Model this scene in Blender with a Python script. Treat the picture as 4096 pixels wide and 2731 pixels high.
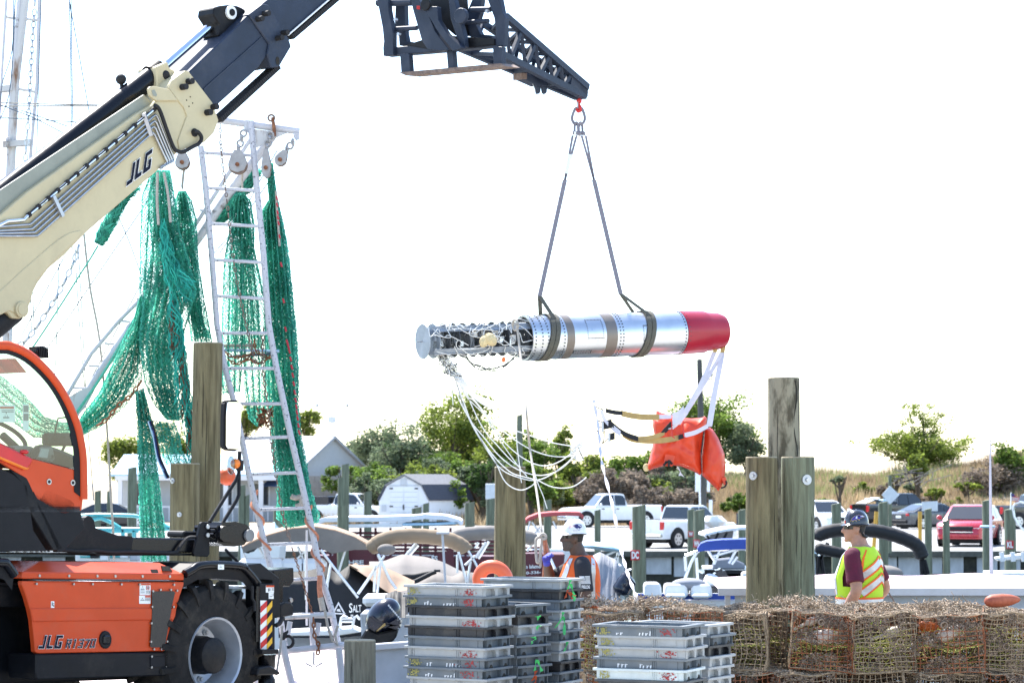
import bpy, bmesh, math, random
from mathutils import Vector as V, Matrix as MX, noise as NZ
for o in list(bpy.data.objects): bpy.data.objects.remove(o)
SC = bpy.context.scene; COL = SC.collection
R = math.radians; rnd = random.Random(7)
# ---------------------------------------------------------------- camera, sky, sun, exposure
FPX = 10000.0; CAMZ = 2.0; TILT = math.atan(561.5/FPX)
cam = bpy.data.cameras.new('camera'); co = bpy.data.objects.new('camera', cam); COL.objects.link(co); SC.camera = co
co.location = (0, 0, CAMZ); co.rotation_euler = (R(90)+TILT, 0, 0)
cam.sensor_fit = 'HORIZONTAL'; cam.sensor_width = 36; cam.lens = 36*FPX/4096
cam.clip_start = .1; cam.clip_end = 6000
cam.dof.use_dof = True; cam.dof.focus_distance = 20.5; cam.dof.aperture_fstop = 6.3
SUN_AZ, SUN_EL = -28, 56          # degrees from +Y (view direction), towards -X = left
w = bpy.data.worlds.new('World'); SC.world = w; w.use_nodes = True
nt = w.node_tree; bg = nt.nodes['Background']; sk = nt.nodes.new('ShaderNodeTexSky')
sk.sky_type = 'NISHITA'; sk.sun_disc = False; sk.sun_elevation = R(SUN_EL); sk.sun_rotation = R(SUN_AZ)
sk.air_density = 1.0; sk.dust_density = .6; sk.ozone_density = 1.0
nt.links.new(sk.outputs[0], bg.inputs[0]); bg.inputs[1].default_value = .15
sl = bpy.data.lights.new('sun', 'SUN'); sl.energy = 4.3; sl.angle = R(.5); sl.color = (1, .96, .9)
so = bpy.data.objects.new('sun', sl); COL.objects.link(so)
so.rotation_euler = (R(90-SUN_EL), 0, R(180-SUN_AZ)); so.location = (0, 0, 60)
SC.view_settings.view_transform = 'Standard'; SC.view_settings.look = 'None'
SC.view_settings.exposure = 1.6; SC.view_settings.gamma = 1; SC.view_settings.use_curve_mapping = False
SC.render.engine = 'CYCLES'
# ---------------------------------------------------------------- pixel -> world helpers (a pixel is only a direction)
FW = V((0, math.cos(TILT), math.sin(TILT))); UPV = V((0, -math.sin(TILT), math.cos(TILT))); CAM = V((0, 0, CAMZ))
def ray(u, v): return V(((u-2048)/FPX, 0, 0)) + UPV*((1365.5-v)/FPX) + FW
def P(u, v, Y): d = ray(u, v); return CAM + d*(Y/d.y)
def PZ(u, v, z): d = ray(u, v); return CAM + d*((z-CAMZ)/d.z)
def PP(u, v, p, n): d = ray(u, v); return CAM + d*((p-CAM).dot(n)/d.dot(n))
ZO = {'1': (0, 0, .4464), '2': (0, 650, .4464), '3': (0, 1300, .4464), '4': (0, 2031, .4464), 'b': (800, 0, .4464),
      'j': (1400, 0, .4464), 'c': (700, 400, .3827), 'd': (700, 1300, .3826), 'e': (900, 1800, .3826), 'f': (900, 2231, .3401),
      'r': (1600, 1200, .3826), 'q': (2200, 1200, .3826), 'o': (2300, 1600, .3507), 'g': (1500, 1900, .3826), 'k': (1500, 2200, .3401),
      'i': (2200, 1900, .3826), 't': (2200, 2300, .3401), 'm': (3200, 1950, .3188), 'n': (3496, 1900, .3188), 's': (3300, 1550, .4146),
      'u': (2900, 2300, .5085), 'v': (1300, 1500, .4252), 'w': (0, 0, 1.7415), '0': (0, 0, 1)}
def zp(t, x, y): a, b, s = ZO[t]; return (a+x*s, b+y*s)
def zl(t, *xy): return [zp(t, xy[i], xy[i+1]) for i in range(0, len(xy), 2)]
# ---------------------------------------------------------------- materials
MT = {}
def mat(name, c, rough=.6, metal=0, var=.12, scale=6, bump=0, bscale=40, c2=None, trans=0, spec=.5, stretch=None, coat=0, island=0, thr=None, emit=0, dirt=0):
    m = bpy.data.materials.new(name); m.use_nodes = True; t = m.node_tree; b = t.nodes['Principled BSDF']; L = t.links.new
    b.inputs['Roughness'].default_value = rough; b.inputs['Metallic'].default_value = metal
    b.inputs['Specular IOR Level'].default_value = spec
    if coat: b.inputs['Coat Weight'].default_value = coat; b.inputs['Coat Roughness'].default_value = .08
    tc = t.nodes.new('ShaderNodeTexCoord'); src = tc.outputs['Object']
    if stretch:
        mp = t.nodes.new('ShaderNodeMapping'); mp.inputs['Scale'].default_value = stretch; L(src, mp.inputs[0]); src = mp.outputs[0]
    nz = t.nodes.new('ShaderNodeTexNoise'); nz.inputs['Scale'].default_value = scale; nz.inputs['Detail'].default_value = 5
    nz.inputs['Roughness'].default_value = .62; L(src, nz.inputs['Vector'])
    cr = t.nodes.new('ShaderNodeValToRGB'); lo, hi = thr or (.3, .7)
    cr.color_ramp.elements[0].position = lo; cr.color_ramp.elements[1].position = hi
    ca = [x*(1-var) for x in c]; cb = list(c2) if c2 else [min(1, x*(1+var)) for x in c]
    cr.color_ramp.elements[0].color = (*ca, 1); cr.color_ramp.elements[1].color = (*cb, 1)
    L(nz.outputs['Fac'], cr.inputs[0]); col = cr.outputs[0]
    if island:
        ge = t.nodes.new('ShaderNodeNewGeometry'); mr = t.nodes.new('ShaderNodeMapRange')
        mr.inputs[3].default_value = 1-island; mr.inputs[4].default_value = 1+island
        L(ge.outputs['Random Per Island'], mr.inputs[0])
        mx = t.nodes.new('ShaderNodeVectorMath'); mx.operation = 'SCALE'; L(col, mx.inputs[0]); L(mr.outputs[0], mx.inputs['Scale']); col = mx.outputs[0]
    if dirt:   # dried dust and splashes
        nd = t.nodes.new('ShaderNodeTexNoise'); nd.inputs['Scale'].default_value = 2.3; nd.inputs['Detail'].default_value = 9; nd.inputs['Roughness'].default_value = .75; L(src, nd.inputs['Vector'])
        rd_ = t.nodes.new('ShaderNodeMapRange'); rd_.inputs[1].default_value = .5; rd_.inputs[2].default_value = .72; rd_.inputs[4].default_value = dirt; L(nd.outputs['Fac'], rd_.inputs[0])
        mxd = t.nodes.new('ShaderNodeMix'); mxd.data_type = 'RGBA'; L(rd_.outputs[0], mxd.inputs['Factor']); L(col, mxd.inputs[6]); mxd.inputs[7].default_value = (.2, .165, .12, 1); col = mxd.outputs[2]
    L(col, b.inputs['Base Color'])
    if rough > .12 and not trans:
        m2 = t.nodes.new('ShaderNodeMapRange'); m2.inputs[3].default_value = max(.03, rough-.1); m2.inputs[4].default_value = min(1, rough+.12)
        L(nz.outputs['Fac'], m2.inputs[0]); L(m2.outputs[0], b.inputs['Roughness'])
    if bump:
        n2 = t.nodes.new('ShaderNodeTexNoise'); n2.inputs['Scale'].default_value = bscale; n2.inputs['Detail'].default_value = 4; L(src, n2.inputs['Vector'])
        bp = t.nodes.new('ShaderNodeBump'); bp.inputs['Strength'].default_value = bump; bp.inputs['Distance'].default_value = .02
        L(n2.outputs['Fac'], bp.inputs['Height']); L(bp.outputs[0], b.inputs['Normal'])
    if emit: b.inputs['Emission Color'].default_value = (*c, 1); b.inputs['Emission Strength'].default_value = emit
    if trans:
        tr = t.nodes.new('ShaderNodeBsdfTranslucent'); L(col, tr.inputs[0]); ms = t.nodes.new('ShaderNodeMixShader'); ms.inputs[0].default_value = trans
        L(b.outputs[0], ms.inputs[1]); L(tr.outputs[0], ms.inputs[2]); L(ms.outputs[0], t.nodes['Material Output'].inputs[0])
    MT[name] = m; return m
def glass(name, tint=(.75, .85, .85), tr=.75, rough=.02):
    m = bpy.data.materials.new(name); m.use_nodes = True; t = m.node_tree; L = t.links.new; t.nodes.remove(t.nodes['Principled BSDF'])
    a = t.nodes.new('ShaderNodeBsdfTransparent'); a.inputs[0].default_value = (*tint, 1)
    g = t.nodes.new('ShaderNodeBsdfGlossy'); g.inputs['Roughness'].default_value = rough
    lf_ = t.nodes.new('ShaderNodeLayerWeight'); lf_.inputs[0].default_value = .5; lw = t.nodes.new('ShaderNodeMath'); lw.operation = 'POWER'; lw.inputs[1].default_value = 5; L(lf_.outputs['Facing'], lw.inputs[0])
    ad = t.nodes.new('ShaderNodeMath'); ad.operation = 'ADD'; ad.inputs[1].default_value = (1-tr)*.25; L(lw.outputs[0], ad.inputs[0])
    ms = t.nodes.new('ShaderNodeMixShader'); L(ad.outputs[0], ms.inputs[0]); L(a.outputs[0], ms.inputs[1]); L(g.outputs[0], ms.inputs[2])
    L(ms.outputs[0], t.nodes['Material Output'].inputs[0]); MT[name] = m; return m
# ---------------------------------------------------------------- mesh builder
WL = {}
def perp(d):
    d = d.normalized(); a = V((0, 0, 1)) if abs(d.z) < .9 else V((1, 0, 0))
    x = d.cross(a).normalized(); return x, d.cross(x).normalized()
class MB:
    def __init__(s): s.v = []; s.f = []
    def add(s, vs, fs):
        n = len(s.v); s.v += [V(a) for a in vs]; s.f += [tuple(n+i for i in f) for f in fs]; return s
    def box(s, c, d, rot=None):
        hx, hy, hz = d[0]/2, d[1]/2, d[2]/2; c = V(c); q = []
        for i in range(8):
            a = V((hx if i & 1 else -hx, hy if i & 2 else -hy, hz if i & 4 else -hz)); q.append(c+(rot @ a if rot else a))
        return s.add(q, [(0, 2, 3, 1), (4, 5, 7, 6), (0, 1, 5, 4), (2, 6, 7, 3), (0, 4, 6, 2), (1, 3, 7, 5)])
    def beam(s, a, b, wv, hv):        # box along a->b with half-extent vectors
        q = []
        for e in (a, b):
            for i, j in ((-1, -1), (1, -1), (1, 1), (-1, 1)): q.append(e+wv*i+hv*j)
        return s.add(q, [(3, 2, 1, 0), (4, 5, 6, 7), (0, 1, 5, 4), (1, 2, 6, 5), (2, 3, 7, 6), (3, 0, 4, 7)])
    def bar(s, a, b, w_, h_=None):    # rectangular bar with sizes in metres
        x, y = perp(b-a); return s.beam(a, b, x*w_/2, y*(h_ or w_)/2)
    def prism(s, pts, off):
        n = len(pts); q = [V(p) for p in pts]+[V(p)+off for p in pts]
        return s.add(q, [tuple(range(n)), tuple(range(2*n-1, n-1, -1))]+[(i, n+i, n+(i+1) % n, (i+1) % n) for i in range(n)])
    def tube(s, path, r, n=6, cap=True, flat=None):
        path = [V(p) for p in path]; k = len(path); rs = r if isinstance(r, (list, tuple)) else [r]*k; b0 = len(s.v); px = None
        for i, p in enumerate(path):
            d = (path[min(i+1, k-1)]-path[max(i-1, 0)])
            if d.length < 1e-9: d = V((0, 0, 1))
            d.normalize()
            if px is None: x, y = perp(d)
            else: x = (px-d*px.dot(d)); x = x.normalized() if x.length > 1e-6 else perp(d)[0]; y = d.cross(x)
            px = x
            for j in range(n):
                a = 2*math.pi*(j+.5)/n; s.v.append(p+x*(math.cos(a)*rs[i])+y*(math.sin(a)*rs[i]))
        for i in range(k-1):
            for j in range(n):
                a = b0+i*n+j; c = b0+i*n+(j+1) % n; s.f.append((a, c, c+n, a+n))
        if cap: s.f.append(tuple(b0+j for j in range(n-1, -1, -1))); s.f.append(tuple(b0+(k-1)*n+j for j in range(n)))
        return s
    def cyl(s, a, b, r, n=16, r2=None): return s.tube([a, b], [r, r if r2 is None else r2], n)
    def lathe(s, c, ax, prof, n=24, cap=False):
        ax = V(ax).normalized(); x, y = perp(ax); b0 = len(s.v); c = V(c)
        for t, r in prof:
            for j in range(n): a = 2*math.pi*j/n; s.v.append(c+ax*t+(x*math.cos(a)+y*math.sin(a))*r)
        for i in range(len(prof)-1):
            for j in range(n): a = b0+i*n+j; d = b0+i*n+(j+1) % n; s.f.append((a, d, d+n, a+n))
        if cap: s.f.append(tuple(b0+j for j in range(n-1, -1, -1))); s.f.append(tuple(b0+(len(prof)-1)*n+j for j in range(n)))
        return s
    def torus(s, c, ax, Rr, r, n=28, m=10, a0=0, a1=2*math.pi):
        x, y = perp(V(ax)); full = abs(a1-a0-2*math.pi) < 1e-4; k = n if full else n+1
        pts = [V(c)+(x*math.cos(a0+(a1-a0)*i/n)+y*math.sin(a0+(a1-a0)*i/n))*Rr for i in range(n+1)]
        return s.tube(pts, r, m, cap=not full)
    def strip(s, path, wv, tk=.003):  # flat webbing: wv vector(s) half width
        path = [V(p) for p in path]; k = len(path); b0 = len(s.v)
        for i, p in enumerate(path):
            wvi = wv[i] if isinstance(wv, list) else wv
            d = path[min(i+1, k-1)]-path[max(i-1, 0)]; nn = d.cross(wvi); nn = nn.normalized()*tk/2 if nn.length > 1e-9 else V((0, 0, tk/2))
            s.v += [p-wvi-nn, p+wvi-nn, p+wvi+nn, p-wvi+nn]
        for i in range(k-1):
            for j in range(4): a = b0+i*4+j; c = b0+i*4+(j+1) % 4; s.f.append((a, c, c+4, a+4))
        s.f.append((b0+3, b0+2, b0+1, b0)); e = b0+(k-1)*4; s.f.append((e, e+1, e+2, e+3)); return s
    def grid(s, rows, closed=False):  # list of equal-length vertex rows
        b0 = len(s.v); n = len(rows[0])
        for r in rows: s.v += [V(p) for p in r]
        for i in range(len(rows)-1):
            for j in range(n if closed else n-1):
                a = b0+i*n+j; c = b0+i*n+(j+1) % n; s.f.append((a, c, c+n, a+n))
        return s
    def loft(s, secs, n=16):          # secs: (centre, xvec, yvec) ellipses
        rows = [[c+x*math.cos(2*math.pi*j/n)+y*math.sin(2*math.pi*j/n) for j in range(n)] for c, x, y in secs]
        b0 = len(s.v); s.grid(rows, True); s.f.append(tuple(b0+j for j in range(n-1, -1, -1))); e = b0+(len(rows)-1)*n
        s.f.append(tuple(e+j for j in range(n))); return s
    def ball(s, c, r, n=12, m=8, sc=(1, 1, 1), rot=None):
        c = V(c); rows = []
        for i in range(1, m):
            a = math.pi*i/m; q = []
            for j in range(n):
                b = 2*math.pi*j/n; p = V((math.sin(a)*math.cos(b)*sc[0], math.sin(a)*math.sin(b)*sc[1], math.cos(a)*sc[2]))*r; q.append(c+(rot @ p if rot else p))
            rows.append(q)
        b0 = len(s.v); s.grid(rows, True); t = V((0, 0, r*sc[2])); t = rot @ t if rot else t
        s.v += [c+t, c-t]; k = len(s.v); e = b0+(m-2)*n
        for j in range(n): s.f.append((b0+(j+1) % n, b0+j, k-2)); s.f.append((e+j, e+(j+1) % n, k-1))
        return s
    def mesh(s, name, c, bevel=0, smooth=0, recalc=True, seg=1):
        me = bpy.data.meshes.new(name); me.from_pydata([tuple(p-c) for p in s.v], [], s.f)
        if recalc or bevel:
            bm = bmesh.new(); bm.from_mesh(me)
            if recalc: bmesh.ops.recalc_face_normals(bm, faces=bm.faces)
            if bevel:
                ed = [e for e in bm.edges if len(e.link_faces) == 2 and e.calc_face_angle(0) > .5]
                bmesh.ops.bevel(bm, geom=ed, offset=bevel, segments=seg, affect='EDGES', clamp_overlap=True)
            bm.to_mesh(me); bm.free()
        if smooth:
            me.polygons.foreach_set('use_smooth', [True]*len(me.polygons))
            if smooth < 3: me.set_sharp_from_angle(angle=smooth)
        return me
    def build(s, name, m, parent=None, bevel=0, smooth=0, local=False, recalc=True, kind=None, label=None, cat=None, group=None, seg=1, remesh=0):
        lo = [min(p[i] for p in s.v) for i in range(3)]; hi = [max(p[i] for p in s.v) for i in range(3)]
        c = V([(a+b)/2 for a, b in zip(lo, hi)])
        if parent is None and cat: c.z = lo[2]
        me = s.mesh(name, c, bevel, smooth, recalc, seg)
        if remesh: me = remeshed(me, remesh)
        me.materials.append(MT[m] if isinstance(m, str) else m)
        o = bpy.data.objects.new(name, me); COL.objects.link(o); WL[o] = c
        if parent is not None:
            o.parent = parent; o.location = c-WL[parent]
            if label: o['label'] = label
            if kind: o['kind'] = kind
        else: o.location = c; tag(o, label, cat, group, kind)
        return o
def remeshed(me, vox, smooth=2):
    o = bpy.data.objects.new('tmp', me); COL.objects.link(o); md = o.modifiers.new('r', 'REMESH'); md.mode = 'VOXEL'; md.voxel_size = vox; md.use_smooth_shade = True
    if smooth: sm = o.modifiers.new('s', 'SMOOTH'); sm.iterations = smooth; sm.factor = .5
    dg = bpy.context.evaluated_depsgraph_get(); n = bpy.data.meshes.new_from_object(o.evaluated_get(dg)); bpy.data.objects.remove(o); return n
def tag(o, label=None, cat=None, group=None, kind=None):
    for k, x in (('label', label), ('category', cat), ('group', group), ('kind', kind)):
        if x: o[k] = x
    return o
def thing(name, label, cat, loc, group=None, rz=0, local=False):
    o = bpy.data.objects.new(name, None); COL.objects.link(o); o.empty_display_size = .1; o.location = loc; o.rotation_euler = (0, 0, rz)
    WL[o] = V((0, 0, 0)) if local else V(loc); return tag(o, label, cat, group)
def copytree(o, loc, rz=None, label=None, group=None, mats=None):
    def rec(a, par):
        c = a.copy(); COL.objects.link(c); c.parent = par; WL[c] = WL.get(a, V())
        for ch in a.children: rec(ch, c)
        return c
    c = rec(o, None); c.location = loc
    if rz is not None: c.rotation_euler = (0, 0, rz)
    if label: c['label'] = label
    if group: c['group'] = group
    return c
def text(s, p0, p1, p2, m, parent, name, shear=0, bold=0, off=None, depth=.002):
    """lettering mapped on the parallelogram p0 (lower left) p1 (lower right) p2 (upper left)"""
    cu = bpy.data.curves.new('t', 'FONT'); cu.body = s; cu.offset = bold; cu.shear = shear; cu.resolution_u = 3
    o = bpy.data.objects.new('t', cu); COL.objects.link(o); dg = bpy.context.evaluated_depsgraph_get()
    me = bpy.data.meshes.new_from_object(o.evaluated_get(dg)); bpy.data.objects.remove(o)
    xs = [q.co.x for q in me.vertices]; ys = [q.co.y for q in me.vertices]; x0, x1, y0, y1 = min(xs), max(xs), min(ys), max(ys)
    ex = p1-p0; ey = p2-p0; nn = ex.cross(ey).normalized()
    b = MB(); b.v = [p0+ex*((q.co.x-x0)/(x1-x0))+ey*((q.co.y-y0)/(y1-y0))+nn*depth for q in me.vertices]
    b.f = [tuple(f.vertices) for f in me.polygons]
    return b.build(name, m, parent, recalc=False)
GL = {'J': [((.5, 1), (.5, .1)), ((.58, .1), (.0, .1))], 'L': [((.1, 1), (.1, 0)), ((.02, .1), (.62, .1))], 'G': [((.66, .91), (.0, .91)), ((.1, 1), (.1, 0)), ((0, .09), (.66, .09)), ((.57, 0), (.57, .46)), ((.66, .42), (.4, .42))],
      'R': [((.1, 0), (.1, 1)), ((0, .9), (.62, .9)), ((.55, 1), (.55, .42)), ((.1, .5), (.6, .5)), ((.3, .5), (.6, 0))], '1': [((.1, .9), (.4, .9)), ((.32, 1), (.32, 0))], '3': [((.0, .9), (.62, .9)), ((.54, 1), (.54, 0)), ((.2, .5), (.6, .5)), ((0, .1), (.62, .1))],
      '7': [((0, .9), (.64, .9)), ((.56, .95), (.26, 0))], '0': [((0, .9), (.64, .9)), ((.1, 1), (.1, 0)), ((0, .1), (.64, .1)), ((.54, 1), (.54, 0))]}
def blocks(s, p0, p1, p2, m, parent, name, wd=.2, grow=0, slant=.2, depth=.002):
    n = len(s); adv = .8; W = (n-1)*adv+.66+slant; ex = (p1-p0)/W; ey = p2-p0; nn = ex.cross(ey).normalized(); b = MB(); q_ = 0
    asp = ey.length/ex.length
    for i, ch in enumerate(s):
        for (x0, y0), (x1, y1) in GL[ch]:
            ax, ay, bx_, by = x0, y0*asp, x1, y1*asp; l = math.hypot(bx_-ax, by-ay); dx, dy = (bx_-ax)/l, (by-ay)/l; h = (wd if abs(dy) > .5 else wd*asp*.9)/2+grow; ax -= dx*grow; ay -= dy*grow; bx_ += dx*grow; by += dy*grow
            c = [(ax-dy*h, ay+dx*h), (ax+dy*h, ay-dx*h), (bx_+dy*h, by-dx*h), (bx_-dy*h, by+dx*h)]
            b.add([p0+ex*(x+i*adv+slant*y/asp)+ey*(y/asp)+nn*(depth+.00025*q_) for x, y in c], [(0, 1, 2, 3)]); q_ += 1
    return b.build(name, m, parent, recalc=False)
def catmull(pts, n=8):
    pts = [V(p) for p in pts]; out = []
    for i in range(len(pts)-1):
        a, b, c, d = pts[max(i-1, 0)], pts[i], pts[i+1], pts[min(i+2, len(pts)-1)]
        for k in range(n):
            t = k/n; out.append(.5*((2*b)+(c-a)*t+(2*a-5*b+4*c-d)*t*t+(3*b-a-3*c+d)*t**3))
    return out+[pts[-1]]
def chain(mb, path, ln, r):           # real links along a path
    path = catmull(path, 10); acc = 0; k = 0; prev = path[0]
    for p in path[1:]:
        acc += (p-prev).length
        if acc >= ln*.75:
            d = (p-prev).normalized() if (p-prev).length > 1e-6 else V((0, 0, -1)); x, y = perp(d)
            if k % 2: x = y
            pts = [p+d*(math.cos(a)*ln*.5)+x*(math.sin(a)*ln*.28) for a in [2*math.pi*j/8 for j in range(9)]]
            mb.tube(pts, r, 4, cap=False); k += 1; acc = 0
        prev = p
def gz(y):                            # wharf apron falls gently towards the water
    return .04+.045*(19.7-max(12, min(24.4, y)))
# ---------------------------------------------------------------- materials used in the place
mat('orange_paint', (.56, .062, .013), .42, 0, .13, 1.7, spec=.3, bump=.015, bscale=5, dirt=.16)
mat('orange_plain', (.60, .07, .03), .4, 0, .06, 5)
mat('cream_paint', (.52, .44, .265), .5, 0, .07, 3, dirt=.22, bump=.02, bscale=9)
mat('olive_metal', (.26, .27, .22), .5, 0, .12, 5)
mat('navy_paint', (.022, .032, .056), .5, 0, .25, 4, bump=.03, bscale=30, spec=.3, dirt=.12)
mat('black_paint', (.007, .0075, .010), .5, 0, .25, 6, spec=.22, dirt=.1)
mat('black_gloss', (.006, .0065, .009), .25, 0, .2, 6, spec=.3)
mat('dark_grey', (.014, .014, .016), .65, 0, .2, 6, spec=.2)
mat('black_rubber', (.011, .0105, .012), .75, 0, .3, 14, bump=.15, bscale=60)
mat('tyre_rubber', (.012, .011, .011), .85, 0, .35, 9, bump=.2, bscale=50, c2=(.026, .023, .021), spec=.25, dirt=.28)
mat('chrome', (.78, .8, .83), .1, 1, .03, 3)
mat('steel', (.42, .43, .45), .32, 1, .12, 20)
mat('galv', (.45, .47, .5), .42, .85, .15, 25)
mat('rim_silver', (.42, .44, .48), .38, .5, .1, 8)
mat('white_paint', (.8, .81, .83), .45, 0, .05, 5)
mat('sticker', (.82, .82, .8), .5, 0, .02, 5)
mat('red_paint', (.55, .02, .02), .4, 0, .1, 6)
mat('amber', (.8, .2, .02), .2, 0, .1, 6)
mat('yellow_paint', (.75, .42, .02), .5, 0, .08, 6)
mat('logo_navy', (.008, .011, .024), .7, 0, .05, 5, spec=.15)
mat('mesh_vent', (.04, .032, .025), .6, 0, .4, 90)
mat('tread_plate', (.6, .62, .66), .3, .9, .2, 60, bump=.5, bscale=120)
mat('interior', (.03, .03, .034), .6, 0, .2, 6)
mat('interior_grey', (.2, .2, .2), .6, 0, .2, 6)
mat('screen_grey', (.35, .37, .38), .3, 0, .1, 4)
glass('cab_glass', (.66, .8, .76), .6); glass('clear_glass', (.5, .55, .55), .5)
mat('mirror', (.9, .91, .92), .02, 1, .01, 2)
mat('rust', (.22, .07, .03), .85, 0, .5, 18, bump=.3, bscale=40, c2=(.34, .15, .07))
mat('rusty_steel', (.2, .14, .12), .7, .3, .4, 14, c2=(.3, .22, .18))
mat('rocket_metal', (.62, .64, .67), .3, .92, .1, 4, bump=.02, bscale=60, stretch=(1, 1, 1))
mat('rocket_band', (.22, .19, .165), .42, .55, .12, 7)
mat('rocket_red', (.36, .004, .022), .36, 0, .08, 5, coat=.2)
mat('rocket_dark', (.09, .095, .1), .5, .5, .3, 9)
mat('alu_plate', (.3, .34, .39), .5, .4, .15, 8, c2=(.4, .44, .49)); mat('deck_dark', (.07, .075, .085), .5, .4, .3, 9)
mat('strap_olive', (.10, .095, .075), .85, 0, .2, 40, bump=.2, bscale=120)
mat('sling_grey', (.2, .19, .225), .85, 0, .15, 30)
mat('white_cord', (.82, .82, .8), .8, 0, .06, 30, trans=.2)
mat('web_white', (.76, .74, .8), .8, 0, .06, 30, trans=.25)
mat('web_tan', (.52, .36, .14), .8, 0, .12, 20, trans=.2)
mat('web_black', (.015, .015, .017), .8, 0, .2, 20)
mat('bag_orange', (.72, .062, .02), .36, 0, .07, 6, bump=.25, bscale=5, trans=.12)
mat('foam', (.62, .5, .28), .85, 0, .2, 14, bump=.3)
mat('net_green', (.05, .36, .26), .75, 0, .3, 2.2, trans=.62, island=.4, c2=(.14, .66, .5))
mat('net_dark', (.02, .22, .15), .8, 0, .3, 3, trans=.35, island=.3)
mat('net_teal', (.07, .58, .48), .7, 0, .25, 3, trans=.55, island=.35)
mat('net_brown', (.2, .1, .06), .85, 0, .3, 4, trans=.3, island=.3)
mat('rope_grey', (.42, .38, .33), .9, 0, .25, 60, bump=.4, bscale=150)
mat('rope_orange', (.5, .2, .12), .9, 0, .35, 30, bump=.3, bscale=120)
mat('rope_green', (.1, .42, .3), .85, 0, .25, 40)
mat('wire_blue', (.09, .12, .16), .5, .5, .2, 20)
mat('mast_white', (.5, .49, .5), .55, 0, .08, 3, c2=(.56, .56, .6))
mat('peel_white', (.3, .28, .26), .6, 0, .3, 9, c2=(.54, .54, .56), thr=(.34, .42), bump=.15)
mat('worn_white', (.12, .13, .17), .6, 0, .3, 34, c2=(.52, .52, .56), thr=(.36, .42), bump=.1)
mat('rusty_white', (.3, .14, .06), .7, 0, .4, 5, c2=(.54, .53, .52), thr=(.33, .46), stretch=(1, 1, .25))
mat('block_grey', (.34, .33, .33), .55, .3, .25, 8)
mat('piling', (.14, .112, .052), .9, 0, .4, 3.2, bump=.7, bscale=16, c2=(.25, .212, .115), stretch=(7, 7, .55))
mat('piling_dry', (.16, .145, .105), .9, 0, .35, 3, bump=.5, bscale=14, c2=(.3, .28, .21), stretch=(6, 6, .5))
mat('piling_green', (.12, .115, .07), .9, 0, .35, 3, bump=.6, bscale=14, c2=(.235, .255, .165), stretch=(7, 7, .45))
mat('piling_mottle', (.14, .12, .075), .9, 0, .35, 2.2, bump=.35, bscale=18, c2=(.3, .27, .19), stretch=(3, 3, 1.1), thr=(.42, .55))
mat('marina_piling', (.15, .15, .09), .9, 0, .3, 3, c2=(.25, .27, .185), stretch=(4, 4, .4), bump=.3, bscale=10)
mat('end_grain', (.28, .24, .16), .9, 0, .3, 20)
mat('crack', (.02, .018, .014), .95, 0, .2, 9)
for nm, c in (('tray_light', (.32, .33, .335)), ('tray_mid', (.115, .135, .155)), ('tray_black', (.014, .015, .02)), ('tray_white', (.52, .57, .57)), ('tray_dark', (.05, .055, .062))):
    mat(nm, c, .5, 0, .16, 5, bump=.08, bscale=30, c2=[x*1.15 for x in c], dirt=.3)
mat('spray_red', (.3, .035, .035), .7, 0, .3, 30); mat('spray_yellow', (.3, .27, .08), .7, 0, .25, 30); mat('spray_white', (.72, .73, .75), .7, 0, .12, 30)
mat('ribbon_green', (.1, .62, .2), .5, 0, .15, 10, trans=.4); mat('ribbon_orange', (.55, .1, .03), .55, 0, .15, 10, trans=.4)
mat('wire_rust', (.3, .09, .035), .8, .2, .4, 20, c2=(.45, .16, .07)); mat('wire_yellow', (.48, .46, .12), .7, 0, .25, 12); mat('wire_grey', (.3, .22, .14), .8, 0, .35, 15)
mat('fouling', (.15, .095, .065), .95, 0, .4, 9, island=.5, c2=(.29, .21, .15)); mat('dry_weed', (.34, .255, .18), .95, 0, .35, 7, island=.45, c2=(.47, .37, .27))
mat('weed_green', (.2, .24, .05), .9, 0, .3, 9, island=.4)
mat('buoy_white', (.7, .6, .52), .6, 0, .2, 9); mat('buoy_red', (.4, .07, .03), .6, 0, .35, 12, c2=(.5, .14, .07)); mat('buoy_orange', (.66, .15, .03), .5, 0, .2, 9)
mat('float_orange', (.75, .13, .05), .4, 0, .08, 5)
mat('skin_dark', (.085, .042, .026), .5, 0, .15, 20); mat('skin_tan', (.42, .215, .14), .5, 0, .12, 20); mat('beard_grey', (.085, .068, .058), .9, 0, .4, 120)
mat('hair_black', (.014, .012, .012), .7, 0, .3, 60)
mat('vest_orange', (.85, .13, .015), .7, 0, .07, 8, bump=.25, bscale=7, trans=.12); mat('vest_lime', (.52, .8, .025), .7, 0, .06, 8, bump=.3, bscale=7, trans=.12)
mat('reflective', (.55, .56, .58), .35, .35, .12, 12, bump=.3, bscale=14); mat('trim_orange', (.85, .14, .01), .7, 0, .06, 8)
mat('shirt_black', (.018, .019, .026), .85, 0, .2, 12, bump=.4, bscale=8); mat('shirt_maroon', (.10, .008, .028), .85, 0, .2, 12, bump=.4, bscale=8); mat('trousers', (.06, .065, .09), .85, 0, .2, 12, bump=.4, bscale=8)
mat('hat_white', (.74, .75, .77), .22, 0, .03, 5, coat=.4); mat('hat_navy', (.012, .012, .022), .2, 0, .1, 5, coat=.6)
mat('logo_blue', (.03, .03, .14), .4, 0, .1, 9); mat('logo_red', (.5, .02, .03), .4, 0, .1, 9); mat('logo_silver', (.6, .61, .64), .4, 0, .05, 9); mat('logo_gold', (.45, .33, .1), .4, 0, .1, 9); mat('logo_purple', (.06, .04, .3), .4, 0, .1, 9)
mat('lens_black', (.01, .01, .012), .12); mat('glove_blue', (.05, .06, .42), .7, 0, .15, 15)
mat('boot', (.1, .06, .03), .8)
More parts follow.
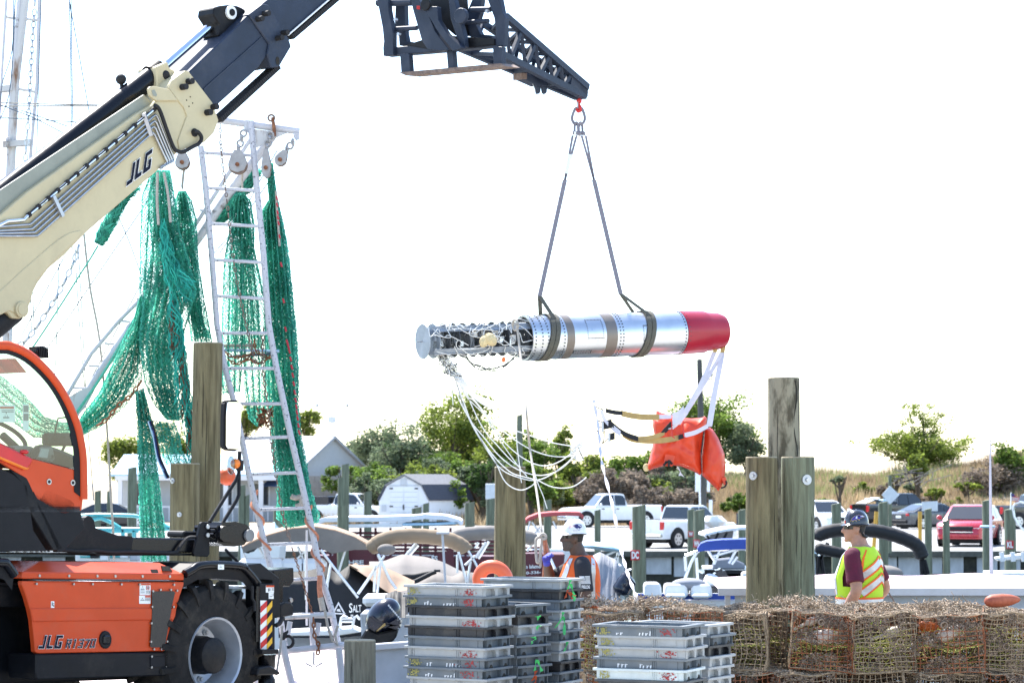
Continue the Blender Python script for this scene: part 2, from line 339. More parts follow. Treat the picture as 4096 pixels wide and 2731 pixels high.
mat('hull_white', (.78, .78, .77), .35, 0, .05, 3); mat('deck_white', (.7, .56, .52), .6, 0, .08, 2); mat('hull_grey', (.4, .42, .46), .5, 0, .1, 4)
mat('pink_top', (.66, .47, .52), .5, 0, .06, 2); mat('alu_edge', (.5, .49, .52), .45, .4, .1, 6); mat('concrete', (.42, .41, .39), .9, 0, .12, 3, bump=.2)
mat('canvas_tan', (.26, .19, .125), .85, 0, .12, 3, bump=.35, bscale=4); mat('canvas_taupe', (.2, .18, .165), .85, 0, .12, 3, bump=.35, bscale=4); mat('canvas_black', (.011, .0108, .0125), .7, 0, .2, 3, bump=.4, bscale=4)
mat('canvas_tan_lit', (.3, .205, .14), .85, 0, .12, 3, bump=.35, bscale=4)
mat('canvas_blue', (.03, .07, .34), .75, 0, .12, 3, bump=.3, bscale=4); mat('canvas_red', (.5, .09, .09), .75, 0, .1, 3, bump=.3); mat('canvas_grey', (.25, .26, .29), .8, 0, .1, 3, bump=.3); mat('canvas_lightblue', (.4, .6, .75), .7, 0, .1, 3)
mat('canvas_white', (.78, .8, .84), .7, 0, .05, 3); mat('teal_pipe', (.1, .48, .5), .45, 0, .1, 6); mat('maroon_paint', (.1, .012, .02), .5, 0, .15, 5)
mat('alu_tube', (.72, .74, .77), .3, .6, .06, 9); mat('engine_navy', (.008, .011, .026), .22, 0, .15, 4, coat=.15); mat('seat_white', (.78, .78, .78), .6, 0, .05, 5)
mat('asphalt_pale', (.28, .275, .268), .95, 0, .12, .6, bump=.1, bscale=8); mat('wharf_concrete', (.42, .4, .36), .95, 0, .15, .9, bump=.2, bscale=12)
mat('water', (.012, .022, .022), .08, 0, .2, .6, bump=.6, bscale=3, spec=.6); mat('sand', (.26, .2, .13), .95, 0, .25, .5, bump=.3, bscale=3, c2=(.44, .36, .25))
mat('bulkhead_panel', (.52, .53, .55), .8, 0, .3, 2.4, c2=(.62, .63, .65), stretch=(1, 1, .5)); mat('bulkhead_wood', (.1, .1, .085), .9, 0, .4, 4); mat('algae', (.035, .035, .026), .9, 0, .4, 6)
mat('car_white', (.8, .81, .82), .25, 0, .02, 3, coat=.5); mat('car_black', (.014, .015, .017), .2, 0, .1, 3, coat=.6); mat('car_grey', (.09, .095, .105), .25, .3, .06, 3, coat=.6); mat('car_red', (.42, .012, .03), .25, .15, .05, 3, coat=.7); mat('car_glass', (.02, .024, .03), .05, 0, .1, 3, spec=.9); mat('tail_red', (.55, .01, .015), .25, 0, .1, 9); mat('wheel_alloy', (.55, .56, .58), .3, .8, .1, 9)
mat('siding_white', (.74, .75, .78), .7, 0, .04, 3); mat('siding_grey', (.5, .52, .55), .75, 0, .05, 3); mat('shingle_tan', (.44, .4, .36), .85, 0, .15, 6); mat('roof_white', (.4, .41, .44), .6, 0, .05, 3); mat('roof_shingle', (.2, .2, .21), .9, 0, .2, 9); mat('roof_dark', (.06, .065, .085), .9, 0, .3, 14); mat('window_dark', (.05, .055, .065), .1, 0, .2, 4); mat('awning_blue', (.045, .085, .19), .75, 0, .1, 4)
mat('sign_red', (.5, .02, .03), .5); mat('sign_grey', (.07, .075, .085), .6); mat('sign_white', (.74, .75, .77), .5); mat('bollard_yellow', (.55, .32, .05), .7, 0, .15, 8); mat('utility_wood', (.075, .075, .07), .9, 0, .25, 4, stretch=(5, 5, .5))
mat('bark', (.09, .07, .05), .95, 0, .3, 8, bump=.5)
mat('leaf_green', (.085, .16, .026), .7, 0, .35, .6, trans=.58, island=.5, c2=(.19, .28, .05)); mat('leaf_yellow', (.17, .24, .03), .7, 0, .3, .6, trans=.58, island=.45, c2=(.25, .3, .06))
mat('leaf_silver', (.15, .2, .095), .7, 0, .3, .6, trans=.52, island=.45, c2=(.2, .25, .15)); mat('leaf_dark', (.05, .1, .02), .7, 0, .35, .6, trans=.5, island=.45, c2=(.075, .13, .035)); mat('brush_grey', (.2, .155, .12), .9, 0, .3, .6, trans=.35, island=.45, c2=(.32, .26, .2))
mat('dune_grass', (.32, .235, .14), .9, 0, .3, .16, trans=.35, island=.45, c2=(.5, .385, .235)); mat('dune_green', (.13, .19, .06), .9, 0, .25, .2, trans=.4, island=.35, c2=(.27, .31, .12))
mat('branch_grey', (.25, .22, .2), .9)
# ---------------------------------------------------------------- rotating telehandler
OC = V((-4.22, 19.12, .1)); RC = MX.Rotation(R(53.9), 3, 'Z') @ MX.Rotation(R(2.1), 3, 'Y')
CX, CY, CZ = RC @ V((1, 0, 0)), RC @ V((0, 1, 0)), RC @ V((0, 0, 1))
def LC(x, y, z): return OC+CX*x+CY*y+CZ*z
def QC(u, v, yp): return PP(u, v, OC+CY*yp, CY)
BD = V((.646, .763, 0)); RB = V((.763, -.646, 0)); OB = V((-4.22, 19.12, 0))
def QB(u, v, q): return PP(u, v, OB+RB*q, RB)
def QS(u, v, s): return PP(u, v, OB+BD*s, BD)
T = thing('telehandler', 'orange and cream rotating telehandler with its boom raised over the water', 'telehandler', (OC.x, OC.y, gz(OC.y)))
def qc(t, yp, *xy): return [QC(*a, yp) for a in zl(t, *xy)]
def qb(t, q, *xy): return [QB(*a, q) for a in zl(t, *xy)]
IN = CY            # towards the machine's far side
NY = -1.16
def slab(name, m, pts, dep, parent=T, bevel=.004, **k): return MB().prism(pts, dep).build(name, m, parent, bevel=bevel, **k)
# chassis core
cb = MB(); cb.box(LC(.1, 0, .72), (5.0, 1.5, .62), RC); cb.box(LC(0, 0, 1.06), (3.4, 1.9, .16), RC)
cb.build('chassis', 'black_paint', T, bevel=.01)
# engine cover: hood and door
hood = MB()
top = qc('4', NY+.16, 345, 478, 1430, 489); low = qc('4', NY, 200, 572, 1650, 592); bot = qc('4', NY, 200, 632, 1650, 646)
far = [p+IN*.6 for p in top]
hood.v = [top[0], top[1], low[1], low[0], bot[0], bot[1], far[0], far[1], low[1]+IN*.5, low[0]+IN*.5, bot[1]+IN*.5, bot[0]+IN*.5]
hood.f = [(0, 1, 2, 3), (3, 2, 5, 4), (6, 7, 1, 0), (1, 7, 8, 2), (2, 8, 10, 5), (0, 3, 9, 6), (3, 4, 11, 9), (4, 5, 10, 11), (6, 9, 8, 7), (9, 11, 10, 8)]
ho = hood.build('engine_hood', 'orange_paint', T, bevel=.006)
for x in (350, 615, 868, 1030, 1273, 1518):
    p = QC(*zp('4', x, 603+x*.006), NY); MB().cyl(p+IN*.01, p-IN*.008, .011, 8).build('bolt', 'steel', ho)
slab('intake_slot', 'mesh_vent', qc('4', NY-.004, 1345, 548, 1408, 548, 1420, 582, 1358, 582), -IN*.004, ho, 0)
slab('intake_slot', 'mesh_vent', [a-IN*.003+CZ*.0 for a in qc('4', NY+.05, 1436, 516, 1500, 520, 1535, 565, 1446, 562)], -IN*.012, ho, 0)
door = slab('engine_door', 'orange_paint', qc('4', NY, 199, 652, 1650, 660, 1648, 690, 1612, 790, 1584, 905, 1570, 1000, 1545, 1120, 1522, 1262, 1505, 1278, 345, 1300, 318, 1288, 305, 1150, 290, 1000, 268, 900, 240, 800, 200, 690), IN*.05, bevel=.006)
slab('panel_rib', 'orange_paint', qc('4', NY-.012, 275, 897, 1365, 893, 1370, 1003, 300, 1018), IN*.014, door, .008)
slab('panel_rib', 'orange_paint', qc('4', NY-.012, 1540, 893, 1584, 892, 1562, 1002, 1520, 1003), IN*.014, door, .008)
slab('panel_rib', 'orange_paint', qc('4', NY-.01, 1, 1, 2, 1, 2, 2) if 0 else qc('4', NY-.004, 330, 662, 1560, 668, 1560, 672, 330, 667), IN*.01, door, .001)
slab('hinge_strip', 'black_rubber', qc('4', NY-.006, 295, 634, 1570, 648, 1570, 660, 295, 646), IN*.01, door, .001)
slab('vent_mesh', 'mesh_vent', qc('4', NY-.016, 1362, 745, 1555, 743, 1570, 757, 1535, 900, 1535, 920, 1478, 1235, 1468, 1247, 1356, 1247, 1347, 1235, 1362, 1000, 1366, 900), IN*.004, door, 0)
hp = QC(*zp('4', 938, 1178), NY); ex = (QC(*zp('4', 990, 1178), NY)-hp); ez = (QC(*zp('4', 938, 1098), NY)-hp)
dh = MB().loft([(hp+IN*.01, ex, ez), (hp-IN*.012, ex, ez), (hp-IN*.016, ex*.9, ez*.9)], 24).build('door_handle', 'black_paint', door)
MB().box(hp-IN*.02+CZ*.0, (.07, .03, .07), RC).build('latch', 'black_gloss', dh, bevel=.012)
for x, y in ((316, 678), (649, 680), (819, 680), (1077, 682), (1241, 684), (1549, 686), (1360, 743), (1427, 731), (1520, 731), (1576, 738), (1352, 883), (1544, 884), (1346, 1030), (1512, 1030), (1342, 1195), (1487, 1193), (1369, 1263), (1436, 1263)):
    p = QC(*zp('4', x, y), NY); MB().cyl(p+IN*.01, p-IN*.018, .009, 7).build('bolt', 'steel', door)
def tq(s, t, yp, x0, x1, y0, y1, m, nm, sh, bo, par, plane=QC):
    a, b, c = [plane(*zp(t, x, y), yp) for x, y in ((x0, y1[0]), (x1, y1[1]), (x0, y0))]
    return text(s, a, b, c, m, par, nm, sh, bo)
for g, m, bo, pr in (('outline', 'sticker', .075, 0), ('letters', 'logo_navy', .055, 5)):
    d = .003 if bo > .07 else .006
    for s_, x0_, x1_, y0_, ya_, yb_, wd_ in (('JLG', 342, 566, 1140, 1258, 1256, .21), ('R1370', 582, 862, 1174, 1254, 1249, .15)):
        blocks(s_, QC(*zp('4', x0_, ya_), NY-d), QC(*zp('4', x1_, yb_), NY-d), QC(*zp('4', x0_, y0_), NY-d), m, door, ('logo_' if s_ == 'JLG' else 'model_')+g, wd_, .03 if g == 'outline' else 0, .3)
def sticker(t, plane, yp, x0, y0, x1, y1, par, bands, off):
    q = [plane(*zp(t, x, y), yp) for x, y in ((x0, y1), (x1, y1), (x1, y0), (x0, y0))]
    s = MB().prism(q, off*.002).build('warning_sticker', 'sticker', par)
    for fx0, fy0, fx1, fy1, m in bands:
        e = lambda a, b: q[3]+(q[2]-q[3])*a+(q[0]-q[3])*b-off*.002
        MB().prism([e(fx0, fy1), e(fx1, fy1), e(fx1, fy0), e(fx0, fy0)], -off*.001).build('print', m, s)
    return s
lines = lambda x0, x1, y0, n: [(x0, y0+i*.09, x1, y0+.03+i*.09, 'sign_grey') for i in range(n)]
def tri(x, y, s, m='sign_grey'): return [(x-.02, y-s, x+.02, y-s*.4, m), (x-s*.45, y, x-s*.28, y+.06, m), (x-s, y+.1, x+s, y+.16, m), (x+s*.28, y, x+s*.45, y+.06, m)]
sticker('4', QC, NY-.002, 1252, 674, 1349, 776, door, [(.03, .02, .97, .16, 'orange_paint')]+tri(.25, .42, .17)+lines(.05, .45, .72, 2)+[(.6, .22, .85, .27, 'red_paint'), (.58, .27, .63, .52, 'red_paint'), (.83, .27, .88, .52, 'red_paint'), (.6, .52, .85, .57, 'red_paint'), (.68, .33, .8, .46, 'sign_grey')]+lines(.55, .95, .66, 3), IN)
sticker('4', QC, NY-.002, 1248, 782, 1349, 856, door, [(.5, .04, .96, .24, 'orange_paint')]+tri(.26, .45, .18)+lines(.5, .95, .33, 4), IN)
sticker('4', QC, NY-.002, 458, 834, 487, 893, door, [(.2, .15, .4, .7, 'sign_grey'), (.5, .3, .8, .42, 'sign_grey'), (.6, .55, .85, .8, 'sign_grey')], IN)
sill = slab('side_sill', 'black_paint', qc('4', NY, 322, 1306, 1520, 1287, 1512, 1452, 1490, 1500, 330, 1535, 322, 1480), IN*.3, bevel=.01)
slab('access_plate', 'dark_grey', qc('4', NY-.008, 1352, 1330, 1480, 1326, 1480, 1420, 1352, 1424), IN*.01, sill, .002)
for x, y in ((1352, 1328), (1490, 1326), (1350, 1424), (1485, 1421)): p = QC(*zp('4', x, y), NY); MB().cyl(p+IN*.01, p-IN*.014, .009, 7).build('bolt', 'steel', sill)
slab('deck_plate', 'tread_plate', [LC(1.18, -1.1, 1.12), LC(2.3, -1.1, 1.12), LC(2.3, .9, 1.12), LC(1.18, .9, 1.12)], CZ*.02)
slab('deck_plate', 'black_paint', [LC(-1.2, -.98, 1.135), LC(1.16, -.98, 1.135), LC(1.16, .9, 1.135), LC(-1.2, .9, 1.135)], CZ*.02)
# wheels
def wheel(cx, side):
    c = LC(cx, side*.98, .6); ax = CY*side
    w_ = MB(); prof = [(-.21, .29), (-.22, .42), (-.2, .52), (-.15, .548), (0, .556), (.15, .548), (.2, .52), (.22, .42), (.21, .29)]
    w_.lathe(c, ax, prof, 56); ty = w_.build('tyre', 'tyre_rubber', T, smooth=.7)
    lg = MB(); x, y = perp(ax)
    for sgn in (1, -1):
        for k in range(19):
            a = 2*math.pi*(k+(.5 if sgn < 0 else 0))/19
            pts = []
            for t, da, r0 in ((0.01*sgn, .0, .545), (.12*sgn, .11, .54), (.2*sgn, .16, .51), (.222*sgn, .17, .45)):
                pts.append((t, a+da))
            rad = lambda an: x*math.cos(an)+y*math.sin(an)
            for i in range(3):
                (t0, a0), (t1, a1) = pts[i], pts[i+1]; hw = .05
                ro0, ro1 = ((.6, .6), (.6, .585), (.585, .5))[i]; ri = .44 if i == 2 else .53
                q = [c+ax*t0+rad(a0-hw)*ri, c+ax*t0+rad(a0+hw)*ri, c+ax*t1+rad(a1+hw)*ri, c+ax*t1+rad(a1-hw)*ri,
                     c+ax*t0+rad(a0-hw*.75)*ro0, c+ax*t0+rad(a0+hw*.75)*ro0, c+ax*t1+rad(a1+hw*.75)*ro1, c+ax*t1+rad(a1-hw*.75)*ro1]
                lg.add(q, [(0, 1, 2, 3), (4, 7, 6, 5), (0, 4, 5, 1), (1, 5, 6, 2), (2, 6, 7, 3), (3, 7, 4, 0)])
    lg.build('tread_lugs', 'tyre_rubber', ty)
    MB().lathe(c, ax, [(.205, .305), (.225, .3), (.215, .285), (.13, .262), (.1, .25), (.06, .245), (.02, .235), (.0, .2), (-.01, .06)], 48).build('rim', 'rim_silver', ty, smooth=.6)
    MB().lathe(c, ax, [(-.02, .15), (.1, .15), (.13, .142), (.2, .14), (.21, .125), (.215, 0)], 32).build('hub', 'black_paint', ty, smooth=.6)
    for k in range(8):
        a = 2*math.pi*(k+.3)/8; p = c+(x*math.cos(a)+y*math.sin(a))*.2; MB().cyl(p, p+ax*.035, .016, 6).build('wheel_nut', 'steel', ty)
        MB().cyl(p, p+ax*.012, .026, 10).build('washer', 'galv', ty)
for cx in (1.56, -1.56):
    for s in (-1, 1): wheel(cx, s)
for cx in (1.56, -1.56): MB().cyl(LC(cx, -.8, .6), LC(cx, .8, .6), .13, 14).build('axle', 'black_paint', T)
# fenders
def fender(pts, yp, name='fender'):
    p = [QC(*a, yp) for a in pts]; f = MB().tube(catmull(p, 4), .034, 8).build(name, 'black_gloss', T, smooth=1)
    MB().grid([[a+CZ*.01 for a in p], [a+IN*.5+CZ*.02 for a in p]]).build('fender_sheet', 'black_paint', f, recalc=False)
    MB().grid([[a-CZ*.02+IN*.01 for a in p], [a-CZ*.11+IN*.02 for a in p]]).build('fender_lip', 'black_paint', f, recalc=False)
    return f
fd = fender(zl('4', 1655, 590, 1720, 555, 1790, 515, 1960, 505, 2150, 518, 2200, 545)+zl('f', 215, 100, 300, 190, 385, 300), NY)
fender(zl('4', -300, 480, 20, 488, 60, 505, 130, 600), NY)
sticker('4', QC, NY-.05, 1955, 505, 2008, 550, fd, tri(.4, .4, .2), IN)
# outrigger, head lamp housing
ob = slab('outrigger_box', 'black_paint', qc('f', NY-.02, 170, 95, 420, 60, 640, 235, 655, 690, 600, 705, 560, 640, 560, 260, 400, 250), IN*.25)
slab('lamp_housing', 'black_gloss', qc('f', NY+.12, 560, 140, 812, 112, 815, 270, 765, 338, 690, 335, 690, 520, 640, 520), IN*.35, ob, .008)
slab('lamp_housing', 'black_paint', qc('f', NY+.12, 650, 555, 710, 518, 780, 520, 808, 560, 808, 670, 655, 700), IN*.35, ob, .008)
p = QC(*zp('f', 762, 494), NY+.1); MB().cyl(p, p-IN*.02, .02, 10).build('bolt', 'steel', ob)
leg = slab('outrigger_leg', 'black_paint', qc('f', NY-.05, 412, 300, 590, 300, 588, 1075, 412, 1075), IN*.16)
dv = lambda fx, fy: QC(*zp('f', 414+fx*136, 497+fy*573), NY-.053)
def hazard(f0, f1, n, m1, m2, sl_):
    MB().prism([dv(f0, 0), dv(f1, 0), dv(f1, 1), dv(f0, 1)], -IN*.002).build('hazard_panel', m2, leg)
    for k in range(-1, n+1):
        y0 = k/n; h = .5/n; s = sl_/n; q = [(f0, y0+s), (f1, y0), (f1, y0+h), (f0, y0+h+s)]
        q = [(x, min(1, max(0, y))) for x, y in q]
        if max(a[1] for a in q)-min(a[1] for a in q) < .02: continue
        MB().prism([dv(*a)-IN*.0035 for a in q], -IN*.002).build('hazard_stripe', m1, leg)
hazard(0, .55, 3.5 and 4, 'red_paint', 'sticker', .5); hazard(.55, 1, 4, 'yellow_paint', 'logo_navy', .55)
sticker('f', QC, NY-.052, 482, 320, 576, 404, leg, [(0, 0, 1, .25, 'orange_paint'), (.25, .4, .33, .85, 'sign_grey'), (.42, .4, .5, .8, 'sign_grey')]+lines(.7, .95, .35, 5), IN)
sticker('f', QC, NY-.052, 515, 406, 573, 478, leg, tri(.42, .5, .28)+lines(.7, .95, .2, 4), IN)
ft = MB().prism(qc('f', NY-.1, 440, 1072, 632, 1072, 632, 1125, 440, 1130), IN*.26).build('leg_flange', 'black_paint', leg, bevel=.004)
c0 = QC(*zp('f', 490, 1130), NY+.03); c1 = QC(*zp('f', 490, 1270), NY+.03)
MB().lathe(c0, c1-c0, [(0, .075), (.1, .07), (.16, .05), (.2, .07), (.28, .075)], 16, True).build('leg_foot', 'black_gloss', leg, smooth=.6)
MB().prism(qc('f', NY-.12, 400, 1290, 540, 1262, 652, 1335, 655, 1368, 380, 1378), IN*.3).build('foot_pad', 'black_paint', leg, bevel=.01)
MB().tube(qc('f', NY-.06, 320, 330, 318, 470, 345, 515, 350, 620), .012, 6).build('hydraulic_hose', 'black_rubber', leg, smooth=1)
MB().tube(qc('f', NY-.06, 385, 330, 380, 700, 378, 980), .016, 6).build('hydraulic_pipe', 'black_gloss', leg, smooth=1)
MB().tube(qc('f', NY-.06, 600, 790, 640, 770, 668, 720, 675, 690), .02, 6).build('hydraulic_hose', 'black_rubber', leg, smooth=1)
# turret
tr = MB().lathe(LC(0, 0, 1.15), CZ, [(0, .55), (.09, .55), (.09, .66), (.14, .66), (.14, 0)], 40).build('slew_ring', 'black_paint', T, smooth=.6)
zt = lambda x, y, q=.72: QB(*zp('4', x, y), q)
deck = slab('turret_deck', 'black_paint', [zt(*a) for a in ((-700, 392), (1740, 405), (1740, 425), (860, 427), (850, 415), (-700, 412))], -RB*1.3, bevel=.003)
for x in (82, 158, 228, 288, 336, 372, 400): p = zt(x, 372, .74); MB().cyl(p-V((0, 0, .02)), p+V((0, 0, .02)), .024, 6).build('bolt', 'galv', deck)
slab('bracket', 'black_paint', [zt(*a, .76) for a in ((15, 305), (110, 305), (110, 392), (15, 392))], -RB*.03, deck)
slab('bracket', 'black_paint', [zt(*a, .76) for a in ((362, 312), (450, 312), (450, 392), (362, 392))], -RB*.03, deck)
MB().tube(catmull([zt(*a, .75) for a in ((420, 345), (560, 375), (700, 388), (850, 382), (1000, 395), (1180, 392), (1420, 398), (1570, 398), (1610, 350), (1680, 268), (1760, 262))], 5), .014, 6).build('cable', 'black_rubber', deck, smooth=1)
arm = slab('turret_arm', 'black_paint', [zt(*a) for a in ((720, 10), (738, 100), (755, 108), (765, 85), (790, 68), (822, 76), (845, 110), (860, 178), (1060, 245), (1190, 252), (1190, 395), (520, 395), (330, -60), (560, -120))], -RB*.06, bevel=.004)
slab('arm_beam', 'black_gloss', [zt(*a) for a in ((1185, 264), (1770, 272), (1770, 402), (1160, 392))], -RB*.3, arm, .012)
slab('arm_plate', 'black_paint', [zt(*a, .78) for a in ((1812, 124), (1872, 126), (1882, 150), (1880, 410), (1862, 436), (1745, 432), (1735, 408), (1800, 140))], -RB*.03, arm, .003)
for y in (166, 242): p = zt(1856, y, .785); MB().cyl(p, p+RB*.012, .018, 10).build('bolt', 'galv', arm)
slab('arm_lug', 'black_paint', [zt(*a, .6) for a in ((1640, 262), (1640, 220), (1660, 203), (1780, 210), (1780, 270))], -RB*.2, arm, .01)
MB().cyl(zt(1880, 290, .66), zt(2060, 290, .66), .035, 12).build('lamp_arm', 'black_gloss', arm, smooth=1)
lp = [zt(*a, .85) for a in ((1990, 130), (2130, 122), (2235, 150), (2280, 200), (2278, 265), (2235, 325), (2120, 345), (2000, 335), (1950, 290), (1945, 200))]
lamp = MB().prism(lp, -RB*.32).build('head_lamp', 'black_gloss', arm, bevel=.03, seg=2, smooth=.9)
p = zt(2232, 245, .86); MB().cyl(p-RB*.02, p+RB*.012, .05, 12).build('lamp_lens', 'interior_grey', arm)
# mirror
mt = MB()
mt.tube(catmull([zt(*a, .8) for a in ((1880, 125), (2000, -70))], 1)+[QB(*zp('3', *a), .8) for a in ((2115, 1390), (2140, 1330), (2148, 1130))], .016, 7)
mt.tube([zt(1880, 205, .8), zt(1945, 205, .8), zt(1970, 175, .8)]+[QB(*zp('3', *a), .8) for a in ((2120, 1568), (2140, 1520), (2142, 1290))], .016, 7)
mt.build('mirror_bracket', 'black_paint', arm, smooth=1)
mo = [QB(*zp('3', *a), .8) for a in ((2035, 672), (2130, 672), (2160, 690), (2168, 760), (2155, 1090), (2130, 1130), (2035, 1120), (2008, 1090), (2012, 800), (2020, 690))]
MB().prism(mo, RB*-.06).build('mirror_shell', 'black_rubber', arm, bevel=.012, seg=2)
mi = [QB(*zp('3', *a), .803) for a in ((2040, 690), (2125, 690), (2148, 705), (2150, 780), (2135, 1095), (2115, 1110), (2040, 1105), (2022, 1080), (2024, 800), (2032, 705))]
tw = MX.Rotation(R(-3), 3, 'Z'); mc = sum(mi, V())/len(mi)
MB().prism([mc+(tw @ (a-mc))*1.0+RB*.012 for a in mi], RB*-.004).build('mirror_glass', 'mirror', arm)
MB().ball(QB(*zp('3', 2110, 1240), .8), .042, 10, 6).build('turn_signal', 'amber', arm, smooth=3)
MB().ball(QB(*zp('3', 2070, 1255), .8), .07, 12, 8, (.5, .8, 1.1)).build('work_lamp', 'clear_glass', arm, smooth=3)
MB().box(QB(*zp('3', 2148, 1255), .8), (.06, .06, .09)).build('signal_mount', 'black_rubber', arm, bevel=.01)
# cab
CQ = 1.08; CW = 1.0
cab = lambda t, *xy, q=CQ: [QB(*a, q) for a in zl(t, *xy)]
outer = cab('3', -900, 560, -820, 330, -600, 215, -300, 180, 0, 182, 100, 192, 250, 262, 400, 395, 520, 545, 620, 725, 690, 905, 722, 1050, 742, 1210, 746, 1560)
outer = catmull(outer, 3); fr = MB().tube(outer, .034, 8).build('cab_frame', 'orange_paint', T, smooth=1)
MB().tube([a-RB*CW for a in outer], .034, 8).build('frame_tube', 'orange_paint', fr, smooth=1)
cc = sum(outer, V())/len(outer)
inn = [a+(cab('3', -100, 900)[0]-a)*.105 for a in outer]; inn2 = [a+(cab('3', -100, 900)[0]-a)*.03 for a in outer]
MB().grid([[a+RB*.005 for a in inn2], [a+RB*.005 for a in inn]]).build('window_seal', 'dark_grey', fr, recalc=False)
MB().grid([[a-RB*(CW+.005) for a in inn2], [a-RB*(CW+.005) for a in inn]]).build('window_seal', 'dark_grey', fr, recalc=False)
MB().grid([[a-RB*.03 for a in inn2], [a-RB*(CW-.03) for a in inn2]]).build('windscreen', 'cab_glass', fr, recalc=False)
wp = inn2[:-2]+cab('3', 716, 1300, 275, 1190, 0, 1070, -900, 700)
MB().add(wp, [tuple(range(len(wp)))]).build('side_window', 'cab_glass', fr, recalc=False)
MB().add([a-RB*CW for a in wp], [tuple(range(len(wp)))]).build('side_window', 'cab_glass', fr, recalc=False)
body = slab('cab_body', 'orange_paint', cab('3', 272, 1190, 735, 1312, 746, 1560)+cab('4', 735, 20, 560, 60, 330, -80, 235, -260, 0, -420), -RB*.04, bevel=.006)
slab('cab_body_far', 'orange_paint', [a-RB*(CW-.02) for a in cab('3', 272, 1190, 735, 1312, 746, 1560)+cab('4', 735, 20, 560, 60, 330, -80, 235, -260, 0, -420)], -RB*.04, body)
MB().prism(cab('3', 690, 1310, 746, 1312, 746, 1560, 690, 1568), -RB*CW).build('cab_front', 'orange_paint', body, bevel=.02)
slab('cab_floor', 'interior', cab('4', -700, -20, 720, -20, 720, 40, -700, 40), -RB*CW, body)
for x, y in ((437, 1402), (650, 1411)):
    p = QB(*zp('3', x, y), CQ); MB().cyl(p-RB*.01, p+RB*.006, .022, 12).build('grommet', 'steel', body); MB().cyl(p, p+RB*.008, .013, 10).build('plug', 'black_rubber', body)
rail = slab('marker_light', 'red_paint', cab('3', -60, 1020, 300, 1195, 296, 1225, 240, 1302, -60, 1175, q=CQ+.03), -RB*.07, bevel=.015)
slab('lens', 'amber', cab('3', -60, 1140, 275, 1280, 240, 1300, -60, 1172, q=CQ+.033), -RB*.06, rail, .01)
MB().box(QB(*zp('3', 215, 1135), CQ), (.06, .06, .03)).build('light_cap', 'red_paint', rail, bevel=.01)
# black lower structure under the cab
low1 = slab('turret_side_plate', 'dark_grey', cab('3', -300, 1140, 110, 1330, 240, 1440)+cab('4', 300, 200, 420, 385, -200, 390), -RB*.05, bevel=.003)
slab('turret_rib', 'black_paint', cab('3', 90, 1290, 245, 1362, 262, 1400, 330, 1568)+cab('4', 375, 5, 570, 372, 480, 382, 250, 0)+cab('3', 215, 1440), -RB*.12, low1, .006)
slab('turret_side_plate', 'dark_grey', cab('3', 275, 1412, 420, 1470, 640, 1568)+cab('4', 722, 25, 735, 95, 760, 180, 560, 395, 520, 395, 330, -40), -RB*.05, low1, .003)
# work light on the cab roof
wl = slab('work_light', 'black_gloss', cab('3', 322, 225, 350, 190, 400, 185, 442, 212, 435, 262, 395, 292, 345, 285, q=CQ-.1), -RB*.1, bevel=.008)
for k in range(6):
    a = zp('3', 350+k*15, 190+k*4); MB().prism([QB(a[0], a[1], CQ-.09), QB(a[0]+3, a[1]+1, CQ-.09), QB(a[0]+6, a[1]+38, CQ-.09), QB(a[0]+3, a[1]+38, CQ-.09)], -RB*.12).build('fin', 'black_paint', wl)
slab('light_bracket', 'black_paint', cab('3', 315, 240, 345, 235, 350, 300, 312, 305, q=CQ-.12), -RB*.05, wl)
slab('light_foot', 'orange_paint', cab('3', 335, 318, 400, 325, 420, 360, 405, 395, 345, 340, q=CQ-.1), -RB*.08, wl, .008)
# cab interior
ci = MB(); ci.tube(catmull(cab('3', 300, 1230, 350, 1130, 460, 1150, 650, 1230, 700, 1290, q=.9), 4), .05, 8); ci.prism(cab('3', 300, 1195, 480, 1160, 640, 1200, 700, 1290, 400, 1260, q=.95), -RB*.75)
dsh = ci.build('dashboard', 'interior', T, smooth=.6)
MB().prism(cab('3', 140, 1110, 200, 1078, 290, 1085, 345, 1140, 320, 1180, q=.8), -RB*.3).build('instrument_hood', 'interior_grey', dsh, bevel=.01)
MB().prism(cab('3', 372, 1090, 480, 1095, 500, 1200, 470, 1235, 330, 1195, q=.95), -RB*.04).build('monitor', 'interior_grey', dsh, bevel=.01)
MB().prism(cab('3', 375, 1105, 440, 1110, 425, 1190, 345, 1180, q=.955), -RB*.01).build('screen', 'screen_grey', dsh)
MB().torus(QB(*zp('3', 20, 985), .6), V((.5, -.3, .8)), .19, .017, 28, 7).build('steering_wheel', 'black_rubber', dsh, smooth=3)
MB().cyl(QB(*zp('3', 20, 985), .6), QB(*zp('3', 180, 1130), .6), .03, 8).build('steering_column', 'interior', dsh)
MB().tube(cab('3', 640, 1000, 610, 1010, 590, 1060, 555, 1130, q=.7), .012, 6).build('stalk', 'interior', dsh)
MB().box(QB(*zp('3', 560, 1025), .7), (.3, .1, .1)).build('wiper_motor', 'interior', dsh, bevel=.02)
MB().tube(cab('3', 490, 990, 500, 920, 520, 835, 590, 825, q=.85), .006, 5).build('wiper_arm', 'black_paint', dsh)
se = MB(); se.box(QB(*zp('3', -420, 1130), .55), (.5, .5, .12), MX.Rotation(R(50), 3, 'Z')); se.box(QB(*zp('3', -560, 850), .55), (.14, .5, .75), MX.Rotation(R(50), 3, 'Z'))
se.build('driver_seat', 'interior', T, bevel=.03)
for k in range(4):
    MB().prism([a for a in cab('3', -500+k*190, 300, -430+k*190, 300, -330+k*190, 425, -400+k*190, 425, q=CQ-.05)], -RB*.9).build('roof_bar', 'orange_plain', fr)
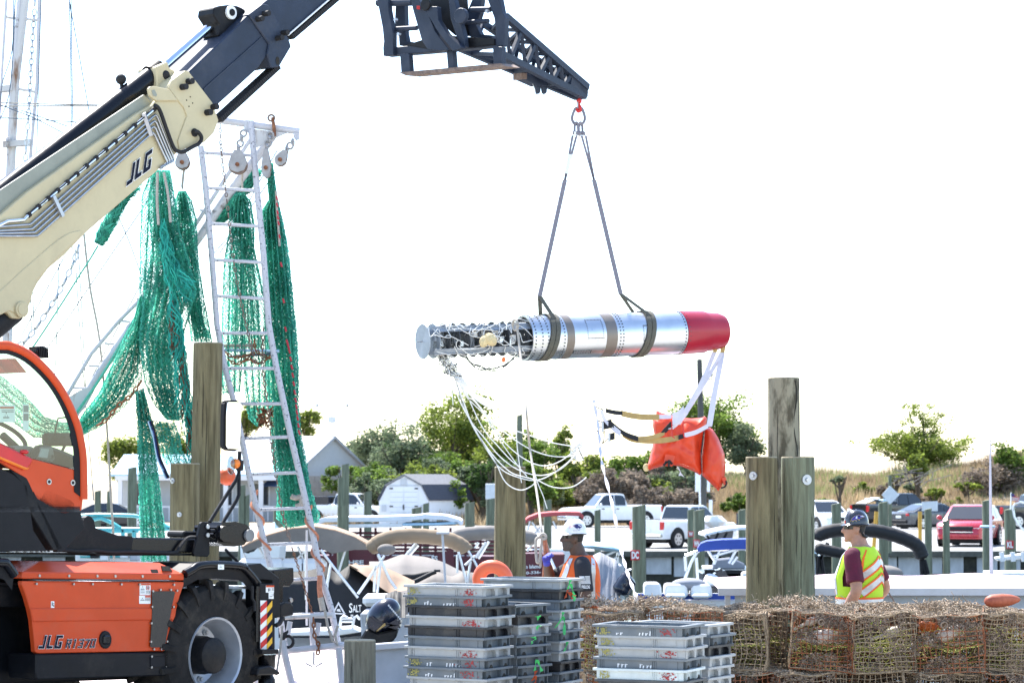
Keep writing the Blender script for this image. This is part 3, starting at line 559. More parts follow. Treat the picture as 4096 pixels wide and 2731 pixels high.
sticker('3', QB, CQ-.02, 0, 715, 135, 870, fr, [(0, .1, .9, .2, 'orange_paint')]+tri(.4, .6, .2)+lines(.1, .9, .3, 2), -RB)
sticker('3', QB, CQ-.02, 205, 708, 258, 945, fr, [(.1, .05, .9, .3, 'interior_grey'), (.1, .36, .9, .62, 'interior_grey')], -RB)
# boom, outer cream section
b1 = slab('boom_outer', 'cream_paint', qb('1', .25, 1545, 722, 1665, 632, 1692, 642, 1905, 920, 1960, 1080, 1922, 1185, 1840, 1272, 1612, 1350, 1450, 1496)+qb('2', .25, 760, 640, 580, 830, 440, 945, 340, 1080, 300, 1160, 278, 1250, 250, 1310, 222, 1375, 180, 1400, 110, 1395, 60, 1340, -500, 1600, -900, 1300, -700, 960, 0, 475, 240, 268)+qb('1', .25, 1240, 1010, 1370, 940), -RB*.5, bevel=.008)
slab('boom_head_plate', 'cream_paint', qb('1', .262, 1545, 722, 1665, 632, 1692, 642, 1905, 920, 1960, 1080, 1922, 1185, 1840, 1272, 1612, 1350, 1596, 1262, 1640, 1140, 1676, 1040, 1648, 965, 1570, 870, 1510, 790), -RB*.02, b1, .005)
slab('lifting_eye', 'cream_paint', qb('1', .275, 1332, 800, 1350, 776, 1382, 772, 1520, 800, 1600, 905, 1400, 905, 1345, 860), -RB*.03, b1, .006)
slab('eye_slot', 'olive_metal', qb('1', .279, 1358, 812, 1385, 805, 1408, 850, 1400, 868, 1372, 858), -RB*.006, b1, 0)
slab('top_chamfer', 'olive_metal', qb('1', .2, 1290, 850, 1370, 935, 620, 1568)+qb('2', .2, 240, 262, 0, 465, -400, 740, -400, 560, 0, 250), -RB*.02, b1, 0)
slab('weld_ridge', 'cream_paint', qb('2', .258, 0, 1150, 200, 965, 400, 790, 520, 690, 620, 630, 720, 605, 745, 640, 700, 690, 560, 815, 440, 930, 330, 1060, 270, 1230, 200, 1370, 80, 1330, -400, 1560), -RB*.02, b1, .006)
p = QB(*zp('2', 180, 1318), .25); MB().cyl(p, p+RB*.03, .062, 24).build('pivot_pin', 'cream_paint', b1, bevel=.004); MB().cyl(p+RB*.03, p+RB*.036, .045, 24).build('pin_cap', 'cream_paint', b1)
p = QB(*zp('1', 1742, 1190), .262); MB().cyl(p-RB*.01, p+RB*.006, .036, 20).build('hose_port', 'black_rubber', b1)
MB().tube(catmull([QB(*zp('1', *a), .3) for a in ((1735, 1180), (1775, 1185), (1805, 1230), (1790, 1280), (1720, 1320), (1640, 1362), (1590, 1355), (1555, 1320), (1500, 1180), (1430, 985), (1385, 945))], 5), .017, 7).build('hydraulic_hose', 'black_rubber', b1, smooth=1)
for x, y in ((1692, 733), (1637, 783), (1913, 962), (1858, 1011)):
    p = QB(*zp('1', x-10, y), .262); MB().cyl(p, p+RB*.06, .026, 12).build('wear_pad_bolt', 'black_rubber', b1, smooth=.6)
for x, y in ((1705, 870), (1672, 900), (1726, 926), (1693, 955)):
    p = QB(*zp('1', x, y), .263); MB().cyl(p, p+RB*.002, .006, 6).build('screw_hole', 'crack', b1)
MB().cyl(QB(*zp('2', 100, 1310), .1), QB(*zp('2', -300, 1640), .1), .12, 18).build('lift_cylinder', 'black_paint', b1, smooth=.8)
# steel pipes along the boom side
R0 = zl('1', 1400, 965, 1392, 1030, 1384, 1085, 1376, 1135, 1366, 1190); L0 = zl('2', 215, 505, 268, 557, 282, 597, 308, 627, 332, 657)
for k in range(5):
    (xr, yr), (xl, yl) = R0[k], L0[k]; q = .272
    pts = [QB(-60, (900, 912, 926, 935, 944)[k], q), QB(xl-18, yl+1, q), QB(xl, yl, q), QB(xl+10, yl-8, q), QB(xr-10, yr+8, q), QB(xr, yr, q), QB(xr+8, yr+8, q), QB(705-9*k, 630+4*k, q), QB(703-9*k, 640+4*k, q), QB(640, 668+2*k, q)]
    if k == 0: pts = [QB(-60, 930, q), QB(30, 885, q), QB(95, 880, q)]+pts[3:6]
    MB().tube(pts, .0155 if k == 0 else .0105, 7).build('hydraulic_pipe', 'chrome' if k == 0 else 'steel', b1, smooth=1)
xr, yr = R0[0]; xl, yl = L0[0]
for k in range(14):
    f = k/13; a = QB(xl+20+(xr-xl-30)*f, yl-16+(yr-yl+24)*f, .272); d = (QB(xr, yr, .272)-QB(xl, yl, .272)).normalized()
    MB().cyl(a-d*.014, a+d*.014, .021, 8).build('pipe_clip', 'black_rubber', b1)
lc = [QB(xl+20+(xr-xl-30)*f, yl-20+(yr-yl+24)*f-4*math.sin(f*40), .29) for f in [i/50 for i in range(51)]]
MB().tube(lc, .006, 5).build('cable', 'black_rubber', b1, smooth=1)
for xa, ya, xb, yb in ((575, 452, 606, 543), (212, 785, 250, 866)): MB().bar(QB(xa, ya, .285), QB(xb, yb, .285), .03, .03).build('pipe_clamp', 'galv', b1)
for g, m, bo, e in (('outline', 'sticker', .075, 0), ('letters', 'logo_navy', .06, 2.5)):
    a, b, c = QB(504+e, 752-e, .254+e*.0005), QB(609-e, 673-e*.3, .254+e*.0005), QB(504+e*.9, 672+e*.5, .254+e*.0005)
    a, b, c = QB(502+e, 757-1.4*e, .255+e*.0006), QB(596-e*.8, 684-e*.2, .255+e*.0006), QB(517+e*.8, 656+e*1.0, .255+e*.0006)
    a, b, c = QB(505, 745, .255+e*.002), QB(603, 672, .255+e*.002), QB(512, 668, .255+e*.002)
    blocks('JLG', a, b, c, m, b1, 'logo_'+g, .25, .05 if g == 'outline' else 0, .1)
# extension cylinder on top
ecy = MB().cyl(QB(-300, 1015, 0), QB(612, 303, 0), .088, 24).build('extension_cylinder', 'black_gloss', T, smooth=.8)
MB().cyl(QB(604, 309, 0), QB(640, 281, 0), .1, 24).build('cylinder_gland', 'black_paint', ecy, smooth=.8)
MB().cyl(QB(640, 281, 0), QB(890, 62, 0), .04, 20).build('cylinder_rod', 'chrome', ecy, smooth=1)
MB().tube([QB(-100, 800, -.1), QB(650, 255, -.1)], .012, 6).build('return_pipe', 'rust', ecy)
for u, v in ((484, 318), (658, 302)): MB().ball(QB(u, v, -.05 if u < 600 else .1), .045, 12, 8).build('work_lamp', 'black_rubber', ecy, smooth=3); MB().cyl(QB(u, v, -.05 if u < 600 else .1), QB(u+4, v+38, -.05 if u < 600 else .1), .016, 8).build('lamp_stem', 'black_paint', ecy)
slab('cylinder_bracket', 'cream_paint', qb('1', .12, 1402, 600, 1505, 552, 1520, 610, 1575, 640, 1545, 700, 1530, 790, 1408, 790), -RB*.24, ecy, .01)
slab('cylinder_bracket', 'cream_paint', qb('2', .15, 28, 300, 135, 235, 150, 262, 185, 320, 240, 340, 90, 485, 30, 490, 60, 420, 40, 330), -RB*.2, ecy, .01)
p = QB(*zp('2', 128, 338), .155); MB().cyl(p, p+RB*.01, .03, 12).build('bracket_pin', 'black_paint', ecy)
# dark inner sections
b2 = slab('boom_middle', 'navy_paint', [QB(u, v, .205) for u, v in ((640, 395), (759, 286), (996, 60), (1037, 120), (1077, 178), (1068, 222), (1037, 270), (867, 424), (780, 500))], -RB*.4, bevel=.01)
slab('boom_seam', 'navy_paint', [QB(u, v, .215) for u, v in ((815, 355), (1047, 148), (1050, 152), (818, 360))], -RB*.02, b2, 0)
b3 = slab('boom_inner', 'navy_paint', [QB(u, v, .18) for u, v in ((1000, 75), (1054, 14), (1500, -330), (1760, -330), (1700, -230), (1600, -215), (1157, 132), (1080, 180))], -RB*.36, bevel=.01)
slab('boom_head_plate', 'navy_paint', [QB(u, v, .225) for u, v in ((996, 60), (1054, 16), (1075, 20), (1157, 156), (1166, 187), (1121, 263), (1110, 270), (1086, 272), (1068, 219), (1077, 178), (1037, 120))], -RB*.45, b3, .008)
p = QB(1110, 244, .226); MB().loft([(p, BD*.022, V((0, 0, .036))), (p+RB*.002, BD*.022, V((0, 0, .036)))], 16).build('plate_slot', 'crack', b3)
for u, v in ((1060, 57), (1034, 78), (1135, 134), (1113, 154)): p = QB(u-6, v, .225); MB().cyl(p, p+RB*.07, .024, 12).build('wear_pad_bolt', 'black_rubber', b3, smooth=.6)
sx = slab('cylinder_mount', 'black_paint', [QB(u, v, .1) for u, v in ((852, 60), (856, 32), (880, 24), (915, 20), (950, 24), (972, 34), (985, 42), (960, 85), (975, 82), (990, 85), (930, 145), (870, 145), (878, 100))], -RB*.2, b2, .01)
p = QB(921, 52, .1); MB().cyl(p, p+RB*.02, .058, 20).build('mount_washer', 'sticker', b2); MB().cyl(p, p+RB*.03, .03, 16).build('mount_pin', 'dark_grey', b2)
def dragchain(a, b, q, n, par, wd):
    for k in range(n):
        f0 = k/n; f1 = (k+.82)/n; u = lambda f: QB(a[0]+(b[0]-a[0])*f, a[1]+(b[1]-a[1])*f, q)
        x = RB*wd/2; d = (u(1)-u(0)).normalized(); y = d.cross(RB).normalized()*.022
        MB().beam(u(f0), u(f1), x, y).build('drag_chain_link', 'black_rubber', par)
dragchain((868, 482), (1102, 268), .12, 34, b2, .12); dragchain((1150, 152), (1345, -14), .12, 30, b3, .14)
MB().cyl(QB(1152, 142, .2), QB(1360, -38, .2), .008, 6).build('chain_cable', 'sticker', b3)
# fork carriage and truss jib
S0 = 5.5
def qs(t, s, *xy): return [QS(*a, s) for a in zl(t, *xy)]
cg = slab('fork_carriage', 'navy_paint', qs('j', S0, 300, 430, 390, 425, 700, 395, 1310, 342, 1315, 415, 700, 470, 385, 495, 300, 502), BD*.12, bevel=.005)
sl_ = lambda nm, *xy, s=S0-.05, d=.06, m='navy_paint': slab(nm, m, qs('j', s, *xy), BD*d, cg, .004)
sl_('carriage_side', 240, -10, 340, -10, 345, 90, 385, 300, 385, 495, 298, 503, 295, 430, 302, 372, 290, 250)
sl_('carriage_upright', 410, -20, 485, -20, 495, 300, 510, 372, 560, 378, 520, 410, 440, 410, 436, 330, 405, 290, 400, 190, s=S0+.1)
sl_('carriage_side', 1225, -20, 1340, -20, 1365, 110, 1392, 160, 1380, 415, 1290, 420, 1310, 300, 1290, 160, s=S0)
sl_('tine_upright', 445, 485, 527, 480, 540, 645, 458, 655); sl_('tine_upright', 862, 452, 920, 450, 933, 612, 876, 618); sl_('tine_upright', 1278, 418, 1362, 420, 1362, 575, 1285, 582)
slab('jib_foot_plate', 'rusty_steel', [QS(*zp('j', x, y), S0-.1+e) for x, y, e in ((432, 650, 0), (500, 680, 0), (1402, 598, 0), (1345, 568, 0))], BD*.2+V((0, 0, .012)), cg, .003)
sl_('mast_plate', 545, -20, 600, -20, 700, 120, 760, 280, 890, 450, 800, 455, 690, 440, 640, 360, 560, 80, s=S0-.12)
sl_('mast_plate', 690, 120, 770, 260, 920, 460, 1010, 430, 870, 300, 790, 180, 780, 60, 700, 60, s=S0-.16)
sl_('mast_plate', 880, -20, 930, -20, 1020, 320, 1030, 420, 985, 425, 900, 170, s=S0-.1)
sl_('mast_web', 500, 405, 640, 360, 760, 300, 980, 330, 1290, 345, 1290, 400, 1000, 440, 700, 440, s=S0-.02, m='black_paint')
sl_('mast_box', 620, -20, 1020, -20, 1040, 320, 940, 320, 800, 200, 700, 90, s=S0+.06, m='black_paint')
sl_('carriage_upright', 1100, -20, 1180, -20, 1165, 120, 1130, 230, 1170, 310, 1270, 318, 1270, 345, 1090, 340, 1040, 310, 1030, 150, s=S0+.1)
for xa, ya, xb, yb, r in ((250, 28, 560, 22, .036), (420, 262, 600, 252, .024), (1020, 205, 1240, 190, .022), (1090, 90, 1260, 86, .026)):
    MB().cyl(QS(*zp('j', xa, ya), S0+.02), QS(*zp('j', xb, yb), S0+.02), r, 12).build('carriage_shaft', 'navy_paint', cg, smooth=1)
for x, y in ((419, 180), (448, 310), (1240, 105)): p = QS(*zp('j', x, y), S0-.02); MB().cyl(p, p-BD*.03, .016, 8).build('bolt', 'galv', cg)
p = QS(*zp('j', 1015, 150), S0-.12); MB().cyl(p, p-BD*.05, .075, 16).build('pivot_cap', 'navy_paint', cg, bevel=.006)
p = QS(*zp('j', 690, 45), S0-.15); MB().cyl(p, p-BD*.03, .06, 16).build('pivot_cap', 'black_paint', cg, bevel=.006)
MB().box(QS(*zp('j', 612, 70), S0-.15), (.03, .03, .03)).build('grease_cap', 'red_paint', cg)
S1 = 7.55; tip = QS(2332, 352, S1); tipb = QS(2322, 388, S1)
jn, jf = .26, -.30
jt0 = QB(2020, 66, jn); jb0 = QB(2007, 219, jn); ft0 = QB(1931, 94, jf); fb0 = QB(1842, 196, jf)
jt1 = tip+RB*.05; jb1 = tipb+RB*.05; ft1 = tip-RB*.05; fb1 = tipb-RB*.05
jib = MB().bar(jt0, jt1, .062, .062).build('truss_jib', 'navy_paint', T)
for a, b, w_ in ((jb0, jb1, .062), (ft0, ft1, .055), (fb0, fb1, .055)): MB().bar(a, b, w_).build('chord', 'navy_paint', jib)
def lerp(a, b, f): return a+(b-a)*f
fs = [0, .19, .36, .53, .67, .8]
for i in range(5):
    f0, f1 = fs[i], fs[i+1]; fm = (f0+f1)/2
    for A0, A1, B0, B1 in ((jt0, jt1, jb0, jb1), (ft0, ft1, fb0, fb1), (jb0, jb1, fb0, fb1), (jt0, jt1, ft0, ft1)):
        MB().bar(lerp(A0, A1, f0), lerp(B0, B1, fm), .036).build('brace', 'navy_paint', jib); MB().bar(lerp(B0, B1, fm), lerp(A0, A1, f1), .036).build('brace', 'navy_paint', jib)
slab('jib_nose', 'navy_paint', [lerp(jt0, jt1, .8)+RB*.01, jt1+RB*.01, jb1+BD*.03+RB*.01, jb1-V((0, 0, .03))+RB*.01, lerp(jb0, jb1, .8)-V((0, 0, .02))+RB*.01], RB*.012, jib, .003)
slab('jib_nose', 'navy_paint', [lerp(ft0, ft1, .8), ft1, fb1+BD*.03, fb1-V((0, 0, .03)), lerp(fb0, fb1, .8)-V((0, 0, .02))], -RB*.012, jib, .003)
MB().cyl(QB(2330, 371, .1), QB(2330, 371, -.1), .022, 12).build('hook_pin', 'galv', jib)
slab('lug_channel', 'navy_paint', [QB(u, v, .06) for u, v in zl('j', 1540, 655, 1590, 660, 1770, 735, 1765, 770, 1690, 770, 1540, 705)], -RB*.1, jib, .003)
slab('lug_end', 'rusty_steel', [QB(u, v, .065) for u, v in zl('j', 1537, 653, 1588, 655, 1586, 712, 1537, 710)], -RB*.11, jib, .002)
for x in (1660, 1718): slab('chain_lug', 'navy_paint', [QB(u, v, .05) for u, v in zl('j', x, 740, x+52, 740, x+48, 830, x+32, 845, x+18, 835)], -RB*.03, jib, .003)
MB().tube(catmull([QB(u, v, .04) for u, v in zl('j', 1635, 750, 1655, 800, 1670, 870, 1700, 910, 1725, 890, 1740, 840)], 5), .004, 4).build('pin_chain', 'galv', jib)
# ---------------------------------------------------------------- setting: wharf, water, parking lot, dune, sky is the world
def struct(mb, name, m, **k): return mb.build(name, m, None, kind='structure', **k)
ys = [-40, 0, 12]+[12+i*1.55 for i in range(1, 9)]
struct(MB().grid([[(x, y, gz(y)) for x in (-60, -20, 0, 20, 60)] for y in ys]), 'wharf', 'wharf_concrete', recalc=False)
wb = struct(MB().box((0, 24.5, -1.2), (120, .2, 2.06)), 'wharf_bulkhead', 'bulkhead_wood')
struct(MB().grid([[(x, y, -1.75) for x in (-300, -50, 0, 50, 300)] for y in (24.3, 50, 70, 94)]), 'water', 'water', recalc=False)
LOTZ = -.6; BY = 93.4
struct(MB().grid([[(x, y, LOTZ) for x in (-1500, -300, -60, 0, 60, 300, 1500)] for y in (BY+.25, 130, 400, 3000)]), 'parking_lot', 'asphalt_pale', recalc=False)
# far timber bulkhead with pale panels between dark joints
bk = struct(MB().box((0, BY, -1.25), (240, .4, 1.24)), 'bulkhead', 'algae')
MB().box((0, BY-.24, LOTZ-.06), (240, .5, .2)).build('cap_timber', 'bulkhead_wood', bk)
x = -30; k = 0
while x < 32:
    wd = rnd.uniform(.45, .95); h = rnd.uniform(.62, .8)
    MB().box((x+wd/2, BY-.23, LOTZ-.17-h/2), (wd, .06, h)).build('bulkhead_board', 'bulkhead_panel', bk, bevel=.01)
    x += wd+rnd.choice((.06, .1, .5, .8)); k += 1
# dune with two crests
DN = [(-400, 1.0), (-60, 1.3), (-20, 1.9), (-8, 1.4), (0, 1.4), (6, 1.6), (14, 2.1), (20, 2.0), (26, 2.2), (32, 2.9), (40, 4.3), (60, 4), (400, 4)]
def dune_h(x, y):
    for (a, ha), (b, hb) in zip(DN, DN[1:]):
        if a <= x <= b: h = ha+(hb-ha)*(x-a)/(b-a); break
    y0 = 150 if x > -9 else 176
    f = max(0, min(1, (y-y0)/26)); f = f*f*(3-2*f); return LOTZ+(h-LOTZ)*f+.25*f*NZ.noise(V((x*.25, y*.25, 0)))+.01
dx = [-400, -200, -100]+[-60+i*1.5 for i in range(90)]+[90, 150, 400]
struct(MB().grid([[(x, y, dune_h(x, y)) for x in dx] for y in [149.5+i*2 for i in range(16)]+[184, 195, 210, 240, 320]]), 'dune', 'sand', recalc=False)
# ---------------------------------------------------------------- timber pilings beside the wharf
def piling(name, label, u0, u1, vt, Y, m, taper=0, bolts=(), wob=.004, group=None, zb=-2.6, lean=0):
    a, b = P(u0, vt, Y), P(u1, vt, Y); r = (b-a).length/2; c = (a+b)/2; t = thing(name, label, 'piling', (c.x, Y, zb), group)
    mb = MB(); n = 22; rows = []; H = c.z-zb; seed = rnd.random()*99
    for i in range(15):
        f = i/14; z = c.z-H*f**1.3 if i else c.z; q = []
        for j in range(n):
            an = 2*math.pi*j/n; rr = r*(1+taper*(c.z-z)/3)+NZ.noise(V((math.cos(an)*2, math.sin(an)*2, z*1.3+seed)))*wob*1.5+NZ.noise(V((math.cos(an)*9, math.sin(an)*9, z*.6+seed)))*wob
            q.append(V((c.x+math.cos(an)*rr+lean*(c.z-z), Y+r+math.sin(an)*rr, z)))
        rows.append(q)
    mb.grid(rows[::-1], True); mb.build('timber', m, t, smooth=1.2)
    top = [p+V((0, 0, .004)) for p in rows[0]]; tp = [V((c.x, Y+r, c.z))+(p-V((c.x, Y+r, c.z)))*.96+V((0, 0, .012)) for p in rows[0]]
    mt_ = MB(); mt_.grid([rows[0], tp], True); mt_.f.append(tuple(range(n, 2*n))); mt_.build('cut_top', 'end_grain', t)
    for k in range(4):
        an = -rnd.uniform(.5, 2.6); z0 = c.z-rnd.uniform(0, .9); ln = rnd.uniform(.25, .9); MB().tube([V((c.x+math.cos(an+.03*math.sin(j*1.3))*r*1.005, Y+r+math.sin(an)*r*1.005, z0-ln*j/5)) for j in range(6)], [.001, .003, .004, .004, .003, .001], 4).build('check_crack', 'crack', t)
    for u, v, rr in bolts:
        p = P(u, v, Y); p.y = Y-.001; dx_ = (p.x-c.x)/r; p = V((p.x, Y+r-r*math.sqrt(max(.05, 1-dx_*dx_)), p.z)); d = V((dx_, -math.sqrt(max(.05, 1-dx_*dx_)), 0))
        MB().cyl(p-d*.02, p+d*.012, rr, 16).build('washer', 'galv', t); MB().cyl(p, p+d*.03, rr*.4, 6).build('bolt_head', 'steel', t)
    return t, c, r
pl, c_, r_ = piling('piling', 'tall weathered piling standing behind the round cab mirror', 766, 884, 1372, 26.6, 'piling', .02, lean=-.012)
piling('piling', 'short piling with one bright bolt beside the tall one', 673, 792, 1856, 26.2, 'piling', .02, [(690, 1922, .03), (718, 2057, .026)])
piling('piling', 'knee-high pale piling stub in front of the white bulwark', 1372, 1501, 2566, 25.6, 'piling_dry', .01, wob=.008)
piling('piling', 'thick piling stained orange low down behind the rescue ring', 1977, 2102, 1869, 26.8, 'piling', .03, wob=.01)
_, c3, r3 = piling('piling', 'tallest piling of the clustered three, pale with a long crack', 3078, 3206, 1512, 26.9, 'piling_mottle', .05)
MB().tube([V((c3.x+r3*.62+.02*math.sin(i), 26.9+r3-r3*.80-i*.001, c3.z-.02-i*.1)) for i in range(13)], .006, 5).build('crack', 'crack', _)
piling('piling', 'brown piling of the clustered three with a shiny recessed bolt', 2988, 3117, 1830, 26.2, 'piling', .02, [(3015, 1902, .045)])
piling('piling', 'green piling of the clustered three with a dark bolt plate', 3133, 3264, 1830, 26.25, 'piling_green', .01, [(3227, 1918, .055)], wob=.008)
# ---------------------------------------------------------------- hook, slings, rocket section, float bag, cords
HK = P(2316, 440, 24.9)
hk = thing('crane_hook', 'red swivel hook hanging from the tip of the truss jib', 'hook', P(2316, 392, 24.9))
MB().lathe(P(2316, 380, 24.9), (0, 0, -1), [(0, .01), (.01, .022), (.05, .03), (.075, .028), (.09, .012)], 14, True).build('swivel', 'red_paint', hk, smooth=.8)
hkp = [P(*zp('j', x, y), 24.9) for x, y in ((2048, 905), (2046, 930), (2052, 950), (2060, 965), (2062, 985), (2048, 998), (2036, 988), (2034, 970))]
MB().tube(catmull(hkp, 4), [.014+.008*math.sin(i/28*3.1) for i in range(29)], 8).build('hook', 'red_paint', hk, smooth=1)
MB().bar(P(*zp('j', 2040, 915), 24.88), P(*zp('j', 2038, 965), 24.88), .02, .012).build('latch', 'galv', hk)
RA = P(1690, 1366, 24.03); RE = P(2893, 1324, 25.6); AX = (RE-RA).normalized(); RLEN = (RE-RA).length
def onax(u):           # station on the rocket axis seen at pixel column u
    lo, hi = 0, RLEN*1.1
    for _ in range(40):
        md = (lo+hi)/2; p = RA+AX*md; uu = 2048+FPX*p.x/p.y*(1/ (math.cos(TILT)+math.sin(TILT)*(p.z-CAMZ)/p.y))
        lo, hi = (md, hi) if uu < u else (lo, md)
    return md
XS = AX.cross(V((0, 0, 1))).normalized(); ZS = XS.cross(AX).normalized()      # XS points away?  make it face the camera
if XS.y > 0: XS = -XS
def cirp(s, r, a): return RA+AX*s+(XS*math.cos(a)+ZS*math.sin(a))*r         # a=0 faces camera, +90 = up
RR = .219
sl = thing('lifting_sling', 'two-leg grey lifting sling with pear-shaped ring and shackles', 'sling', P(2316, 470, 24.9))
ml = [P(*zp('j', x, y), 24.9) for x, y in ((2048, 968), (2075, 972), (2090, 1000), (2104, 1050), (2100, 1085), (2080, 1110), (2048, 1120), (2015, 1110), (1994, 1085), (1990, 1050), (2006, 1000), (2022, 972))]
MB().tube(catmull(ml+[ml[0]], 3), .015, 8, cap=False).build('master_link', 'sling_grey', sl, smooth=1)
for x, s in ((2028, -1), (2066, 1)):
    q = [P(*zp('j', x+a, y), 24.9+.02*s) for a, y in ((-16, 1185), (-14, 1120), (0, 1098), (14, 1120), (18, 1185))]
    MB().tube(catmull(q, 4), .013, 7).build('shackle', 'sling_grey', sl, smooth=1)
    MB().cyl(P(*zp('j', x-34, 1190), 24.9+.02*s), P(*zp('j', x+42, 1198), 24.9+.02*s), .02, 10).build('shackle_pin', 'sling_grey', sl)
    MB().box(P(*zp('j', x-12, 1205), 24.88+.02*s), (.02, .02, .055)).build('sling_tag', 'sticker', sl)
sa, sb = onax(2178), onax(2560)
topA, topB = cirp(sa-.03, RR+.19, math.pi/2), cirp(sb-.2, RR+.19, math.pi/2)
for (x0, x1), bt, nm in (((1995, 2030), topA, 'sling_leg'), ((2075, 2112), topB, 'sling_leg')):
    p0, p1 = P(*zp('j', x0, 1215), 24.9), P(*zp('j', x1, 1215), 24.9); jn_ = lerp((p0+p1)/2, bt, .28)
    g = MB().strip([jn_, bt], XS.cross(V((0, 0, 1))).normalized()*.023, .012).build(nm, 'sling_grey', sl)
    for p_ in (p0, p1): MB().strip([p_, jn_], V((.012, 0, 0)), .008).build('strand', 'sling_grey', g)
p = lerp(P(*zp('j', 2012, 1215), 24.9), topA, .12); q = lerp(P(*zp('j', 2012, 1215), 24.9), topA, .24)
MB().strip([p, q], V((.02, 0, 0)), .014).build('sling_label', 'sticker', sl)
for s0, tp in ((sa, topA), (sb, topB)):
    for ds in (-.024, .03):
        pts = [cirp(s0+ds+.05*math.sin(a), RR+.012, a) for a in [2*math.pi*i/48 for i in range(49)]]
        MB().strip(pts, AX*.024, .008).build('choker_band', 'strap_olive', sl)
    for a in (2.2, .85):
        e = cirp(s0+.05*math.sin(a), RR+.014, a); MB().strip([tp, lerp(tp, e, .55), e], AX*.022, .008).build('choker_strap', 'strap_olive', sl)
RK = thing('rocket_section', 'silver rocket section with red nose and exposed instrument frame hanging in slings', 'rocket', RA)
s_c = onax(2092); s_r = onax(2708); s_e = RLEN
MB().lathe(RA, AX, [(s_c, RR-.012), (s_c, RR+.004), (s_c+.14, RR+.004), (s_c+.14, RR), (s_r, RR), (s_r, RR-.01), (s_c+.1, RR-.012), (s_c, RR-.012)], 72).build('body_tube', 'rocket_metal', RK, smooth=.5)
MB().lathe(RA, AX, [(s_r+.003, RR+.003), (s_r+.3, RR-.004), (s_e-.22, RR-.018), (s_e-.08, RR-.03), (s_e-.02, RR-.05), (s_e, RR-.08), (s_e+.002, 0)], 72).build('nose_cap', 'rocket_red', RK, smooth=.6)
for u0, u1 in ((2228, 2258), (2385, 2428)):
    a, b = onax(u0), onax(u1); MB().lathe(RA, AX, [(a, RR-.001), (a, RR+.0025), (b, RR+.0025), (b, RR-.001)], 72).build('grey_band', 'rocket_band', RK, smooth=.5)
riv = MB()
def rivet(s, a, r=.006, rr=RR+.002):
    p = cirp(s, rr, a); d = (XS*math.cos(a)+ZS*math.sin(a)); riv.cyl(p-d*.002, p+d*.004, r, 6)
for s_, rr in ((s_c+.03, RR+.005), (s_c+.105, RR+.005), (s_c+.17, RR), (onax(2218), RR), (s_r-.02, RR), (onax(2440), RR), (onax(2452), RR)):
    for k in range(40): rivet(s_, 2*math.pi*k/40, .008, rr)
for k in range(30): rivet(s_r+.03, 2*math.pi*k/30, .005, RR+.002)
for u0, u1, a0, a1 in ((2310, 2372, -.15, .75), (2532, 2560, -.35, .35), (2260, 2330, -.9, -.75)):
    for k in range(12):
        f = k/11; rivet(onax(u0)+(onax(u1)-onax(u0))*f, a0, .004); rivet(onax(u0)+(onax(u1)-onax(u0))*f, a1, .004); rivet(onax(u0), a0+(a1-a0)*f, .004); rivet(onax(u1), a0+(a1-a0)*f, .004)
riv.build('rivets', 'rocket_dark', RK, kind='stuff')
MB().lathe(RA, AX, [(s_c+.05, RR-.013), (s_c+.05, 0)], 48).build('bulkhead_ring', 'rocket_dark', RK)
# exposed instrument frame: round decks on four angle rails
rd = .168
for k in range(11):
    s_ = .0+k*(s_c+.02)/10.4; MB().lathe(RA, AX, [(s_, 0), (s_, rd), (s_+.006, rd), (s_+.006, 0)], 40).build('deck_disc', 'alu_plate' if k in (0, 1) else 'deck_dark', RK)
for a in (R(38), R(142), R(-38), R(-142), R(90), R(-90)):
    p, q = cirp(.06 if abs(a) < 1.2 else .02, rd-.002, a), cirp(s_c+.06, rd-.002, a); ra = XS*math.cos(a)+ZS*math.sin(a); ta = AX.cross(ra).normalized()
    if abs(abs(a)-math.pi/2) < .1: continue
    g = MB().beam(p, q, ta*.026, ra*.003).build('rail', 'alu_plate', RK)
    MB().beam(p+ta*.026*(-1 if a > 0 else 1), q+ta*.026*(-1 if a > 0 else 1), ta*.002, ra*.02).build('rail_flange', 'rocket_metal', g)
MB().cyl(cirp(-.004, 0, 0), cirp(-.06, 0, 0), .006, 6).build('end_stud', 'steel', RK)
bx = random.Random(3)
for k in range(26):
    s_ = bx.uniform(.08, s_c-.06); a = bx.uniform(-1.1, 1.2); r = bx.uniform(.03, .1)
    MB().box(cirp(s_, r, a), (bx.uniform(.03, .08), bx.uniform(.03, .08), bx.uniform(.03, .09)), MX((AX, XS, ZS)).transposed()).build('instrument_box', bx.choice(('rocket_dark', 'rocket_metal', 'alu_plate', 'rocket_dark', 'sticker')), RK, bevel=.003)
for x, y, w_ in ((880, 430, .1), (945, 410, .12)): MB().ball(P(*zp('r', x, y), 24.05), w_*.62, 9, 6, (1, .8, .75), MX.Rotation(bx.random()*3, 3, 'Y')).build('foam_block', 'foam', RK)
wr = MB()
for k in range(40):
    s0_ = bx.uniform(.05, s_c-.1); pts = [cirp(s0_+j*.05+bx.uniform(-.02, .02), bx.uniform(.04, .15), bx.uniform(-.9, .9)) for j in range(4)]; wr.tube(catmull(pts, 4), .0028, 4)
wr.build('wiring', 'rocket_dark', RK, kind='stuff', smooth=1)
hb = MB()
for k in range(7):
    j = lambda: bx.uniform(-.025, .025)
    pts = [P(*zp('r', x, y), 24.2)+V((j(), j(), j())) for x, y in ((690, 600), (760, 670), (850, 710), (930, 725), (1030, 715), (1110, 680), (1170, 620), (1240, 570))]; hb.tube(catmull(pts, 4), .004, 4)
hb.build('cable_loom', 'rocket_dark', RK, smooth=1)
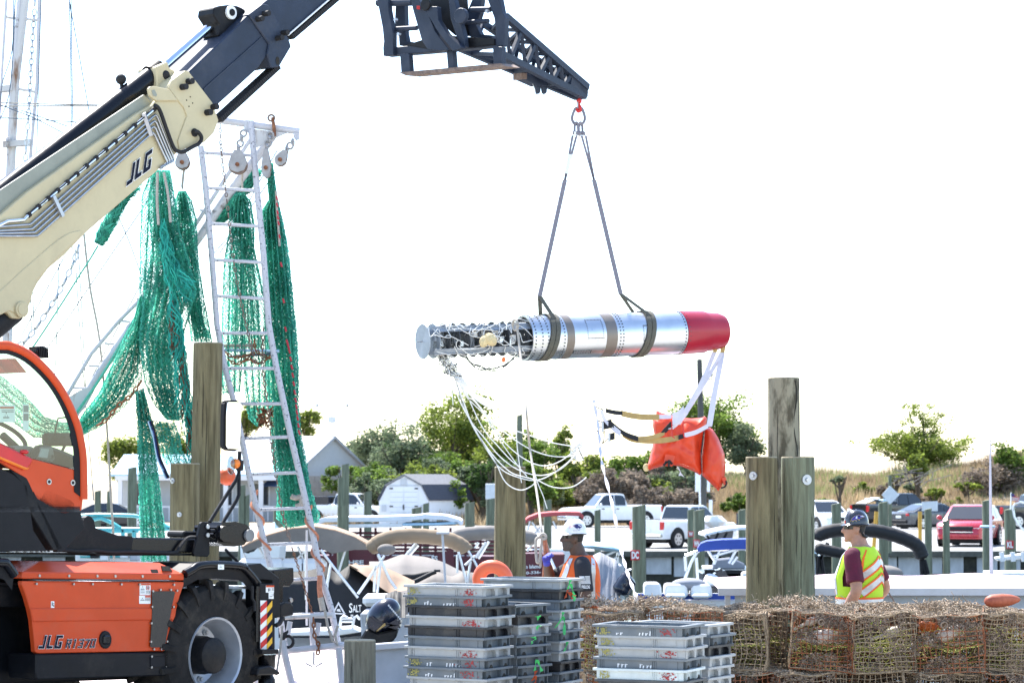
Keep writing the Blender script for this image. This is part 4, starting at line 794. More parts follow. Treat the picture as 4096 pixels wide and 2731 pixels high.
MB().prism([P(*zp('r', x, y), 24.15) for x, y in ((1062, 608), (1082, 592), (1104, 605), (1100, 640), (1080, 652), (1064, 640))], V((0, .03, 0))).build('connector', 'buoy_orange', RK)
# cords: tangle on the frame, then long parachute lines
CD = thing('parachute_cords', 'tangle of thin white parachute cords trailing from the rocket frame', 'cord', P(1840, 1560, 24.2))
def cord(pts, r=.0052, m='white_cord', name='cord', wob=.0):
    q = catmull(pts, 6); q = [p+V((bx.uniform(-wob, wob), 0, bx.uniform(-wob, wob))) for p in q]; return MB().tube(q, r, 5).build(name, m, CD, smooth=1)
for k in range(34):
    s0_ = bx.uniform(0, s_c*.9); a = bx.uniform(-.9, 1.6); pts = []
    for j in range(5): pts.append(cirp(min(s_c+.1, max(-.02, s0_)), rd+bx.uniform(.008, .03), a)); s0_ += bx.uniform(-.06, .2); a += bx.uniform(-.7, .7)
    cord(pts, .0042)
for k in range(26):    # hanging knot
    pts = [P(1770+bx.uniform(-15, 40), 1375+bx.uniform(0, 40), 24.1)]; 
    for j in range(6): pts.append(P(1765+j*11+bx.uniform(-26, 36), 1420+j*18+bx.uniform(-22, 22), 24.1+bx.uniform(-.07, .07)))
    cord(pts, .004, m='white_cord' if k % 4 else 'rocket_dark')
ov = lambda Y, *xy: [P(*a, Y) for a in zl('v', *xy)]
K = (1235, 60)
LNS = [(1235, 60, 1290, 250, 1420, 520, 1560, 760, 1680, 900, 1850, 970, 1980, 988, 2100, 950, 2260, 840, 2360, 740, 2420, 640),
       (1235, 60, 1250, 200, 1370, 430, 1500, 590, 1640, 760, 1800, 880, 1960, 935, 2090, 935, 2220, 880, 2330, 780, 2420, 660),
       (1250, 60, 1330, 200, 1480, 350, 1620, 480, 1760, 590, 1920, 690, 2080, 750, 2230, 768, 2340, 752, 2480, 690),
       (1260, 60, 1360, 180, 1500, 350, 1570, 460, 1680, 620, 1820, 750, 1960, 830, 2080, 852, 2200, 815, 2310, 740, 2400, 640),
       (1250, 50, 1340, 200, 1400, 240, 1560, 420, 1700, 490, 1860, 545, 2020, 600, 2160, 640, 2330, 668),
       (1240, 70, 1300, 280, 1380, 460, 1460, 600, 1600, 810, 1680, 980, 1760, 1055, 1850, 1080, 1930, 1050, 1990, 1000),
       (1240, 70, 1330, 320, 1390, 480, 1540, 700, 1650, 830, 1760, 920, 1870, 955, 2000, 990, 2120, 1045, 2240, 1062, 2350, 1040, 2460, 960),
       (1330, 160, 1400, 330, 1500, 520, 1620, 660, 1750, 800, 1840, 865),
       (1350, 140, 1440, 240, 1560, 310, 1690, 348, 1810, 362, 1930, 345, 2060, 260, 2150, 180, 2220, 95),
       (1800, 470, 1805, 640, 1830, 850, 1840, 960, 1850, 1012), (1895, 470, 1920, 660, 1945, 780, 1990, 980, 2050, 1130, 2090, 1255),
       (1520, 370, 1560, 480, 1640, 600, 1720, 720, 1830, 870, 1900, 950), (1200, 20, 1190, 100, 1200, 200, 1205, 280)]
for i, l in enumerate(LNS): cord(ov(24.25+(i % 5)*.04, *l), .0056 if i < 8 else .0048)
for k in range(9):
    cord(ov(24.25+k*.02, 1200+k*9, -10, 1245+k*12, 60+k*4, 1330+k*13, 150+k*5, 1460+k*9, 260-k*4, 1600+k*5, 330-k*8), .0045)
for k in range(10):
    x, y = bx.uniform(2330, 2420), bx.uniform(640, 800); cord(ov(24.4, x, y, x+bx.uniform(-20, 30), y+60, x-20, y-50, x+bx.uniform(10, 60), y-90), .0045)
# tag line, from the frame to the worker's hand; twisted strap to the traps
TLp = [P(*zp('r', 1195, 240), 23.95), P(*zp('r', 1225, 300), 23.9), P(*zp('r', 1262, 600), 23.7), P(*zp('r', 1320, 1150), 22.6), P(2120, 1795, 22.9), P(2150, 1990, 22.2), P(2163, 2100, 21.7), P(2172, 2150, 21.66)]
tl = MB().tube(catmull(TLp, 8), .011, 6).build('tag_line', 'rope_grey', None, smooth=1, label='grey tag line rope running from the rocket down to the gloved hand', cat='rope')
MB().torus(P(*zp('r', 1205, 260), 23.93), AX, .05, .014, 16, 6).build('knot', 'rope_grey', tl, smooth=3)
for k, (x0, y0, ln) in enumerate(((1745, 640, 320), (1765, 650, 410), (1780, 650, 420), (1755, 650, 400), (1770, 650, 390))):
    a = P(*zp('g', x0, y0), 21.66); b = P(*zp('g', x0+(k-2)*7, y0+ln), 21.66+.02*k); MB().tube(catmull([a, lerp(a, b, .5)+V((.01*k, 0, 0)), b], 6), .011, 6).build('rope_tail', 'rope_orange' if k in (1, 2) else 'rope_grey', tl, smooth=1)
MB().tube(catmull([P(*zp('g', x, y), 21.66) for x, y in ((1750, 640), (1690, 660), (1680, 740), (1690, 880), (1702, 912), (1722, 890), (1730, 790), (1745, 700))], 6), .013, 6).build('rope_loop', 'rope_grey', tl, smooth=1)
MB().tube(catmull([P(*zp('g', x, y), 21.62) for x, y in ((1725, 640), (1750, 615), (1780, 630), (1778, 660), (1740, 660))], 5), .016, 6).build('knot', 'rope_grey', tl, smooth=1)
tsp = [P(2375, 1600, 24.3), P(2395, 1720, 24.1), P(2408, 1850, 23.6), P(2450, 2020, 22.9), P(2480, 2180, 22.3), P(2510, 2290, 21.6), P(2545, 2385, 21.0)]
tq_ = catmull(tsp, 10); MB().strip(tq_, [V((math.cos(i*.75), .4, math.sin(i*.75)*.3))*.016 for i in range(len(tq_))], .006).build('twisted_strap', 'web_white', None, label='twisted white webbing strap trailing down onto the wire traps', cat='strap')
# orange float bag
def pillow(outline, dy, tk, name, m, parent, Y, n=34, crease=0):
    us = [a[0] for a in outline]; vs = [a[1] for a in outline]; u0, u1, v0, v1 = min(us), max(us), min(vs), max(vs); st = max(u1-u0, v1-v0)/n
    def inside(x, y):
        c = False; j = len(outline)-1
        for i in range(len(outline)):
            xi, yi = outline[i]; xj, yj = outline[j]
            if (yi > y) != (yj > y) and x < (xj-xi)*(y-yi)/(yj-yi)+xi: c = not c
            j = i
        return c
    def edist(x, y):
        b = 1e9
        for i in range(len(outline)):
            ax, ay = outline[i]; bx_, by = outline[(i+1) % len(outline)]; t = max(0, min(1, ((x-ax)*(bx_-ax)+(y-ay)*(by-ay))/((bx_-ax)**2+(by-ay)**2+1e-9)))
            b = min(b, math.hypot(x-ax-t*(bx_-ax), y-ay-t*(by-ay)))
        return b
    bm = bmesh.new(); bv = [bm.verts.new((a[0], a[1], 0)) for a in outline]
    dense = []
    for i in range(len(outline)):
        ax, ay = outline[i]; bx_, by = outline[(i+1) % len(outline)]; k = max(1, int(math.hypot(bx_-ax, by-ay)/st))
        for q in range(k): dense.append((ax+(bx_-ax)*q/k, ay+(by-ay)*q/k))
    bm.free()
    from mathutils.geometry import delaunay_2d_cdt
    pts = [V((a, b)) for a, b in dense]; nb = len(pts)
    y = v0
    while y < v1:
        x = u0+(st/2 if int((y-v0)/st) % 2 else 0)
        while x < u1:
            if inside(x, y) and edist(x, y) > st*.5: pts.append(V((x, y)))
            x += st
        y += st*.87
    vo, eo, fo, *_ = delaunay_2d_cdt(pts, [(i, (i+1) % nb) for i in range(nb)], [], 1, 1e-4)
    ds = [edist(p.x, p.y) for p in vo]; dm = max(ds); mb = MB(); N = len(vo)
    for sgn in (-1, 1):
        for p, d in zip(vo, ds):
            f = min(1, d/(dm*.75)); t = tk*math.sqrt(max(0, 1-(1-f)**2)); t += crease*NZ.noise(V((p.x*.03, p.y*.016, 3)))*f+crease*.6*abs(NZ.noise(V((p.x*.012+p.y*.02, p.y*.008-p.x*.015, 7))))*f
            mb.v.append(P(p.x, p.y, Y+dy+sgn*t))
    for f in fo: mb.f.append(tuple(f)); mb.f.append(tuple(N+i for i in reversed(f)))
    return mb.build(name, m, parent, smooth=1.0)
BY_ = 25.3
FB = thing('flotation_bag', 'orange two-chamber flotation bag hanging below the red nose', 'bag', P(2700, 1850, BY_))
mb1 = pillow(zl('o', 888, 215, 925, 205, 922, 130, 940, 116, 980, 140, 1050, 160, 1240, 200, 1330, 208, 1440, 200, 1480, 184, 1506, 205, 1500, 260, 1482, 340, 1452, 480, 1436, 600, 1440, 760, 1445, 830, 1425, 855, 1360, 815, 1290, 785, 1200, 752, 1120, 742, 1010, 748, 900, 780, 845, 800, 815, 780, 835, 720, 870, 580, 895, 440, 903, 390, 885, 290), 0, .17, 'main_chamber', 'bag_orange', FB, BY_, crease=.085)
mb2 = pillow(zl('o', 1482, 335, 1530, 310, 1570, 330, 1640, 440, 1705, 610, 1718, 760, 1705, 880, 1672, 985, 1635, 1034, 1560, 960, 1450, 855, 1445, 640, 1470, 430), .02, .15, 'side_chamber', 'bag_orange', FB, BY_, crease=.05)
MB().prism([P(*zp('o', x, y), BY_-.165) for x, y in ((1030, 610), (1148, 630), (1112, 755), (1008, 748))], V((0, .02, 0))).build('valve_patch', 'bag_orange', FB, bevel=.003)
MB().tube([P(*zp('o', x, y), BY_-.19) for x, y in ((1010, 745), (1040, 705), (1085, 700), (1110, 730))], .012, 6).build('valve_strap', 'web_black', FB)
MB().bar(P(*zp('o', 1075, 680), BY_-.2), P(*zp('o', 1070, 755), BY_-.2), .05, .02).build('valve', 'web_black', FB)
MB().ball(P(*zp('o', 812, 768), BY_-.02), .035, 9, 6, (1, .6, 1.2)).build('tip_patch', 'foam', FB, smooth=3)
MB().bar(P(*zp('o', 1470, 350), BY_-.14), P(*zp('o', 1440, 600), BY_-.14), .04, .008).build('seam_strap', 'web_black', FB)
MB().bar(P(*zp('o', 1690, 880), BY_-.04), P(*zp('o', 1720, 960), BY_-.04), .06, .04).build('corner_patch', 'bag_orange', FB)
MB().tube(catmull([P(*zp('o', x, y), BY_-.08) for x, y in ((1665, 1000), (1710, 985), (1730, 940), (1718, 920))], 4), .009, 5).build('corner_clip', 'web_black', FB)
MB().prism([P(*zp('o', x, y), BY_-.05) for x, y in ((1160, 750), (1185, 765), (1205, 820), (1248, 878), (1215, 860), (1180, 862), (1198, 815), (1170, 775))], V((0, .004, 0))).build('torn_tail', 'web_white', FB)
ST = thing('webbing_harness', 'white, tan and black webbing straps carrying the orange bag', 'strap', P(2600, 1700, 25.2))
def web(t, Y0, Y1, m, hw, *xy, name='strap'):
    pts = zl(t, *xy); n = len(pts); q = [P(a[0], a[1], Y0+(Y1-Y0)*i/(n-1)) for i, a in enumerate(pts)]
    return MB().strip(catmull(q, 5), V((0, .25, 1)).normalized()*hw if abs(q[-1].x-q[0].x) > abs(q[-1].z-q[0].z) else V((1, .25, 0)).normalized()*hw, .006).build(name, m, ST)
web('q', 25.5, 25.5, 'web_tan', .022, 1735, 490, 1722, 545); web('q', 25.55, 25.55, 'web_tan', .024, 1815, 465, 1800, 555)
web('q', 25.5, 25.15, 'web_white', .026, 1718, 545, 1620, 790, 1500, 1020, 1400, 1190); web('q', 25.5, 25.15, 'web_white', .024, 1795, 550, 1680, 760, 1540, 990, 1420, 1180, 1340, 1300)
web('q', 25.55, 25.15, 'web_white', .03, 1802, 550, 1770, 720, 1720, 980, 1665, 1320); web('q', 25.5, 25.5, 'web_white', .02, 1790, 555, 1740, 660, 1700, 720)
web('o', 25.0, 25.05, 'web_black', .022, 350, 118, 450, 140, 540, 148); web('o', 25.05, 25.1, 'web_tan', .03, 530, 150, 640, 175, 780, 192, 960, 195); web('o', 25.1, 25.12, 'web_white', .022, 940, 190, 1040, 190, 1100, 185)
web('o', 24.9, 24.95, 'web_black', .026, 410, 262, 500, 340, 600, 400, 720, 440); web('o', 24.95, 25.08, 'web_tan', .028, 540, 385, 640, 440, 780, 462, 950, 462, 1100, 445, 1190, 425); web('o', 25.05, 25.08, 'web_black', .024, 1180, 425, 1260, 400); web('o', 25.06, 25.1, 'web_white', .024, 1250, 400, 1380, 365, 1520, 290)
web('o', 25.0, 25.02, 'web_tan', .024, 700, 445, 850, 430, 960, 400, 1020, 370); web('o', 25.02, 25.03, 'web_black', .03, 1010, 370, 1060, 310, 1120, 245); web('o', 25.03, 25.1, 'web_white', .03, 1090, 330, 1180, 250, 1260, 150)
web('o', 25.02, 25.02, 'web_white', .06, 1110, 215, 1180, 190, 1240, 130)
web('o', 24.9, 24.9, 'web_black', .045, 310, 290, 420, 265); web('o', 24.9, 24.9, 'web_black', .036, 385, 425, 455, 405); web('o', 24.9, 24.9, 'web_white', .02, 300, 110, 350, 240, 500, 390); web('o', 24.9, 24.9, 'web_white', .03, 420, 300, 520, 385)
for x, y in ((315, 305), (388, 425)): MB().box(P(*zp('o', x, y), 24.88), (.02, .02, .1)).build('buckle', 'galv', ST)
for l in ((205, 65, 270, 90, 330, 110), (250, 225, 330, 262), (250, 360, 300, 300, 320, 380), (310, 490, 330, 440, 335, 340), (310, 500, 350, 460, 390, 430), (265, 390, 262, 300, 255, 230)): MB().tube(catmull([P(*a, 24.9) for a in zl('o', *l)], 4), .006, 5).build('lashing', 'rocket_dark', ST)
for x in (1110, 1240): MB().tube(catmull([P(*a, 25.0) for a in zl('o', x-8, 235, x-4, 330, x+2, 410, x+30, 430)], 4), .006, 5).build('red_lashing', 'red_paint', ST)
for l in ((125, 0, 165, 90, 215, 260, 250, 480, 290, 640), (130, 0, 200, 65)): MB().tube(catmull([P(*a, 24.9) for a in zl('o', *l)], 4), .005, 5).build('lashing', 'web_white', ST)
# ---------------------------------------------------------------- trawler: hull, gantry ladder, mast, blocks
TY = 27.4
TW = thing('trawler', 'white steel trawler with ladder gantry and rusty mast moored at the wharf', 'boat', (P(900, 2600, 28).x, 30, -1.75))
hb_ = MB(); zdk = .02
xl_, xr_ = P(300, 2600, 28).x, P(1640, 2600, 28).x
hb_.prism([V((xl_, 26.9, -2.2)), V((xr_, 26.9, -2.2)), V((xr_, 26.75, -.24)), V((xl_, 26.75, -.24))], V((0, 2.6, 0))).build('hull', 'hull_white', TW)
xd = P(1488, 2600, 28).x; MB().prism([V((xl_, 26.7, -.19)), V((xd, 26.7, -.19)), V((xd, 29.3, zdk+.03)), V((xl_, 29.3, zdk+.03))], V((0, 0, -.04))).build('deck', 'deck_white', TW)
a, b = P(1490, 2590, 26.9), P(1760, 2570, 27.2)
MB().prism([a, b, V((b.x, b.y, -1.2)), V((a.x, a.y, -1.2))], V((0, .06, 0))).build('bulwark', 'hull_grey', TW)  # white bulwark in grey: its shade is put into the colour
MB().bar(a+V((0, -.02, .01)), b+V((0, -.02, .01)), .1, .07).build('cap_rail', 'mast_white', TW, bevel=.01)
def tb(name, pts, r, m, Y=TY, par=TW, n=8, **k): return MB().tube([P(u, v, Y) if not isinstance(u, V) else u for u, v in pts], r, n).build(name, m, par, smooth=1, **k)
tb('stern_rail', [(1060, 2618), (1120, 2606), (1370, 2578), (1500, 2572)], .035, 'mast_white', 27.0)
for pts in ([(1130, 2560), (1140, 2620), (1180, 2790)], [(1355, 2590), (1375, 2800)], [(1020, 2700), (1050, 2800)]): tb('rail_post', pts, .04, 'mast_white', 26.9)
# gantry ladder
RL = [(1002, 484), (1029, 763), (1052, 1000), (1075, 1300), (1105, 1468), (1136, 1617), (1163, 1744), (1197, 1889), (1244, 2098), (1282, 2297), (1325, 2435), (1358, 2600)]
LL = [(803, 584), (822, 744), (845, 1000), (868, 1300), (899, 1468), (933, 1598), (968, 1759), (994, 1889), (1036, 2080), (1080, 2259), (1110, 2400), (1140, 2590)]
def at_y(pl_, v):
    for (a0, b0), (a1, b1) in zip(pl_, pl_[1:]):
        if b0 <= v <= b1: return a0+(a1-a0)*(v-b0)/(b1-b0)
    return pl_[0][0] if v < pl_[0][1] else pl_[-1][0]
lad = tb('ladder', RL, .036, 'worn_white'); tb('ladder_rail', LL, .034, 'worn_white', par=lad)
for y in (354, 435, 517, 600, 683, 765, 846, 927, 1005, 1087, 1168, 1248, 1330, 1410):
    v = y*1.7415; d = 6 if y < 700 else (0 if y < 1000 else -4)
    MB().bar(P(at_y(LL, v)-3, v-d, TY), P(at_y(RL, v)+3, v+d, TY), .042, .036).build('rung', 'worn_white', lad, bevel=.006)
# gantry head
hd = MB().cyl(P(820, 472, TY+.05), P(1198, 525, TY+.05), .042*1.0, 14).build('gantry_beam', 'mast_white', TW, smooth=.8)
MB().prism([P(*zp('c', x, y), TY) for x, y in ((830, 305), (1170, 345), (1060, 395), (850, 500))], V((0, .02, 0))).build('gusset', 'rusty_white', TW)
MB().prism([P(*zp('c', x, y), TY) for x, y in ((1240, 340), (1298, 345), (1300, 410), (1262, 425), (1238, 390))], V((0, .02, 0))).build('lug', 'mast_white', TW)
MB().prism([P(*zp('c', x, y), TY) for x, y in ((735, 210), (820, 215), (800, 290), (770, 350), (720, 300))], V((0, .03, 0))).build('lug', 'peel_white', TW)
tb('beam_collar', [(1090, 470), (1095, 500), (1098, 545)], .02, 'rust', TY-.02); MB().torus(P(1085, 472, TY), V((0, 1, 0)), .035, .013, 12, 5).build('shackle', 'rusty_steel', TW)
# slanting strut of the gantry and lattice outrigger
tb('strut', [(1090, 545), (1010, 650), (900, 795), (800, 945)], [.05, .055, .055, .05], 'peel_white', TY+.3)
tb('outrigger_rail', [(1000, 560), (640, 1120), (470, 1290), (365, 1415), (262, 1592)], .024, 'mast_white', TY+.5)
tb('outrigger_rail', [(800, 945), (560, 1270), (522, 1310), (400, 1490), (290, 1670)], .05, 'mast_white', TY+.5)
for f in range(11):
    t_ = .1+f*.086; u0, v0 = 1000+(262-1000)*t_, 560+(1592-560)*t_; tb('lattice_rung', [(u0, v0), (u0+52, v0+2)], .014, 'mast_white', TY+.5)
MB().prism([P(*zp('3', x, y), TY+.45) for x, y in ((600, 655), (700, 590), (830, 540), (840, 590), (760, 740), (700, 800), (650, 820))], V((0, .04, 0))).build('outrigger_foot', 'rusty_white', TW)
# mast at the left
for pts, r, m in (([(105, -40), (62, 330), (40, 760), (25, 1400)], .048, 'rusty_white'), ([(82, -40), (48, 360), (30, 760)], .03, 'peel_white'), ([(28, -40), (5, 340), (-20, 760)], .016, 'mast_white'), ([(158, -40), (148, 330), (110, 760)], .02, 'mast_white')): tb('mast', pts, r, m, TY+1.5)
for pts in ([(25, 70), (160, 82)], [(55, 353), (152, 370)], [(5, 355), (50, 340)]): tb('mast_spreader', pts, .018, 'rusty_white', TY+1.5)
MB().prism([P(u, v, TY+1.45) for u, v in ((-10, 345), (48, 338), (48, 362), (-10, 368))], V((0, .1, 0))).build('mast_box', 'rusty_white', TW)
MB().prism([P(u, v, TY+1.4) for u, v in ((10, 565), (120, 556), (118, 580), (10, 588))], V((0, .1, 0))).build('mast_bracket', 'rusty_white', TW)
for u, v in ((60, 440), (30, 570)): MB().torus(P(u, v, TY+1.4), V((1, .3, 0)), .05, .02, 14, 6).build('fairlead', 'block_grey', TW)
tb('mast', [(10, 1260), (45, 1275), (40, 1400)], .02, 'rusty_white', TY+1); tb('mast_spreader', [(0, 1322), (46, 1330)], .012, 'mast_white', TY+1)
# warping roller, frames at the stern
tb('stern_shaft', [(1140, 2468), (1240, 2462), (1330, 2460)], .028, 'rusty_white', 27.1)
for u0, v0, u1, v1 in ((1245, 2465, 1252, 2590), (1275, 2490, 1268, 2540), (1160, 2485, 1150, 2545)): tb('stern_bracket', [(u0, v0), (u1, v1)], .03, 'mast_white', 27.1)
tb('flag_staff', [(1227, 2120), (1227, 2500)], .014, 'mast_white', 29.5)
MB().torus(P(1152, 2565, 26.9), V((.3, 1, 0)), .06, .017, 18, 6).build('rope_eye', 'web_black', TW, smooth=3)
MB().prism([P(*zp('f', x, y), 26.85) for x, y in ((650, 940), (680, 880), (740, 845), (745, 870), (700, 940), (660, 955))], V((0, .03, 0))).build('cleat', 'web_black', TW)
for pts in ([(1253, 2460), (1258, 2540), (1272, 2570), (1275, 2600)], [(1278, 2570), (1270, 2620)]): 
    c_mb = MB(); chain(c_mb, [P(u, v, 26.95) for u, v in pts], .06, .012); c_mb.build('rusty_chain', 'rust', TW)
tb('mooring_line', [(1300, 2440), (1310, 2500), (1330, 2560), (1350, 2580), (1340, 2540), (1352, 2500)], .016, 'rope_grey', 26.95); tb('mooring_line', [(1130, 2500), (1120, 2600), (1105, 2700)], .013, 'rope_grey', 26.5)
an = MB(); an.tube([P(*zp('f', x, y), 26.85) for x, y in ((1045, 1100), (1043, 1240))], .012, 5); an.tube([P(*zp('f', x, y), 26.85) for x, y in ((945, 1235), (1020, 1272), (1043, 1240), (1070, 1272), (1145, 1230))], .01, 5); an.build('grapnel', 'galv', TW)
# strap wound round the ladder legs
def wound(pl_, v0, v1, turns, m):
    pts = []
    for i in range(60):
        f = i/59; v = v0+(v1-v0)*f; c = P(at_y(pl_, v), v, TY); a = f*turns*6.283; pts.append(c+V((math.cos(a)*.05, math.sin(a)*.05, 0)))
    MB().strip(pts, V((.011, 0, .007)), .01).build('wound_strap', m, TW)
wound(RL, 2020, 2320, 2.4, 'rope_orange'); wound(LL, 1960, 2200, 2, 'rope_orange')
tb('strap_tail', [(1280, 2300), (1278, 2350), (1282, 2390)], .03, 'rope_orange', TY-.1); tb('strap_tail', [(1282, 2388), (1292, 2440)], .034, 'rope_grey', TY-.1)
# blocks hanging from the beam
def block(name_l, u0, v0, u1, v1, top, tilt=0):
    c = P((u0+u1)/2, (v0+v1)/2, TY-.05); s = (P(u1, v0, TY)-P(u0, v0, TY)).length; h = (P(u0, v0, TY)-P(u0, v1, TY)).length
    t = thing('pulley_block', name_l, 'pulley', c)
    rot = MX.Rotation(tilt, 3, 'Y'); mk = lambda x, z, y: c+rot @ V((x*s/2, y, z*h/2))
    sh = [(-.75, .35), (-.35, .95), (.35, .95), (.75, .35), (1, -.3), (.7, -.85), (0, -1.05), (-.7, -.85), (-1, -.3)]
    for y in (-.06, .05): MB().prism([mk(x, z, y) for x, z in sh], V((0, .012, 0))).build('cheek_plate', 'block_grey', t, bevel=.003)
    MB().lathe(mk(0, -.35, -.045), rot @ V((0, 1, 0)), [(0, s*.5), (.02, s*.42), (.04, s*.36), (.06, s*.42), (.085, s*.5)], 24, True).build('sheave', 'rusty_steel', t)
    MB().cyl(mk(0, -.35, -.08), mk(0, -.35, .08), .024, 10).build('axle', 'rust', t)
    e = P(*top, TY-.02); st = mk(0, 1, 0); m_ = (e+st)/2
    nk = max(2, round((e-st).length/.055))
    for i in range(nk): MB().torus(lerp(st, e, (i+.3)/nk), V((.3, 1, .1)) if i % 2 else V((1, .35, .1)), .036, .013, 12, 5).build('shackle', 'block_grey', t)
    return t
block('grey steel pulley block hanging behind the ladder top', 914, 600, 990, 690, (978, 520)); block('worn pulley block with long cheek plates carrying the rope-topped net', 1046, 595, 1085, 712, (1086, 530))
block('tilted pulley block at the end of the gantry beam', 1104, 598, 1152, 665, (1180, 560), .5); block('pulley block half hidden behind the cream boom head', 702, 605, 760, 675, (745, 540))
# ---------------------------------------------------------------- rigging: wires, ropes, chains (each its own thing)
def line(u_v, r, m, nm, lab, cat='rigging', Y=28.5, group=None, sag=0):
    q = [P(u, v, Y) for u, v in u_v]; return MB().tube(catmull(q, 6) if len(q) > 2 else q, r, 5).build(nm, m, None, smooth=1, label=lab, cat=cat, group=group)
WG = ('thin dark rigging wire of the trawler', 'rigging')
for pts in ([(277, -20), (283, 300), (289, 1000)], [(284, -20), (291, 490)], [(278, 10), (318, 230), (356, 446)], [(165, -20), (155, 300), (146, 640)], [(55, -20), (48, 200), (8, 340), (-5, 480)], [(62, -20), (42, 340), (0, 480)],
            [(300, 985), (318, 1300), (375, 2000)], [(313, 985), (330, 1300), (345, 1600)], [(607, 780), (219, 1350), (180, 1400)], [(259, 1025), (85, 1345)], [(455, 828), (510, 950), (565, 1100)], [(236, 1050), (225, 1380), (218, 1520)],
            [(0, 420), (130, 470), (248, 530)], [(80, 440), (268, 505)], [(0, 470), (160, 480), (330, 490)], [(1110, 600), (1020, 760), (950, 900), (850, 1020)], [(1100, 690), (880, 1010)], [(640, 1000), (540, 1180), (320, 1600)], [(122, 1170), (126, 1330)], [(132, 1170), (136, 1330)]):
    line(pts, .0065, 'wire_blue', 'rigging_wire', 'thin dark rigging wire stretched across the trawler', Y=28.4, group='rigging wires of the trawler')
for pts in ([(0, 411), (200, 417), (400, 420)], [(0, 425), (400, 423)]): line(pts, .008, 'rope_grey', 'rigging_rope', 'pale taut rope running level from the trawler mast', Y=28.6, group='level ropes of the trawler')
line([(335, 935), (360, 1150), (392, 1320), (412, 1500), (430, 1750), (444, 2000), (452, 2120), (456, 2240)], .014, 'rope_grey', 'hanging_rope', 'long beige rope hanging beside the cab roof', 'rope', 28)
line([(393, 982), (352, 1050), (321, 1097), (250, 1210), (161, 1346), (110, 1420)], .011, 'rope_green', 'green_rope', 'thin green rope tailing off the rolled net', 'rope', 27.8)
line([(560, 1235), (470, 1400), (390, 1530), (300, 1660)], .018, 'rope_green', 'green_rope', 'thick green rope lying along the outrigger', 'rope', 27.7)
for nm, pts, Y, ln, r, m, lab in (('chain', [(142, -20), (128, 200), (115, 450), (95, 720)], 28.6, .085, .011, 'steel', 'steel chain hanging beside the rusty mast'), ('chain', [(320, 965), (290, 1060), (235, 1170), (180, 1260), (105, 1360), (40, 1400)], 28, .1, .014, 'galv', 'heavy galvanised chain sagging under the cream boom'),
                         ('chain', [(880, 490), (885, 600), (905, 780), (940, 1080), (985, 1300), (1020, 1450)], 27.3, .05, .008, 'rusty_steel', 'slim chain hanging through the ladder from the gantry beam'), ('chain', [(1055, 1300), (1050, 1460), (1075, 1650), (1090, 1800), (1130, 2050), (1165, 2170)], 27.5, .06, .009, 'rusty_steel', 'dark chain hanging behind the ladder rungs'),
                         ('chain', [(1165, 2180), (1200, 2290), (1240, 2420), (1250, 2460)], 27.2, .04, .007, 'rust', 'thin rusty chain slanting down to the stern shaft')):
    mb = MB(); chain(mb, [P(u, v, Y) for u, v in pts], ln, r); mb.build(nm, m, None, smooth=1, label=lab, cat='chain')
# ---------------------------------------------------------------- hanging green nets
nr = random.Random(11)
def netsheet(mb, left, right, Y, cols, rows, fold=.08, nf=4, tw=.0058, jit=.25, ph=0, fray=.05):
    """diamond netting between two edge polylines, folded in depth; twine as thin ribbons"""
    def samp(pl_, f):
        ln = [0]
        for (a0, b0), (a1, b1) in zip(pl_, pl_[1:]): ln.append(ln[-1]+math.hypot(a1-a0, b1-b0))
        d = f*ln[-1]
        for i in range(len(pl_)-1):
            if d <= ln[i+1]+1e-6: t = (d-ln[i])/(ln[i+1]-ln[i]+1e-9); return (pl_[i][0]+(pl_[i+1][0]-pl_[i][0])*t, pl_[i][1]+(pl_[i+1][1]-pl_[i][1])*t)
        return pl_[-1]
    cols = int(cols*1.6); rows = int(rows*1.35); tw *= .74; G = []
    for i in range(rows+1):
        f = i/rows; (xa, ya), (xb, yb) = samp(left, f), samp(right, f); q = []
        for j in range(cols+1):
            g = j/cols; g2 = g+.16*math.sin(g*nf*6.283+ph+f*1.5)/nf; wv_ = math.hypot(xb-xa, yb-ya)
            u = xa+(xb-xa)*g2+nr.uniform(-1, 1)*jit*wv_/cols; v = ya+(yb-ya)*g2+nr.uniform(-1, 1)*jit*8
            if j in (0, cols): u += nr.uniform(-1, 1)*fray*wv_*.6
            q.append(P(u, v, Y+fold*math.cos(g*nf*6.283+ph+f*2)+nr.uniform(-.01, .01)))
        G.append(q)
    def rib(a, b):
        d = b-a
        if d.length < 1e-6: return
        x = d.cross(V((nr.uniform(-.5, .5), 1, nr.uniform(-.5, .5)))).normalized()*tw; n = len(mb.v)
        mb.v += [a-x, a+x, b+x, b-x]; mb.f.append((n, n+1, n+2, n+3))
    for i in range(rows):
        for j in range(cols+1):
            k = j+(1 if i % 2 else -1)
            if nr.random() < .97: rib(G[i][j], G[i+1][j] if nr.random() < .4 else G[i+1][max(0, min(cols, j+(1 if (i+j) % 2 else -1)))])
def net(label, layers, m='net_green', extra=None):
    t = None
    for (L_, R_, Y, c, r, fo, nf) in layers:
        mb = MB(); netsheet(mb, L_, R_, Y, c, r, fo, nf, ph=nr.random()*6)
        if t is None: t = thing('fishing_net', label, 'net', P(L_[0][0], L_[0][1], Y))
        mb.build('netting', m, t, recalc=False)
    return t
z2 = lambda *a: zl('2', *a); z3_ = lambda *a: zl('3', *a); zc = lambda *a: zl('c', *a); zd_ = lambda *a: zl('d', *a); ze_ = lambda *a: zl('e', *a); z4 = lambda *a: zl('4', *a)
